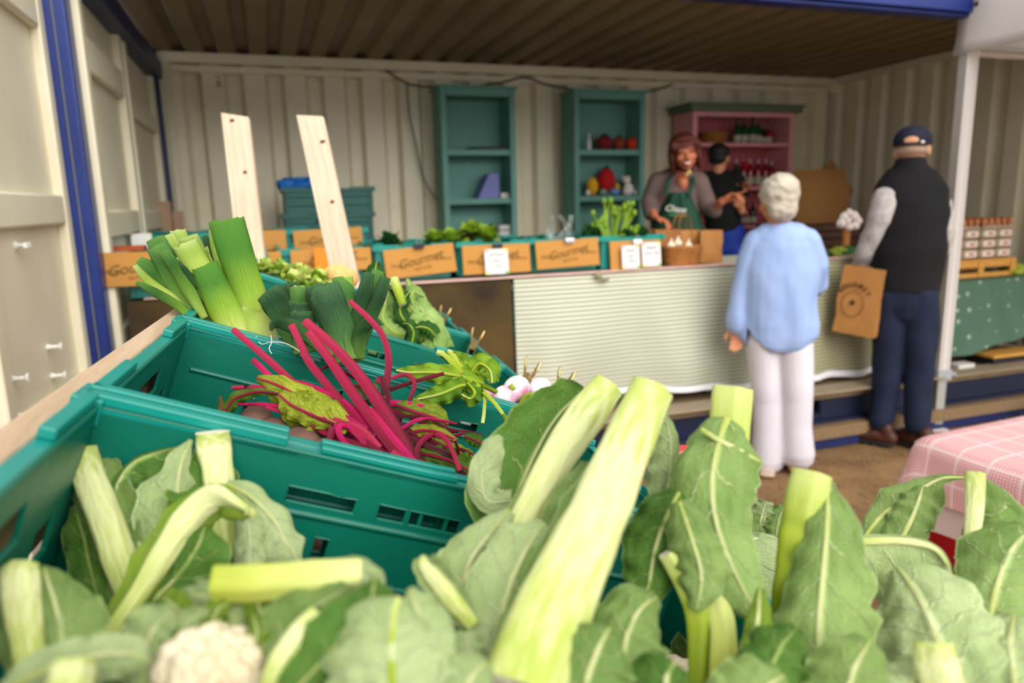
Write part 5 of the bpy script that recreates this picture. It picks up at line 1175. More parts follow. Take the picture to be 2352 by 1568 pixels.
# ================================================================ leaf machinery
def frame(P, i, tw):
    a, b = P[max(i-1, 0)], P[min(i+1, len(P)-1)]; T_ = (b-a).normalized(); Vn = (CP0-P[i]).normalized(); S = T_.cross(Vn)
    if S.length < 1e-4: S = cR.copy()
    S.normalize(); N_ = S.cross(T_)
    S2 = S*math.cos(tw) + N_*math.sin(tw); N2 = N_*math.cos(tw) - S*math.sin(tw)
    return T_, S2, N2
CP0 = CP
def blade(pts, wl, wr, n=30, k=9, cl=60, cr=60, tw=(0,), ruf=.12, fr=5, seed=0, m=None, world=False, notch=.06, cup=0):
    """leaf blade swept along its midrib. pts (x,y,depth) stations, wl / wr half widths in photo pixels at that depth"""
    if world: P = [V(p) for p in smoothpts(pts, n)]; sc = [1.0]*n
    else: sp_ = smoothpts(pts, n); P = [at(*p) for p in sp_]; sc = [p[2]/FPX for p in sp_]
    m = m or MB(); rows = []; ruf *= 1.5; notch *= 1.6
    for i in range(n):
        t = i/(n-1); T_, S, N_ = frame(P, i, R_(lerpl(list(tw), t))); row = []
        for side, wlst, c0 in ((-1, wl, cl), (1, wr, cr)):
            w = lerpl(list(wlst), t)*sc[i]; c = R_(lerpl(list(c0), t) if isinstance(c0, (list, tuple)) else c0)
            w *= 1+notch*noise.noise(V((t*fr*2.3, side*3.1, seed)))*2
            seq = range(k, 0, -1) if side < 0 else range(0, k+1)
            for j in seq:
                s = j/k
                if abs(c) < 1e-3: x, y = w*s, 0
                else: x, y = w*math.sin(c*s)/c, -w*(1-math.cos(c*s))/c
                rf = ruf*w*s*s*(math.sin(t*fr*6.28+seed+side)+.6*noise.noise(V((t*fr*2, s*2, seed+side*5)))) + .11*w*noise.noise(V((t*6, s*5+side*7, seed*1.7))) + .05*w*noise.noise(V((t*15, s*11+side*7, seed*2.7)))
                row.append(P[i] + S*(side*x) + N_*(y+rf))
        rows.append(row)
    nn = 2*k+1; m.grid(rows, uvs=[[(i/(n-1), j/(nn-1)) for j in range(nn)] for i in range(n)]); return m, P, sc
def ribtube(P, sc, rad, cut=True, off=.5, flat=.75, ridge=.035, t0=0, t1=1, seg=12):
    n = len(P); i0, i1 = int(t0*(n-1)), int(t1*(n-1)); m = MB(); pts = []; rr = []
    for i in range(i0, i1+1):
        T_, S, N_ = frame(P, i, 0); w = lerpl(list(rad), (i-i0)/max(1, i1-i0))*sc[i]
        pts.append(P[i]+N_*w*off*flat); rr.append((w, w*flat))
    T_, S, N_ = frame(P, (i0+i1)//2, 0)
    if max(rad) > 17: rr = [(a*(1+.07*noise.noise(V((q*.35, a*90, 1)))), b*(1+.10*noise.noise(V((q*.35, 5, b*90))))) for q, (a, b) in enumerate(rr)]; seg = 24; ridge *= 1.5
    m.tube(pts, rr, seg, side=S, ridge=ridge, ridgen=5 if seg > 20 else 7, capmat=1 if cut else None); return m
def leaf(parent, pts, wl, wr, rib=None, mt='cauli', rmt='rib', cut=True, nm='leaf', rt=(0, 1), label=None, flat=.75, off=.5, **kw):
    m, P, sc = blade(pts, wl, wr, **kw); o = m.build(nm, MATS[mt], parent, angle=180)
    if label: o['label'] = label
    if rib:
        if not cut and max(rib) < 17: rib = tuple(q*.62 for q in rib); flat, off = .5, .2
        rm = ribtube(P, sc, rib, cut, t0=rt[0], t1=rt[1], flat=flat, off=off); rm.build('midrib', [MATS[rmt], MATS['cutface']], o, angle=50)
    return o
def stalk(parent, pts, rad, mt='rib', nm='stalk', flat=.85, n=16, cap='cutface', ridge=.06):
    sp_ = smoothpts(pts, n); P = [at(*p) for p in sp_]; sc = [p[2]/FPX for p in sp_]; m = ribtube(P, sc, rad, True, 0, flat, ridge, seg=16)
    # slightly ragged cut ends
    return m.build(nm, [MATS[mt], MATS[cap]], parent, angle=50)
leafmat('cauli', '678540', '89a45c', 'bccb8c', K=6, sl=1.4, vw=.085, rough=.5, tl=.12, edge='b4c488', net=.25)
leafmat('cauli_pale', '96ad6e', 'b3c58c', 'd6deac', K=6, sl=1.4, vw=.09, rough=.5, tl=.14, edge='d0dba6', net=.3)
leafmat('cauli_dark', '3d6422', '567e30', 'a0b866', K=6, sl=1.4, vw=.07, rough=.45, tl=.12, edge='9fb86e', net=.2)
leafmat('cauli_lime', '749428', '8fab38', 'c2cf7c', K=5, sl=1.2, vw=.10, rough=.45, tl=.28, net=.2)
leafmat('cabbage', '769a44', '9ab868', 'ccd898', K=7, sl=1.6, vw=.06, rough=.4, tl=.1, net=.4)
leafmat('cabbage_dark', '2c5e1e', '1f4a18', '7f9f4c', K=7, sl=1.6, vw=.06, rough=.35, tl=.2, net=.25)
leafmat('beetleaf', '98a52e', '5f7d1e', '8a1434', K=6, sl=2.6, vw=.035, rough=.45, tl=.15, net=.3, cell=12)
leafmat('beetleaf_green', '5f8024', '3f6418', '8a2038', K=6, sl=2.6, vw=.03, rough=.45, tl=.15, net=.08)
leafmat('turnipleaf', '7a9e22', '527c18', 'b4c45c', K=7, sl=2.2, vw=.04, rough=.4, tl=.15, net=.1)
def gradmat(name, stops, streak=.25, freq=60, rough=.4, tl=.1, axis=0, bump=.3, stretchy=(1.2, 30, 1)):
    s = NT(name); uv = s.n('ShaderNodeUVMap'); sp = s.n('ShaderNodeSeparateXYZ'); s.l(uv.outputs[0], sp.inputs[0])
    mp = s.n('ShaderNodeMapping'); mp.inputs['Scale'].default_value = stretchy; s.l(uv.outputs[0], mp.inputs[0]); nz = s.noise(mp.outputs[0], 3, 4)
    x = s.math('ADD', sp.outputs[axis], s.math('MULTIPLY', s.math('SUBTRACT', nz, .5), streak))
    rp = s.n('ShaderNodeValToRGB'); cr = rp.color_ramp
    while len(cr.elements) < len(stops): cr.elements.new(.5)
    for e, (p, c) in zip(cr.elements, stops): e.position = p; e.color = lin(c)
    s.l(x, rp.inputs[0]); s.l(rp.outputs[0], s.b.inputs['Base Color']); s.b.inputs['Roughness'].default_value = rough; s.b.inputs['Specular IOR Level'].default_value = .2
    bp = s.n('ShaderNodeBump'); bp.inputs['Strength'].default_value = bump; bp.inputs['Distance'].default_value = .002; s.l(nz, bp.inputs['Height']); s.l(bp.outputs[0], s.b.inputs['Normal'])
    if tl: _translu(s.m, tl)
    return s.m
gradmat('rib', [(0, 'aebd58'), (.35, 'cdd48c'), (.65, 'd9dca4'), (1, 'b4c268')], streak=1.5, rough=.42, tl=.12, stretchy=(2.2, 5, 1), bump=.8)
gradmat('rib_yellow', [(0, 'a8b440'), (.4, 'bfc862'), (1, 'd0d88c')], streak=1.0, rough=.4, tl=.12)
gradmat('rib_green', [(0, '829a18'), (.5, '9cae30'), (1, 'c2cd7c')], streak=.7, rough=.4, tl=.12)
mat('cutface', 'ded8c2', .6, 'c8c29c', 60, .5, bump=.5, bs=90)
mat('curd', 'e8dcc2', .6, 'd8c49c', 22, .5, bump=.7, bs=110)
cg = 'cauliflowers in the nearest crates'
def cauli(lb, x, y, d_): return thing('cauliflower', lb, 'cauliflower', Matrix.Translation(at(x, y, d_)), cg)
def curd(parent, x, y, d_, R, nb=34, seed=1, sq=.7):
    """curd: dome of packed bumpy florets fused into one"""
    c_ = at(x, y, d_); rr = random.Random(seed); m = MB(); up = Fw
    q = up.to_track_quat('Z', 'Y').to_matrix().to_4x4()
    for k in range(nb):
        ph = math.acos(1-k/nb*.98); th = k*2.39996; dv = V((math.sin(ph)*math.cos(th), math.sin(ph)*math.sin(th), math.cos(ph)*sq)); b_ = c_ + q @ (dv*R*.8); s_ = R*(.26+.06*rr.random())
        m.ell(b_, (s_, s_, s_*.9), 14, 10, f=lambda d, k=k: 1+.13*noise.noise(d*4.5+V((k*3, 0, 0)))+.06*noise.noise(d*13+V((k, 0, 0))))
    m.ell(c_, (R*.75, R*.75, R*.5), 14, 8); o = m.build('curd', MATS['curd'], parent); return o

# ---- cauliflower at the left of the near crate (curled ribs)
A1 = cauli('cauliflower at the left of the near crate, its pale cut rib leaning left', 300, 1300, .56)
leaf(A1, [(330, 1420, .50), (290, 1330, .53), (245, 1200, .56), (205, 1100, .575), (187, 1035, .58)], (30, 70, 95, 60, 14), (30, 60, 90, 75, 10), rib=(32, 36, 36, 34, 32), mt='cauli', rmt='rib', cl=(70, 70, 100, 60, 10), cr=(-30, -60, -40, 0), tw=(0, 10), seed=1.2, ruf=.16)
leaf(A1, [(310, 1390, .54), (290, 1260, .56), (265, 1140, .572), (310, 1060, .58), (420, 1025, .588)], (10, 20, 20, 8, 4), (40, 110, 160, 120, 40), mt='cauli_dark', cl=20, cr=(-20, -30, -20), tw=(0, 0), seed=2.1, ruf=.10, rib=(5, 6, 6, 5, 3), rmt='rib', cut=False)
leaf(A1, [(250, 1440, .50), (215, 1340, .53), (190, 1230, .56), (170, 1160, .57)], (20, 50, 45, 10), (20, 50, 60, 20), mt='cauli_dark', cl=40, cr=20, seed=3.3, ruf=.2)
A2 = cauli('cauliflower against the crate wall with a tall pale cut rib', 500, 1250, .58)
leaf(A2, [(520, 1290, .56), (508, 1190, .575), (500, 1090, .59), (490, 1030, .60), (487, 990, .60)], (60, 120, 110, 40, 8), (30, 55, 50, 20, 6), rib=(30, 32, 34, 38, 37), mt='cauli_dark', rmt='rib', cl=(-30, -40, -20, 0), cr=(60, 60, 40, 20), tw=(0, -10), seed=4.1, ruf=.10)
leaf(A2, [(470, 1330, .53), (440, 1240, .55), (410, 1150, .565), (415, 1070, .57), (440, 1010, .585)], (30, 110, 95, 40, 6), (10, 50, 50, 20, 4), mt='cauli_pale', rib=(5, 7, 6, 5, 3), rmt='rib', cut=False, cl=(30, 40, 40, 20), cr=20, tw=(-20, -10), seed=5.5, ruf=.08)
leaf(A2, [(520, 1110, .57), (575, 1140, .56), (625, 1190, .555), (660, 1250, .55), (690, 1300, .55)], (20, 60, 80, 80, 20), (20, 60, 80, 80, 30), mt='cauli_pale', rib=(6, 7, 6, 4, 2), rmt='rib', cut=False, cl=(80, 120, 100, 60), cr=(60, 100, 100, 80), tw=(0, 20), seed=6.6, ruf=.16, fr=3)
leaf(A2, [(545, 1130, .55), (565, 1190, .545), (575, 1260, .54), (570, 1330, .535)], (10, 50, 65, 50), (10, 40, 60, 45), mt='cauli_pale', cl=90, cr=90, seed=6.9, ruf=.16, fr=3)
# curled rib leaf in front
leaf(A2, [(215, 1500, .44), (300, 1390, .47), (370, 1280, .495), (430, 1190, .51), (495, 1140, .515), (560, 1165, .51), (585, 1185, .51)], (20, 45, 60, 50, 30, 14, 5), (20, 40, 90, 120, 110, 60, 10), rib=(18, 22, 28, 34, 32, 18, 8), rt=(0, 1), mt='cauli_lime', rmt='rib', cut=False, cl=(40, 40, 30, 20), cr=(50, 70, 110, 130, 100), tw=(0, 0, 10), seed=7.2, ruf=.08, flat=.6)
leaf(A2, [(260, 1500, .46), (330, 1400, .48), (400, 1330, .495), (450, 1260, .50), (470, 1210, .505)], (20, 60, 70, 50, 10), (30, 80, 110, 90, 20), mt='cauli_dark', cl=30, cr=40, seed=8.2, ruf=.1, tw=(0, 15), rib=(5, 6, 5, 4, 2), cut=False)
# lower left
A3 = cauli('cauliflower in the lower left corner with a broad pale rib', 80, 1430, .42)
leaf(A3, [(75, 1580, .37), (62, 1480, .39), (50, 1400, .41), (45, 1330, .42), (55, 1296, .425)], (30, 60, 90, 80, 30), (30, 70, 60, 40, 12), rib=(30, 34, 40, 40, 30), mt='cauli', rmt='rib', cl=(50, 60, 60, 30), cr=(20, 30, 50, 60), seed=9.1, ruf=.1)
leaf(A3, [(120, 1560, .38), (140, 1480, .395), (130, 1400, .41), (112, 1340, .42), (100, 1300, .425)], (15, 40, 30, 14, 5), (40, 100, 95, 50, 8), mt='cauli', cl=20, cr=(20, 30, 50), seed=10.3, ruf=.12, rib=(7, 8, 8, 6, 3), cut=False)
leaf(A3, [(10, 1590, .33), (100, 1540, .34), (200, 1510, .345), (290, 1500, .35), (340, 1520, .35)], (30, 60, 60, 50, 10), (30, 60, 70, 60, 10), mt='cauli_pale', cl=60, cr=40, seed=11, ruf=.14, rib=(10, 12, 10, 8, 4), cut=False)
stalk(A3, [(150, 1620, .31), (160, 1560, .32), (170, 1520, .325)], (50, 48, 44), 'rib')
# front cauliflower with the curd showing
A4 = cauli('front cauliflower showing its creamy curd, with a thick rib lying across it', 490, 1500, .38)
curd(A4, 495, 1550, .38, .031, seed=3); 
leaf(A4, [(330, 1600, .36), (330, 1520, .37), (350, 1450, .375), (400, 1400, .38)], (20, 60, 70, 20), (20, 60, 60, 20), mt='cauli_pale', cl=40, cr=-30, seed=12, ruf=.2, rib=(7, 8, 7, 4), cut=False)
leaf(A4, [(560, 1480, .40), (500, 1440, .41), (450, 1400, .415), (380, 1360, .42)], (20, 50, 60, 20), (20, 50, 50, 16), mt='cauli_lime', cl=-40, cr=40, seed=13, ruf=.25, rib=(7, 7, 6, 3), cut=False)
leaf(A4, [(600, 1600, .37), (590, 1520, .385), (560, 1440, .40), (520, 1400, .405)], (20, 70, 70, 30), (20, 60, 70, 20), mt='cauli_lime', cl=30, cr=40, seed=14, ruf=.2)
leaf(A4, [(420, 1560, .375), (400, 1500, .38), (430, 1430, .385), (480, 1400, .39)], (10, 30, 34, 14), (10, 40, 30, 10), mt='cauli_pale', cl=-50, cr=-50, seed=14.5, ruf=.3)
stalk(A4, [(496, 1338, .40), (600, 1335, .40), (720, 1325, .40), (830, 1318, .405)], (42, 42, 40, 36), 'rib_yellow')
leaf(A4, [(760, 1300, .405), (810, 1310, .40), (840, 1340, .40), (800, 1390, .40), (770, 1420, .40)], (20, 40, 50, 30, 6), (20, 50, 60, 40, 8), mt='cauli_pale', cl=50, cr=30, seed=15, ruf=.3)
leaf(A4, [(560, 1600, .37), (620, 1500, .38), (690, 1420, .385), (760, 1370, .39), (800, 1350, .39)], (30, 90, 80, 50, 10), (30, 90, 110, 80, 20), mt='cauli', cl=40, cr=40, seed=16, ruf=.1, tw=(10, 0))
stalk(A4, [(610, 1590, .355), (640, 1520, .362), (680, 1460, .37), (725, 1405, .38)], (20, 26, 24, 18), 'rib')
leaf(A4, [(640, 1620, .35), (720, 1540, .36), (800, 1450, .37), (850, 1380, .38), (860, 1330, .385)], (30, 80, 90, 60, 10), (30, 80, 90, 70, 14), mt='cauli_dark', cl=30, cr=50, seed=17, ruf=.1, rib=(6, 7, 6, 5, 3), cut=False, rmt='rib')
A5 = cauli('cauliflower with a broad pale folded leaf at the bottom centre', 880, 1480, .38)
leaf(A5, [(905, 1640, .33), (900, 1560, .34), (900, 1480, .35), (905, 1410, .36), (915, 1370, .365)], (60, 170, 200, 140, 20), (60, 110, 120, 110, 40), rib=(14, 15, 14, 12, 9), rmt='rib_green', cut=False, mt='cauli_pale', cl=(40, 60, 70, 40), cr=(20, 30, 60, 90), tw=(0, 0), seed=18, ruf=.06)
leaf(A5, [(1000, 1620, .35), (990, 1540, .36), (975, 1450, .37), (955, 1390, .375), (940, 1350, .38)], (30, 60, 60, 40, 6), (30, 70, 80, 70, 20), mt='cauli_pale', cl=30, cr=(40, 80), seed=19, ruf=.15, rib=(8, 9, 9, 7, 3), cut=False)
leaf(A5, [(870, 1400, .385), (860, 1370, .39), (850, 1345, .395)], (40, 50, 20), (40, 50, 20), mt='cauli', cl=60, cr=60, seed=20, ruf=.3)

for k, (p_, w_) in enumerate((([(560, 1450, .395), (520, 1400, .40), (470, 1370, .405), (420, 1360, .41)], 34), ([(460, 1480, .385), (430, 1430, .39), (400, 1390, .395), (370, 1370, .40)], 30), ([(600, 1470, .39), (600, 1420, .395), (590, 1380, .40), (560, 1350, .405)], 34), ([(470, 1560, .375), (440, 1500, .38), (430, 1450, .385), (440, 1410, .39)], 26), ([(560, 1560, .37), (580, 1500, .378), (590, 1450, .385), (580, 1410, .39)], 26), ([(500, 1470, .385), (490, 1430, .39), (500, 1400, .392), (530, 1380, .395)], 30))):
    leaf(A4, p_, (w_*.5, w_, w_, w_*.3), (w_*.5, w_, w_*1.1, w_*.3), mt='cauli_lime' if k % 3 else 'cauli_pale', rib=(4, 5, 4, 2), cut=False, cl=(-50, 60), cr=(60, -40), seed=120+k, ruf=.45, fr=4, n=22)
# ---- central cauliflower with the two great ribs
B1 = cauli('central cauliflower with the two longest cut ribs rising above the crates', 1200, 1400, .50)
leaf(B1, [(1180, 1640, .395), (1235, 1480, .43), (1300, 1330, .47), (1370, 1180, .51), (1430, 1040, .545), (1490, 905, .57)], (60, 120, 150, 110, 60, 8), (70, 110, 120, 90, 50, 8), rib=(100, 92, 78, 66, 56, 50), mt='cauli', rmt='rib', cl=(60, 60, 60, 50, 20), cr=(70, 70, 60, 30), tw=(-6, 6), seed=21, ruf=.08, off=.9)
leaf(B1, [(1140, 1350, .52), (1165, 1280, .54), (1215, 1170, .57), (1280, 1050, .60), (1340, 960, .62), (1392, 890, .635)], (60, 120, 60, 40, 30, 8), (60, 90, 60, 30, 20, 8), rib=(26, 28, 36, 42, 44, 38), mt='cauli', rmt='rib', cl=(50, 60, 70), cr=(50, 60, 40), seed=22, ruf=.08, tw=(0, 10))
leaf(B1, [(1150, 1260, .60), (1180, 1160, .625), (1220, 1060, .645), (1270, 970, .655), (1320, 915, .66), (1345, 895, .66)], (40, 120, 120, 90, 60, 16), (20, 40, 40, 40, 30, 6), mt='cauli_dark', rib=(7, 8, 7, 6, 5, 3), cut=False, cl=(-20, -50, -70, -50), cr=20, tw=(10, 20), seed=23, ruf=.06)
leaf(B1, [(1175, 1150, .60), (1120, 1150, .605), (1105, 1090, .61), (1130, 1030, .615), (1150, 1000, .62)], (30, 30, 36, 26, 8), (30, 40, 50, 36, 10), mt='cauli_pale', cl=40, cr=40, seed=24, ruf=.2, fr=3)
leaf(B1, [(1080, 1450, .47), (1060, 1370, .485), (1080, 1290, .50), (1120, 1230, .515), (1170, 1170, .53)], (30, 80, 90, 60, 14), (60, 110, 120, 90, 20), mt='cauli_pale', cl=(50, 60, 70), cr=30, seed=25, ruf=.1, rib=(7, 8, 8, 6, 3), cut=False)
leaf(B1, [(1090, 1440, .45), (1040, 1380, .46), (1000, 1330, .47), (975, 1300, .475), (970, 1280, .48)], (20, 50, 50, 34, 10), (20, 44, 50, 40, 12), mt='cauli_pale', cl=(-60, -80, -60), cr=(-60, -70), seed=26, ruf=.12, rib=(18, 22, 20, 14, 8), rmt='rib', cut=False)
leaf(B1, [(1150, 1560, .43), (1150, 1450, .45), (1170, 1350, .47), (1210, 1260, .49), (1250, 1200, .50)], (40, 100, 110, 90, 20), (30, 60, 70, 60, 20), mt='cauli_pale', cl=(30, 50, 60), cr=30, seed=27, ruf=.08, tw=(-15, -5), rib=(8, 9, 9, 7, 4), cut=False)
leaf(B1, [(1270, 1380, .50), (1300, 1260, .52), (1330, 1150, .545), (1350, 1060, .56)], (50, 90, 80, 20), (50, 80, 70, 20), mt='cauli', cl=50, cr=50, seed=28, ruf=.1)
leaf(B1, [(1530, 1180, .58), (1540, 1090, .59), (1540, 1010, .60), (1525, 950, .605)], (40, 60, 60, 20), (16, 24, 26, 10), mt='cauli_pale', cl=50, cr=70, seed=28.5, ruf=.2)
leaf(B1, [(1090, 1600, .40), (1080, 1520, .41), (1070, 1450, .42)], (40, 60, 30), (30, 50, 30), mt='cauli_pale', cl=-30, cr=40, seed=29, ruf=.3)
# ---- right of centre: rib with a drooping dark leaf
B2 = cauli('cauliflower right of centre with a green leaf folded down from its cut rib', 1640, 1250, .55)
stalk(B2, [(1600, 1330, .56), (1635, 1180, .575), (1665, 1040, .59), (1680, 890, .60)], (40, 44, 46, 44), 'rib_green', flat=.7)
leaf(B2, [(1670, 960, .58), (1650, 1020, .565), (1635, 1110, .545), (1650, 1220, .525), (1700, 1340, .51), (1755, 1440, .50)], (60, 130, 120, 90, 70, 10), (50, 90, 120, 110, 80, 10), mt='cauli', rib=(14, 10, 8, 7, 5, 3), cut=False, cl=(60, 50, 40, 50), cr=(70, 60, 60, 70), tw=(0, 15), seed=30, ruf=.08)
leaf(B2, [(1610, 985, .57), (1650, 1010, .565), (1700, 1035, .565), (1745, 1060, .57)], (10, 16, 14, 6), (8, 14, 14, 6), mt='cauli_pale', cl=120, cr=120, seed=31, ruf=.1, rib=(9, 10, 9, 6), cut=False)
leaf(B2, [(1560, 1130, .545), (1530, 1190, .54), (1505, 1260, .535), (1490, 1340, .53), (1470, 1400, .53)], (30, 90, 90, 60, 20), (30, 80, 90, 70, 20), mt='cauli_dark', cl=60, cr=50, seed=32, ruf=.12, rib=(7, 8, 7, 5, 3), cut=False)
leaf(B2, [(1560, 1150, .52), (1590, 1240, .51), (1610, 1320, .505), (1600, 1400, .50)], (30, 70, 80, 20), (30, 70, 70, 20), mt='cauli', cl=60, cr=60, seed=33, ruf=.14, rib=(6, 7, 6, 3), cut=False)
stalk(B2, [(1600, 1600, .48), (1605, 1490, .50), (1600, 1400, .51), (1565, 1320, .52), (1530, 1270, .52)], (22, 26, 30, 26, 20), 'rib_green', flat=.6)
stalk(B2, [(1650, 1600, .47), (1660, 1500, .49), (1655, 1420, .505), (1630, 1350, .52)], (26, 30, 28, 20), 'rib_yellow', flat=.6)
leaf(B2, [(1440, 1640, .42), (1430, 1550, .43), (1440, 1460, .445), (1470, 1400, .455), (1510, 1370, .46)], (60, 110, 110, 80, 20), (50, 100, 110, 70, 20), mt='cauli', cl=40, cr=40, seed=34, ruf=.12, rib=(9, 10, 9, 7, 3), cut=False)
# ---- right: yellow-green rib with a grey leaf
B3 = cauli('cauliflower at right with a yellow-green cut rib and a ruffled grey-green leaf', 1850, 1350, .52)
leaf(B3, [(1790, 1420, .53), (1810, 1330, .535), (1832, 1230, .545), (1850, 1150, .55), (1862, 1090, .555)], (16, 20, 16, 10, 4), (90, 110, 90, 60, 10), rib=(22, 32, 42, 46, 44), rmt='rib_green', mt='cauli', cl=20, cr=(60, 70, 60, 50), tw=(0, 10), seed=35, ruf=.08, off=.6)
leaf(B3, [(1900, 1100, .55), (1900, 1200, .52), (1890, 1320, .50), (1880, 1440, .48), (1880, 1540, .465)], (20, 90, 130, 150, 110), (16, 50, 90, 120, 90), mt='cauli', rib=(6, 9, 9, 8, 5), cut=False, cl=(60, 50, 60), cr=(50, 60, 70), seed=36, ruf=.14, fr=6)
leaf(B3, [(1740, 1640, .43), (1760, 1560, .44), (1790, 1490, .45), (1830, 1440, .455)], (50, 90, 80, 20), (50, 90, 90, 20), mt='cauli_dark', cl=50, cr=40, seed=37, ruf=.15)
leaf(B3, [(1700, 1640, .43), (1720, 1540, .45), (1740, 1430, .47), (1745, 1350, .48)], (24, 40, 30, 8), (20, 40, 40, 14), mt='cauli_lime', cl=50, cr=50, seed=38, ruf=.1, rib=(10, 11, 8, 4), cut=False)
# ---- far right
B4 = cauli('cauliflower at far right with broad pale leaves spread toward the pink table', 2050, 1350, .56)
leaf(B4, [(1930, 1250, .60), (2000, 1243, .60), (2080, 1243, .60), (2150, 1262, .60), (2190, 1320, .595)], (10, 16, 14, 10, 5), (60, 150, 200, 200, 120), rib=(14, 15, 14, 10, 5), rmt='rib', mt='cauli_pale', cut=False, cl=20, cr=(60, 60, 70, 60), tw=(0, 0), seed=39, ruf=.08)
leaf(B4, [(2230, 1640, .45), (2190, 1560, .47), (2150, 1460, .49), (2110, 1370, .51), (2060, 1300, .53)], (60, 150, 170, 140, 40), (60, 150, 160, 130, 40), mt='cauli_pale', rib=(12, 13, 11, 8, 4), rmt='rib', cut=False, cl=50, cr=50, seed=40, ruf=.08)
leaf(B4, [(1985, 1235, .66), (2020, 1190, .67), (2070, 1150, .675), (2120, 1120, .68), (2165, 1098, .68), (2215, 1096, .68)], (10, 34, 60, 40, 14, 4), (20, 60, 90, 60, 12, 4), mt='cauli', rib=(7, 8, 8, 7, 5, 4), rmt='rib', cut=False, cl=(60, 70, 60), cr=(-20, -30, 0), tw=(0, 10), seed=41, ruf=.12)
leaf(B4, [(2060, 1260, .64), (2090, 1200, .65), (2110, 1150, .655), (2120, 1115, .66)], (40, 60, 50, 16), (40, 55, 50, 16), mt='cauli', rib=(7, 8, 6, 3), cut=False, cl=60, cr=60, seed=42, ruf=.14)
B5 = cauli('cauliflower cut off by the right picture edge, with a thin pale cut rib', 2260, 1300, .58)
leaf(B5, [(2250, 1420, .59), (2235, 1330, .605), (2232, 1240, .615), (2238, 1160, .625), (2238, 1088, .635)], (16, 40, 22, 10, 4), (90, 150, 170, 120, 20), rib=(11, 14, 17, 20, 22), rmt='rib', mt='cauli', cl=20, cr=(40, 60, 60, 50), tw=(0, 10), seed=43, ruf=.08)
leaf(B5, [(2270, 1440, .54), (2290, 1350, .56), (2320, 1270, .58), (2370, 1210, .60)], (60, 100, 110, 40), (60, 110, 120, 40), mt='cauli', rib=(9, 10, 8, 4), cut=False, cl=50, cr=50, seed=44, ruf=.08)
leaf(B5, [(2340, 1640, .44), (2330, 1560, .46), (2320, 1480, .48), (2330, 1410, .49)], (80, 130, 120, 40), (60, 100, 100, 40), mt='cauli_pale', rib=(9, 10, 9, 5), cut=False, cl=50, cr=50, seed=45, ruf=.1)
stalk(B5, [(2190, 1700, .41), (2170, 1600, .42), (2150, 1530, .425), (2140, 1475, .43)], (48, 48, 46, 42), 'rib')
B6 = cauli('cauliflower along the bottom edge between the centre and right ribs', 1560, 1560, .42)
for k, a_ in enumerate((([(1330, 1680, .38), (1340, 1590, .39), (1370, 1500, .40), (1400, 1440, .41)], 'cauli'), ([(1560, 1700, .38), (1540, 1620, .39), (1530, 1560, .40), (1550, 1520, .405)], 'cauli_dark'), ([(1700, 1700, .38), (1720, 1630, .39), (1760, 1580, .40), (1800, 1550, .41)], 'cauli'), ([(1930, 1700, .40), (1940, 1620, .42), (1960, 1540, .43), (2000, 1470, .44)], 'cauli'), ([(2060, 1700, .40), (2070, 1620, .42), (2100, 1560, .43), (2110, 1510, .44)], 'cauli_pale'), ([(1050, 1700, .34), (1060, 1620, .35), (1080, 1560, .36), (1120, 1520, .37)], 'cauli_pale'))):
    leaf(B6, a_[0], (80, 120, 110, 40), (80, 120, 110, 40), mt=a_[1], rib=(10, 11, 9, 5), cut=False, cl=45, cr=45, seed=50+k, ruf=.12)
# heads underneath so nothing is hollow
for k, (u_, v_) in enumerate(((-.33, .10), (-.33, .28), (-.31, .44), (-.16, .53))):
    c_ = F(u_, v_, -.11); o = thing('cauliflower', ['underlying cauliflower head below the lower left leaves', 'underlying cauliflower head below the curd', 'underlying cauliflower head below the great rib', 'underlying cauliflower head in the right end of the crate'][k], 'cauliflower', Matrix.Translation(c_), cg)
    m = MB(); m.ell(c_, (.05, .05, .045), 18, 12, f=lambda d: 1+.1*noise.noise(d*5)); m.build('curd', MATS['curd'], o)
    for j in range(6):
        a = j*1.05+k; dv = (Fu*math.cos(a)+Fv*math.sin(a)); P_ = [c_+dv*.03-Fw*.05, c_+dv*.07-Fw*.02, c_+dv*.08+Fw*.02, c_+dv*.06+Fw*.045]
        mm, P2, sc2 = blade([tuple(p) for p in P_], (.02, .05, .05, .02), (.02, .05, .05, .02), n=10, k=4, cl=40, cr=40, world=True, seed=k*7+j); mm.build('leaf', MATS['cauli_dark' if j % 2 else 'cauli'], o, angle=180)
for k, (u_, v_) in enumerate(((-.3, .8), (-.1, .78), (-.3, 1.02), (-.1, 1.0))):
    c_ = F(u_, v_, -.20); o = thing('cauliflower', ['left rear', 'left front', 'right rear', 'right front'][k]+' cauliflower head down in the lower crate', 'cauliflower', Matrix.Translation(c_), cg)
    m = MB(); m.ell(c_, (.06, .06, .05), 18, 12, f=lambda d: 1+.1*noise.noise(d*5)); m.build('curd', MATS['curd'], o)
    for j in range(7):
        a = j*.9+k; dv = (Fu*math.cos(a)+Fv*math.sin(a)); P_ = [c_+dv*.03-Fw*.04, c_+dv*.08, c_+dv*.10+Fw*.06, c_+dv*.09+Fw*.13]
        mm, P2, sc2 = blade([tuple(p) for p in P_], (.03, .06, .07, .03), (.03, .06, .07, .03), n=12, k=4, cl=40, cr=40, world=True, seed=k*7+j); mm.build('leaf', MATS['cauli' if j % 2 else 'cauli_pale'], o, angle=180)
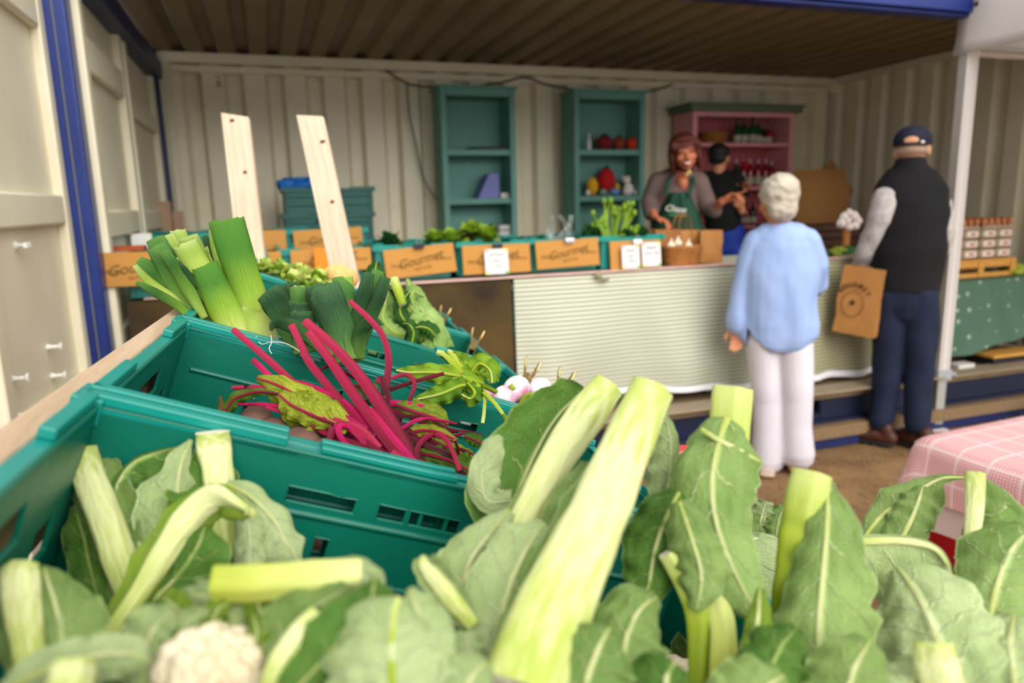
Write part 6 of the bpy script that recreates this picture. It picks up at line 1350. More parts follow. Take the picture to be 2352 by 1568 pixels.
# small savoy tip and a chilli showing between the leaves
o = thing('savoy_cabbage', 'small crinkled savoy cabbage showing between two ribs above the bare earth', 'cabbage', Matrix.Translation(at(1765, 1210, .80)))
for k, a_ in enumerate((([(1740, 1260, .80), (1745, 1200, .80), (1760, 1150, .80)], 30), ([(1780, 1270, .79), (1785, 1210, .79), (1800, 1160, .80)], 28), ([(1730, 1290, .77), (1725, 1240, .78), (1728, 1180, .79)], 26))):
    mm, P2, sc2 = blade(a_[0], (a_[1], a_[1]*1.5, a_[1]*.7), (a_[1], a_[1]*1.5, a_[1]*.7), cl=70, cr=70, seed=60+k, ruf=.25, fr=6); mm.build('leaf', MATS['cauli' if k else 'cauli_pale'], o, angle=180)
m = MB()
c_ = at(1765, 1285, .76)-Fw*.035; m.ell(c_, (.058, .058, .06), 20, 14, f=lambda d: 1+.10*noise.noise(d*7)+.05*noise.noise(d*17)); m.build('heart', MATS['cauli_pale'], o)
c_ = c_-Fw*.07; m = MB(); m.ell(c_, (.05, .05, .04), 16, 10); m.build('stump', MATS['cutface'], o)
mat('chilli', 'b80e22', .25, spec=.6, coat=.3)
m = MB(); m.capsule([at(*p) for p in smoothpts([(1508, 1150, .835), (1514, 1100, .83), (1550, 1050, .83), (1578, 1035, .83)], 10)], [.006, .009, .011, .012, .0125, .0125, .012, .011, .009, .007], 12); tag(m.build('chilli', MATS['chilli'], M=Matrix.Translation(at(1530, 1075, .83))), 'bright red chilli tip showing beside the tallest cut rib', 'chilli')
ORD = ['first', 'second', 'third', 'fourth', 'fifth', 'sixth', 'seventh', 'eighth', 'ninth', 'tenth']
# ================================================================ beetroot crate
mat('beetroot', '4c2a2e', .8, '80604e', 18, .5, bump=.5, bs=50)
gradmat('beetstem', [(0, '5e0a22'), (.45, '8e1238'), (1, 'a82446')], streak=.5, rough=.3, tl=.05, bump=.5)
gradmat('beetstem_dark', [(0, '3e0714'), (.5, '5c0c1e'), (1, '7a162c')], streak=.5, rough=.3, tl=.05, bump=.5)
gradmat('beetstem_pink', [(0, '960c48'), (.5, 'ba1458'), (1, 'a01240')], streak=.5, rough=.3, tl=.08, bump=.5)
mat('stemcut', 'c06a7e', .6)
def bunch(lb, x, y, d_): return thing('beetroot_bunch', lb, 'beetroot', Matrix.Translation(at(x, y, d_)), 'beetroot bunches in the second crate')
def stem(parent, pts, rad, mt='beetstem', n=22, nm='stem', flat=.8):
    sp_ = smoothpts(pts, n); P = [at(*p) for p in sp_]; m = MB(); rr = []
    for i in range(n): w = lerpl(list(rad), i/(n-1))*sp_[i][2]/FPX; rr.append((w, w*flat))
    m.tube(P, rr, 10, side=cR, ridge=.09, ridgen=5, capmat=1); return m.build(nm, [MATS[mt], MATS['stemcut']], parent, angle=60)
# root end of everything is around (980,1080) deep in the crate's right front
b1 = bunch('beetroot bunch with the thickest raised crimson stems in the middle of the second crate', 940, 1050, .80)
for pts, rad, mt in (
    ([(975, 1110, .80), (905, 985, .82), (830, 870, .84), (765, 795, .85), (700, 738, .86)], (15, 15, 13, 11, 10), 'beetstem'),
    ([(960, 1110, .79), (880, 1000, .81), (800, 890, .83), (745, 810, .845), (708, 762, .85)], (13, 13, 12, 10, 8), 'beetstem'),
    ([(985, 1100, .805), (925, 1000, .825), (850, 890, .845), (790, 820, .855), (745, 780, .86)], (12, 12, 11, 9, 6), 'beetstem_dark'),
    ([(935, 1100, .79), (870, 1030, .81), (790, 930, .83), (715, 840, .845), (690, 790, .85), (669, 746, .855)], (9, 9, 9, 9, 8, 8), 'beetstem'),
    ([(900, 1050, .80), (800, 990, .815), (700, 905, .83), (620, 830, .84), (535, 757, .85)], (8, 9, 9, 8, 7), 'beetstem'),
    ([(840, 985, .80), (740, 930, .81), (640, 880, .82), (600, 845, .825), (580, 825, .825)], (6, 7, 7, 7, 6), 'beetstem_pink'),
    ([(980, 1110, .795), (900, 1040, .81), (800, 930, .83), (690, 880, .84), (600, 870, .845)], (6, 7, 7, 6, 4), 'beetstem_pink'),
    ([(860, 1000, .80), (760, 950, .81), (650, 900, .815), (590, 890, .815), (533, 890, .815)], (5, 6, 6, 6, 5), 'beetstem'),
    ([(830, 1000, .79), (720, 950, .80), (620, 930, .805), (545, 928, .805)], (5, 5, 5, 4), 'beetstem_pink'),
    ([(850, 1030, .785), (760, 1000, .79), (690, 960, .80), (610, 935, .80)], (9, 8, 7, 4), 'beetstem')):
    stem(b1, pts, rad, mt)
b2 = bunch('beetroot bunch tied at an upright knot, its dark stems looping to the right', 880, 900, .86)
for pts, rad, mt in (
    ([(885, 905, .86), (890, 860, .87), (892, 820, .875), (880, 775, .88), (850, 735, .885), (803, 692, .89)], (8, 8, 8, 7, 7, 6), 'beetstem'),
    ([(885, 905, .86), (875, 870, .865), (868, 880, .862)], (8, 9, 8), 'beetstem_dark'),
    ([(893, 895, .86), (940, 880, .865), (990, 865, .87), (1020, 857, .87)], (6, 5, 5, 4), 'beetstem_dark'),
    ([(935, 925, .85), (952, 885, .86), (935, 860, .865), (900, 868, .865)], (4, 5, 5, 4), 'beetstem'),
    ([(885, 895, .855), (905, 960, .85), (915, 1010, .84), (950, 1080, .82)], (9, 9, 9, 8), 'beetstem_dark'),
    ([(870, 900, .85), (860, 950, .84), (855, 990, .835), (880, 1040, .82)], (5, 6, 6, 5), 'beetstem_dark'),
    ([(860, 895, .86), (800, 860, .865), (760, 840, .87), (735, 850, .87)], (4, 4, 4, 3), 'beetstem_dark'),
    ([(895, 925, .85), (950, 930, .85), (985, 938, .85)], (7, 7, 5), 'beetstem_pink'),
    ([(900, 955, .84), (980, 960, .84), (1030, 985, .84), (1075, 990, .84), (1115, 998, .845)], (5, 4, 3, 2, 1), 'beetstem_dark'),
    ([(960, 1075, .80), (958, 1030, .81), (985, 1000, .82), (1020, 1005, .82), (1040, 1040, .81), (1055, 1080, .80)], (5, 6, 6, 6, 5, 5), 'beetstem'),
    ([(905, 980, .84), (980, 1000, .84), (1040, 1030, .835), (1070, 1060, .83)], (5, 5, 5, 4), 'beetstem_dark'),
    ([(905, 1000, .835), (980, 1040, .83), (1010, 1090, .82)], (5, 5, 5), 'beetstem_dark'),
    ([(895, 940, .85), (960, 965, .85), (1020, 1010, .84), (1060, 1035, .84)], (6, 5, 5, 4), 'beetstem')):
    stem(b2, pts, rad, mt)
b3 = bunch('beetroot bunch with stems bent over in hoops at the near rim of the second crate', 790, 1010, .78)
for pts, rad, mt in (
    ([(754, 1022, .775), (765, 985, .785), (790, 975, .79), (830, 990, .79), (870, 1030, .785)], (7, 9, 10, 10, 9), 'beetstem'),
    ([(800, 1025, .77), (780, 1000, .778), (780, 978, .785), (810, 985, .79), (850, 1030, .785)], (6, 7, 8, 9, 8), 'beetstem_pink'),
    ([(870, 1040, .78), (830, 1000, .79), (780, 970, .79), (740, 960, .79)], (9, 9, 8, 5), 'beetstem'),
    ([(940, 1090, .77), (930, 1060, .775), (900, 1040, .78)], (9, 10, 9), 'beetstem'),
    ([(900, 1090, .77), (860, 1075, .77), (800, 1030, .775)], (8, 7, 5), 'beetstem_dark'),
    ([(1000, 1110, .80), (960, 1060, .81), (920, 1010, .82), (880, 960, .83)], (9, 9, 8, 7), 'beetstem'),
    ([(990, 1110, .79), (940, 1050, .80), (890, 990, .81), (850, 940, .82)], (9, 9, 8, 7), 'beetstem_pink'),
    ([(1050, 1100, .81), (1000, 1080, .815), (950, 1040, .82)], (5, 6, 5), 'beetstem_dark'),
    ([(1070, 1090, .82), (1020, 1060, .825), (960, 1010, .83), (920, 990, .835)], (4, 5, 5, 5), 'beetstem_dark')):
    stem(b3, pts, rad, mt)
def bleaf(parent, pts, wl, wr, mt='beetleaf', rib=(4, 4, 3, 2), rmt='beetstem', **kw):
    m, P, sc = blade(pts, [q*1.15 for q in wl], [q*1.15 for q in wr], n=44, k=11, **kw); o = m.build('leaf', MATS[mt], parent, angle=180)
    ribtube(P, sc, rib, True, .6, .8).build('midrib', [MATS[rmt], MATS['stemcut']], o, angle=60); return o
bleaf(b1, [(800, 985, .79), (750, 950, .80), (700, 920, .805), (640, 885, .81), (590, 868, .815)], (12, 50, 62, 40, 10), (10, 44, 50, 30, 8), cl=(20, 40, 60), cr=(60, 90, 60), ruf=.34, seed=1, fr=4)
bleaf(b1, [(770, 975, .785), (720, 955, .79), (670, 930, .79), (640, 905, .795)], (10, 30, 34, 8), (10, 40, 44, 14), cl=60, cr=40, ruf=.25, seed=2, fr=5)
bleaf(b1, [(640, 905, .80), (590, 900, .80), (540, 915, .80), (515, 945, .80), (505, 910, .80)], (4, 12, 22, 18, 4), (4, 10, 16, 14, 4), mt='beetleaf_green', cl=80, cr=70, ruf=.3, seed=3, rib=(3, 3, 3, 2, 1))
bleaf(b2, [(880, 960, .835), (870, 925, .85), (845, 895, .86), (815, 885, .865)], (5, 16, 18, 4), (5, 14, 20, 6), mt='beetleaf', cl=40, cr=60, seed=4, ruf=.15)
bleaf(b2, [(910, 930, .845), (950, 945, .845), (995, 958, .845), (1030, 975, .845)], (8, 26, 30, 8), (6, 18, 20, 6), mt='beetleaf', cl=30, cr=60, seed=5, ruf=.2)
bleaf(b2, [(870, 1050, .80), (868, 1000, .82), (862, 955, .83), (885, 910, .85)], (5, 10, 12, 3), (5, 10, 10, 3), mt='beetleaf_green', cl=90, cr=90, seed=6, ruf=.2)
bleaf(b3, [(960, 1040, .82), (1010, 1050, .82), (1060, 1070, .82), (1095, 1095, .82)], (10, 26, 30, 12), (10, 30, 34, 12), mt='beetleaf_green', cl=40, cr=60, seed=7, ruf=.25)
bleaf(b3, [(990, 1010, .83), (1030, 1030, .83), (1070, 1050, .83), (1100, 1070, .83)], (8, 20, 22, 6), (8, 22, 26, 8), mt='beetleaf', cl=60, cr=60, seed=8, ruf=.25)
bleaf(b3, [(930, 1000, .83), (960, 990, .835), (1000, 990, .835), (1050, 1010, .835)], (6, 16, 16, 4), (6, 14, 14, 4), mt='beetleaf', cl=60, cr=60, seed=9, ruf=.2)
rs = random.Random(11)
for k in range(44):
    x0, y0 = rs.uniform(820, 1060), rs.uniform(1010, 1100); far = rs.random() < .6
    x1, y1 = (rs.uniform(600, 800), rs.uniform(930, 1010)) if rs.random() < .4 else (rs.uniform(900, 1090), rs.uniform(960, 1060))
    mx, my = (x0+x1)/2+rs.uniform(-30, 30), (y0+y1)/2-rs.uniform(5, 45); d0 = rs.uniform(.82, .86); w_ = rs.uniform(3.5, 7)
    stem((b1, b2, b3)[k % 3], [(x0, y0, d0), (mx, my, d0+.005), (x1, y1, d0+rs.uniform(-.01, .02))], (w_, w_, w_*.6), ('beetstem', 'beetstem_dark', 'beetstem_pink', 'beetstem_dark')[k % 4], n=14)
for k in range(9):
    x0, y0 = rs.uniform(840, 1070), rs.uniform(1000, 1085); dx, dy = rs.uniform(20, 60), rs.uniform(-10, 30)
    bleaf((b2, b3)[k % 2], [(x0, y0, .835), (x0+dx*.4, y0+dy*.3, .837), (x0+dx*.8, y0+dy*.7, .838), (x0+dx, y0+dy, .84)], (5, 15, 16, 4), (5, 15, 16, 4), mt='beetleaf_green' if k % 3 else 'beetleaf', cl=60, cr=60, seed=30+k, ruf=.3, rib=(2, 2, 2, 1))
for k, (x, y, d_, R, lb) in enumerate(((705, 985, .80, .030, 'brown purple beetroot under the big yellow-green leaf'), (755, 1010, .79, .028, 'beetroot right of the first, behind the near rim'), (640, 960, .81, .026, 'beetroot at the left of the pile under the pale leaf'), (600, 925, .83, .022, 'small beetroot behind the leftmost pink stems'), (830, 1060, .80, .03, 'beetroot behind the slot of the near crate wall'), (720, 1080, .80, .03, 'beetroot seen through the left slot of the crate wall'), (900, 1130, .82, .032, 'beetroot low behind the right slot'), (740, 1240, .82, .03, 'beetroot seen through the slanted slot low in the wall'), (1000, 1110, .83, .03, 'beetroot at the foot of the thick stems'))):
    c_ = at(x, y, d_)-Fw*(.022 if y < 1030 else 0); R *= .88; o = thing('beetroot', lb, 'beetroot', Matrix.Translation(c_), 'loose beetroots in the second crate')
    m = MB(); m.ell(c_, (R, R, R*.92), 20, 14, f=lambda d, k=k: 1+.05*noise.noise(d*3+V((k, 0, 0)))+.25*max(0, -d.z)**6); m.build('root', MATS['beetroot'], o)
    m = MB(); m.tube([c_+V((0, 0, -R)), c_+V((.01, .004, -R*1.6)), c_+V((-.01, .01, -R*2.1))], [.004, .002, .0008], 6); m.build('taproot', MATS['beetroot'], o)
for k in range(10):   # more roots and stems filling the crate floor
    c_ = F(.06+.27*rnd.random(), .06+.5*(k/10), -.12+.02*rnd.random()); m = MB(); m.ell(c_, (.036, .036, .034), 16, 10, f=lambda d, k=k: 1+.06*noise.noise(d*3+V((k, 3, 0)))); 
    tag(m.build('beetroot', MATS['beetroot'], M=Matrix.Translation(c_)), 'round beetroot deep in the second crate, %s from its upper left end' % ORD[k], 'beetroot', 'buried beetroots of the second crate')

# ================================================================ leeks
gradmat('leek', [(0, 'c9d08e'), (.2, 'a9bc50'), (.4, '7a9c24'), (.72, '39701a'), (1, '4c7e22')], streak=.5, rough=.38, tl=.05, stretchy=(1.0, 60, 1), bump=.6)
gradmat('leek_pale', [(0, 'c9d08e'), (.4, 'adc058'), (.8, '88a43e'), (1, 'b0c274')], streak=.5, rough=.38, tl=.1, stretchy=(1.0, 60, 1), bump=.6)
gradmat('leek_dark', [(0, '6a8c3c'), (.3, '36602a'), (.7, '1a3c20'), (1, '42683e')], streak=.9, rough=.45, tl=.04, stretchy=(1.0, 60, 1), bump=.7)
gradmat('leek_mid', [(0, 'a4ba58'), (.3, '618a2c'), (.7, '2b5a1c'), (1, '5a863a')], streak=.7, rough=.4, tl=.05, stretchy=(1.0, 60, 1), bump=.6)
mat('leekcut', 'dfe8a8', .6, 'b9cf6a', 60, .5)
def leek(lb, x, y, d_, g='leeks in the third crate'): return thing('leek', lb, 'leek', Matrix.Translation(at(x, y, d_)), g)
def sheath(parent, pts, rad, mt='leek', flat=.62, n=26, nm='sheath', openend=True, rag=.0035, seg=28, arc=360, rot=0, tw=0):
    """rolled leaf sheath: (part of) an elliptical tube, thin walled, ragged at its cut top"""
    sp_ = smoothpts(pts, n); P = [at(*p) for p in sp_]; rows = []; full = arc >= 359
    for i in range(n):
        T_, S, N_ = frame(P, i, R_(tw)); w = lerpl(list(rad), i/(n-1))*sp_[i][2]/FPX; row = []
        for k in range(seg+1):
            a = R_(rot) + R_(arc)*(k/seg) - (0 if full else R_(arc)/2); rg = rag*noise.noise(V((k*.55, x_seed[0], 0)))*(1 if i == n-1 else 0)
            q_ = 1+.025*noise.noise(V((k*.8, i*.3, x_seed[0])))
            row.append(P[i] + S*(w*math.cos(a)*q_) + N_*(w*flat*math.sin(a)*q_) + T_*rg)
        rows.append(row)
    x_seed[0] += 1.7
    m = MB(); m.grid(rows, uvs=[[(i/(n-1), k/seg) for k in range(seg+1)] for i in range(n)]); return m.build(nm, MATS[mt], parent, angle=180, solid=.0009)
x_seed = [0.3]
def strip(parent, pts, w, mt='leek_mid', fold=50, tw=(0,), nm='leaf', seed=0, ruf=.02, n=26, flip=1):
    m, P, sc = blade(pts, w, w, n=n, k=5, cl=fold, cr=fold, tw=tw, ruf=ruf, fr=2, seed=seed, notch=.02); return m.build(nm, MATS[mt], parent, angle=180, solid=.0009)
L1 = leek('tallest bright green leek standing at the right of the left bunch', 580, 700, 1.08)
sheath(L1, [(598, 790, 1.09), (585, 720, 1.085), (560, 640, 1.08), (538, 570, 1.075), (520, 506, 1.07)], (38, 36, 36, 38, 38), 'leek', flat=.55)
sheath(L1, [(590, 760, 1.095), (568, 680, 1.095), (545, 600, 1.095), (505, 520, 1.09)], (26, 24, 24, 24), 'leek_pale', flat=.5)
sheath(L1, [(608, 800, 1.075), (590, 760, 1.07), (570, 740, 1.07), (548, 715, 1.07)], (34, 40, 36, 20), 'leek_pale', flat=.5, arc=170, rot=90)
L2 = leek('pale leek with torn sheath top, second from the right in the left bunch', 530, 740, 1.05)
sheath(L2, [(545, 775, 1.06), (520, 720, 1.055), (492, 660, 1.05), (470, 610, 1.045)], (32, 34, 32, 28), 'leek', flat=.62)
sheath(L2, [(500, 690, 1.065), (470, 640, 1.065), (445, 595, 1.06), (425, 560, 1.055)], (26, 30, 28, 26), 'leek_pale', flat=.6)
sheath(L2, [(480, 650, 1.06), (455, 610, 1.055), (440, 580, 1.05)], (30, 32, 36), 'leek_pale', flat=.62, arc=200, rot=-90)
strip(L2, [(480, 660, 1.08), (460, 610, 1.085), (445, 570, 1.09), (432, 542, 1.09)], (14, 22, 24, 22), 'leek_pale', 30, seed=1)
strip(L2, [(500, 700, 1.045), (455, 655, 1.04), (420, 625, 1.035), (405, 600, 1.035)], (6, 12, 14, 8), 'leek_dark', 60, seed=2, tw=(20,))
L3 = leek('leftmost leek of the left bunch, its leaves fanning out toward the blue post', 440, 700, 1.06)
sheath(L3, [(470, 770, 1.07), (440, 700, 1.065), (405, 640, 1.06), (375, 590, 1.055), (358, 565, 1.05)], (28, 30, 28, 24, 20), 'leek_mid', flat=.55)
strip(L3, [(450, 740, 1.06), (410, 680, 1.055), (360, 630, 1.05), (315, 600, 1.045)], (14, 26, 26, 16), 'leek_mid', 40, seed=3)
strip(L3, [(450, 740, 1.08), (420, 670, 1.085), (385, 600, 1.09), (355, 545, 1.09)], (14, 24, 28, 22), 'leek_mid', 40, seed=4)
strip(L3, [(455, 730, 1.09), (435, 660, 1.095), (405, 590, 1.10), (380, 540, 1.10)], (14, 22, 26, 22), 'leek_pale', 40, seed=5)
strip(L3, [(440, 740, 1.05), (405, 690, 1.045), (350, 650, 1.04), (310, 608, 1.04)], (8, 14, 14, 8), 'leek_pale', 60, seed=6, tw=(-20,))
strip(L3, [(450, 745, 1.045), (410, 705, 1.04), (360, 675, 1.035), (312, 648, 1.03)], (8, 14, 14, 7), 'leek_mid', 70, seed=7, tw=(10,))
strip(L3, [(470, 730, 1.04), (430, 660, 1.035), (400, 610, 1.03), (375, 575, 1.03)], (12, 20, 18, 15), 'leek_mid', 70, seed=8)
L4 = leek('leek glimpsed behind the left bunch, with a grey-green leaf tip', 500, 620, 1.15)
strip(L4, [(530, 740, 1.13), (510, 660, 1.14), (485, 590, 1.15), (470, 540, 1.15)], (14, 18, 16, 6), 'leek_dark', 50, seed=9)
strip(L4, [(540, 720, 1.13), (520, 640, 1.14), (500, 570, 1.15), (492, 528, 1.15)], (14, 18, 18, 14), 'leek_pale', 50, seed=10)
L4b = leek('pale leek tops poking up between the two tallest of the left bunch', 420, 560, 1.12)
sheath(L4b, [(450, 700, 1.11), (440, 620, 1.115), (418, 560, 1.12), (408, 530, 1.12)], (18, 20, 18, 16), 'leek_pale', flat=.6)
# dark group
L5 = leek('dark leek with broad fanned leaves at the left of the dark bunch', 650, 720, 1.04)
strip(L5, [(680, 800, 1.02), (655, 740, 1.03), (630, 690, 1.035), (612, 668, 1.04)], (16, 26, 34, 30), 'leek_dark', 30, seed=11)
strip(L5, [(690, 790, 1.04), (670, 730, 1.045), (655, 680, 1.05), (645, 655, 1.05)], (12, 18, 22, 22), 'leek_dark', 40, seed=12)
strip(L5, [(700, 780, 1.06), (690, 720, 1.065), (675, 680, 1.07), (668, 648, 1.07)], (12, 20, 22, 20), 'leek_dark', 40, seed=13)
L6 = leek('leek with the neat round cut top in the middle of the dark bunch', 690, 720, 1.0)
sheath(L6, [(700, 800, 1.0), (692, 740, 1.005), (688, 700, 1.01), (686, 662, 1.015)], (26, 22, 19, 19), 'leek_mid', flat=.85)
sheath(L6, [(690, 700, 1.01), (687, 680, 1.012), (686, 658, 1.015)], (11, 11, 11), 'leek_pale', flat=.85)
sheath(L6, [(702, 800, .99), (695, 750, .995), (690, 710, 1.0), (690, 694, 1.0)], (28, 26, 25, 25), 'leek_dark', flat=.8)
sheath(L6, [(705, 810, .985), (698, 770, .985), (696, 735, .99), (695, 715, .99)], (28, 28, 28, 27), 'leek_dark', flat=.8)
L7 = leek('thick dark leek with a hollow cut top, right of the round cut one', 770, 740, .98)
sheath(L7, [(800, 830, .97), (785, 770, .975), (762, 710, .98), (745, 660, .985)], (30, 34, 36, 34), 'leek_dark', flat=.6, rag=.004)
sheath(L7, [(780, 780, .985), (755, 720, .99), (735, 680, .995), (728, 655, .995)], (28, 30, 28, 24), 'leek_dark', flat=.6)
strip(L7, [(800, 820, .965), (770, 760, .965), (740, 710, .97), (722, 678, .97)], (14, 22, 22, 14), 'leek_dark', 60, seed=14)
L8 = leek('dark leek of tall upright leaves at the right of the dark bunch', 820, 740, 1.0)
sheath(L8, [(800, 830, .99), (805, 760, 1.0), (790, 690, 1.01), (785, 640, 1.02)], (20, 26, 26, 20), 'leek_mid', flat=.55)
sheath(L8, [(800, 700, 1.02), (797, 660, 1.02), (795, 635, 1.02)], (13, 15, 14), 'leek_pale', flat=.7)
strip(L8, [(800, 830, .98), (815, 750, .985), (835, 680, .99), (848, 625, 1.0)], (12, 20, 20, 16), 'leek_dark', 60, seed=15)
strip(L8, [(815, 830, .975), (840, 750, .98), (865, 690, .985), (885, 635, .99)], (12, 20, 20, 15), 'leek_dark', 60, seed=16, tw=(10,))
strip(L8, [(805, 830, 1.0), (820, 740, 1.01), (850, 680, 1.02), (870, 620, 1.03)], (12, 20, 22, 16), 'leek_mid', 50, seed=17)
strip(L8, [(820, 825, .965), (825, 780, .96), (835, 750, .955), (860, 738, .955), (880, 745, .95)], (22, 22, 20, 12, 3), 'leek_dark', 60, seed=18, tw=(0, 0, 20))
strip(L7, [(760, 820, .95), (710, 770, .95), (660, 745, .955), (630, 745, .955), (622, 760, .955)], (16, 22, 20, 12, 4), 'leek_dark', 60, seed=19)
m = MB(); yl = leafmat('yellowleaf', 'e0dc2a', 'c6cf2a', 'f0ee9a', K=5, vw=.05)
mm, P_, s_ = blade([(600, 760, 1.12), (598, 730, 1.13), (590, 700, 1.14), (586, 680, 1.14)], (10, 14, 14, 4), (10, 14, 16, 4), cl=40, cr=40, seed=3, ruf=.3); tag(mm.build('yellow_leaf', MATS['yellowleaf'], M=Matrix.Translation(P_[0]), angle=180), 'yellow leaf scrap between the two leek bunches', 'leaf')

m = MB(); m.tube([at(*q_) for q_ in smoothpts([(588, 772, 1.00), (600, 790, .99), (625, 785, .98), (660, 790, .975), (700, 815, .965), (720, 830, .96)], 24)], .0006, 5)
m.tube([at(*q_) for q_ in smoothpts([(622, 770, .985), (624, 786, .98), (618, 800, .975), (624, 812, .97)], 10)], .0006, 5)
tag(m.build('string', MATS['white_plastic']), 'thin white string caught on the rim between the second and third crates', 'string')
# ================================================================ radish greens and turnips
tp = thing('turnip_greens', 'bunch of bright turnip greens draped over the rim of the third crate', 'greens', Matrix.Translation(at(1060, 880, 1.05)))
for k, (pts, wl, wr) in enumerate((([(1110, 880, 1.06), (1060, 865, 1.05), (1000, 855, 1.04), (940, 855, 1.04), (910, 850, 1.04)], (8, 26, 22, 12, 4), (8, 20, 18, 12, 4)), ([(1110, 870, 1.07), (1080, 840, 1.08), (1050, 825, 1.08), (1010, 815, 1.08)], (8, 18, 18, 4), (8, 16, 16, 4)), ([(1090, 890, 1.04), (1060, 885, 1.03), (1010, 905, 1.02), (950, 918, 1.02)], (8, 22, 24, 5), (8, 18, 18, 5)), ([(1080, 860, 1.07), (1100, 835, 1.07), (1125, 850, 1.06), (1130, 880, 1.05)], (8, 20, 22, 8), (6, 16, 18, 6)), ([(1070, 870, 1.06), (1060, 840, 1.07), (1035, 820, 1.07), (1015, 812, 1.07)], (6, 12, 12, 3), (6, 12, 12, 3)), ([(1075, 880, 1.03), (1090, 900, 1.02), (1080, 915, 1.02), (1060, 905, 1.02)], (8, 18, 16, 6), (8, 18, 18, 6)))):
    mm, P2, sc2 = blade(pts, [q*1.35 for q in wl], [q*1.35 for q in wr], n=26, k=8, cl=(40, 60), cr=(60, 40), seed=70+k, ruf=.5, fr=5); o = mm.build('leaf', MATS['turnipleaf'], tp, angle=180)
    ribtube(P2, sc2, (4, 4, 3, 2), True, .6, .8).build('midrib', [MATS['rib_green'], MATS['cutface']], o, angle=60)
for pts, rad in (([(1075, 870, 1.04), (1100, 890, 1.03), (1135, 925, 1.02), (1165, 965, 1.01), (1175, 978, 1.01)], (7, 6, 5, 4, 4)), ([(1080, 880, 1.04), (1110, 900, 1.03), (1112, 940, 1.02), (1108, 972, 1.01)], (5, 4, 4, 4)), ([(1060, 860, 1.05), (1040, 835, 1.06), (1020, 815, 1.07), (1003, 808, 1.07)], (8, 8, 7, 6)), ([(1100, 890, 1.05), (1060, 850, 1.06), (1040, 815, 1.07), (1028, 805, 1.07)], (7, 7, 6, 4)), ([(1140, 900, 1.08), (1100, 880, 1.06), (1060, 870, 1.05), (1030, 862, 1.05)], (6, 7, 8, 5))):
    stem(tp, pts, rad, 'rib_green')
mm, P2, sc2 = blade([(1155, 950, 1.01), (1165, 965, 1.005), (1178, 980, 1.0)], (6, 10, 3), (6, 10, 3), n=12, k=5, seed=79, ruf=.3); mm.build('leaf', MATS['turnipleaf'], tp, angle=180)
s = NT('turnip'); tc = s.n('ShaderNodeTexCoord'); sp = s.n('ShaderNodeSeparateXYZ'); s.l(tc.outputs['Object'], sp.inputs[0])
f_ = s.math('MINIMUM', s.math('MAXIMUM', s.math('ADD', s.math('MULTIPLY', sp.outputs[2], 40), s.math('MULTIPLY', s.math('SUBTRACT', s.noise(tc.outputs['Object'], 30), .5), 2.4)), 0), 1)
s.l(s.mix(f_, 'f1e9ea', 'c4508e'), s.b.inputs['Base Color']); s.b.inputs['Roughness'].default_value = .35
for k, (x, y, d_, R, sc_, lb) in enumerate(((1186, 893, 1.30, .026, -1, 'white turnip with a pink blush, highest of the turnips'), (1240, 893, 1.33, .023, -1, 'white turnip at the right, beside the clip'), (1160, 910, 1.28, .021, 1, 'pink turnip low at the left of the white ones'))):
    c_ = at(x, y, d_); M_ = Matrix.Translation(c_) @ Matrix.Rotation(R_(150 if sc_ < 0 else 20), 4, 'X') @ Matrix.Rotation(R_(30), 4, 'Y'); o = thing('turnip', lb, 'turnip', M_, 'turnips in the third crate')
    m = MB(); m.ell((0, 0, 0), (R, R, R*.9), 20, 14); m.build('root', MATS['turnip'], o, local=True); m = MB(); m.tube([(0, 0, R*.85), (.003, 0, R*1.25)], (.006, .006), 8); m.build('crown', MATS['rib_green'], o, local=True)
for k, (u_, v_, w_) in enumerate(((.56, .525, -.035), (.60, .56, -.04), (.63, .52, -.045), (.52, .50, -.05), (.58, .50, -.075), (.55, .555, -.085), (.64, .55, -.09))):
    c_ = F(u_, v_, w_); m = MB(); m.ell(c_, (.028, .028, .026), 16, 10); tag(m.build('turnip', MATS['turnip'], M=Matrix.Translation(c_)), ['turnip directly under the highest white one', 'turnip under the right-hand white one', 'turnip behind the highest white one, half sunk', 'half sunk turnip at the near side of the heap', 'turnip deep in the heap, middle', 'turnip deep in the heap against the low crate wall', 'turnip deep at the far side of the heap'][k], 'turnip', 'turnips in the third crate')
tg = thing('turnip_greens', 'yellow-green coiled turnip stems right of the pink turnip', 'greens', Matrix.Translation(at(1222, 925, 1.27)))
for k in range(5): stem(tg, [(1200+4*k, 945, 1.28), (1198+5*k, 920-2*k, 1.275), (1215+5*k, 905+2*k, 1.27), (1242+2*k, 912+3*k, 1.27), (1250-2*k, 940, 1.27)], (3, 4, 4, 4, 3), 'rib_green')
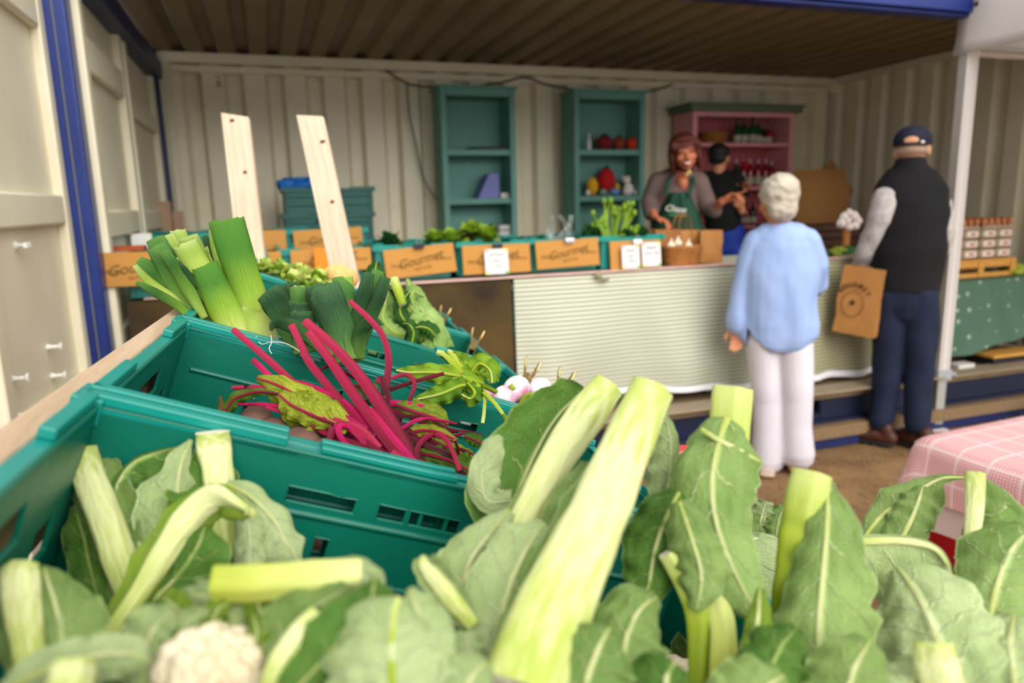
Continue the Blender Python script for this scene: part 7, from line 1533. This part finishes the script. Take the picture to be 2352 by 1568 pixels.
# ================================================================ pointed cabbages in the fourth crate
def cab(lb, x, y, d_): return thing('pointed_cabbage', lb, 'cabbage', Matrix.Translation(at(x, y, d_)), 'pointed cabbages in the fourth crate')
C1 = cab('pointed cabbage with a large pale outer leaf at the right end of the fourth crate', 960, 720, 1.62)
for k, (pts, w, mt) in enumerate((([(1020, 800, 1.55), (985, 740, 1.58), (955, 690, 1.62), (935, 640, 1.64)], (30, 40, 34, 6), 'cabbage'), ([(1010, 790, 1.52), (960, 770, 1.53), (930, 780, 1.54), (900, 800, 1.55)], (16, 26, 20, 6), 'cabbage_dark'), ([(960, 720, 1.56), (940, 700, 1.57), (950, 670, 1.58), (975, 680, 1.58)], (14, 26, 22, 6), 'cabbage'), ([(930, 770, 1.53), (900, 760, 1.54), (880, 730, 1.55), (885, 700, 1.56)], (16, 28, 24, 8), 'cabbage'), ([(960, 760, 1.53), (925, 730, 1.54), (920, 700, 1.55), (940, 670, 1.56)], (10, 24, 22, 6), 'cabbage_dark'), ([(1000, 800, 1.50), (985, 760, 1.52), (950, 740, 1.54), (925, 745, 1.56)], (36, 44, 36, 8), 'cabbage'), ([(960, 800, 1.54), (935, 750, 1.56), (915, 700, 1.58), (905, 650, 1.60)], (30, 40, 36, 10), 'cabbage'), ([(1000, 770, 1.49), (985, 755, 1.50), (968, 750, 1.50), (955, 752, 1.50)], (18, 24, 18, 4), 'cabbage_dark'), ([(945, 790, 1.50), (950, 765, 1.50), (940, 745, 1.51), (925, 742, 1.52)], (16, 22, 18, 5), 'cabbage_dark'), ([(930, 700, 1.55), (920, 680, 1.56), (905, 665, 1.57), (890, 660, 1.57)], (20, 24, 18, 5), 'cabbage_dark'))):
    leaf(C1, pts, w, w, rib=(3, 3, 2, 1), rmt='rib_green', mt=mt, cut=False, cl=70, cr=70, seed=80+k, ruf=.28, n=26, k=7)
C2 = cab('pointed cabbage behind the dark leeks, its dark round leaf showing on top', 880, 700, 1.66)
for k, (pts, w, mt) in enumerate((([(880, 720, 1.60), (868, 670, 1.64), (862, 630, 1.66), (865, 600, 1.66)], (30, 36, 30, 10), 'cabbage_dark'), ([(900, 790, 1.55), (890, 740, 1.58), (885, 690, 1.60), (890, 650, 1.62)], (36, 44, 40, 12), 'cabbage'), ([(870, 780, 1.58), (865, 730, 1.60), (870, 690, 1.62), (880, 660, 1.63)], (30, 34, 30, 8), 'cabbage'), ([(930, 690, 1.56), (915, 665, 1.57), (905, 645, 1.58), (900, 635, 1.58)], (8, 12, 12, 6), 'cauli_lime'))):
    leaf(C2, pts, w, w, rib=(3, 3, 2, 1), rmt='rib_green', mt=mt, cut=False, cl=60, cr=60, seed=90+k, ruf=.1, n=20, k=6)
stalk(C2, [(925, 700, 1.53), (915, 670, 1.54), (903, 640, 1.55)], (9, 10, 11), 'rib_green')
for k in range(6):
    c_ = F(.90+.09*(k % 3), .22+.2*(k//3)+.06, -.08); m = MB(); q_ = Fv.to_track_quat('Z', 'Y').to_matrix().to_4x4(); m.ell(c_, (.05, .05, .085), 18, 12, M=q_, f=lambda d, k=k: 1+.05*noise.noise(d*4+V((k, 0, 0)))-.3*max(0, d.z)**3)
    tag(m.build('pointed_cabbage', mat('cabheart', 'a8c27a', .45, '7fa04c', 14, .5), M=Matrix.Translation(c_)), 'tight pale cabbage head inside the fourth crate, '+('upper row, ' if k < 3 else 'lower row, ')+('near rim', 'middle', 'far rim')[k % 3], 'cabbage', 'inner cabbages of the fourth crate')
# ================================================================ farthest crate: pale green heads with a touch of orange
FR = 'pale heads in the farthest crate'
mat('pale_green', 'd8dd8a', .5, 'b5c552', 20, .5, translu=.15); mat('apricot', 'e8b878', .5, 'e09a50', 20, .5)
for k, (x, y, d_, R, lb) in enumerate(((625, 612, 2.0, .06, 'leftmost pale green head in the farthest crate'), (665, 622, 1.95, .065, 'second pale green head from the left in the farthest crate'), (710, 632, 1.92, .06, 'third pale green head, left of the leaning plank'), (750, 636, 1.90, .06, 'pale green head at the foot of the leaning plank'), (690, 640, 1.80, .055, 'pale green head nearest the dark leeks, front row left'), (745, 655, 1.76, .055, 'creamy head just above the dark leek tops'))):
    frill(at(x, y+8, d_)-Fw*.03, R, R*.9, [MATS['pale_green'], MATS['lettuce_green'], MATS['pale_green']], 'endive', lb, 'endive', FR, n=12, seed=100+k)
for k, (x, y, d_, lb) in enumerate(((775, 632, 1.92, 'apricot coloured squash beside the leaning plank foot'), (790, 640, 1.84, 'small orange squash behind the dark leek tops'))):
    c_ = at(x, y, d_); m = MB(); m.ell(c_, (.035, .035, .028), 18, 12, f=lambda d: 1+.08*math.cos(8*math.atan2(d.y, d.x))); tag(m.build('squash', MATS['apricot'], M=Matrix.Translation(c_)), lb, 'squash', 'squashes in the farthest crate')
m = MB(); m.box(at(595, 600, 2.0), (.004, .004, .05)); tag(m.build('price_stick', MATS['rib'] if 0 else mat('cream_stick', 'e8e0a8', .6), M=Matrix.Translation(at(595, 600, 2.0))), 'small cream stick standing at the left of the farthest crate', 'stick')
# pale teal liner folded over the third/fourth crate rim
mat('liner', '2ba59c', .35, '8fd0c8', 6, .5, bump=.3, bs=9, translu=.3)
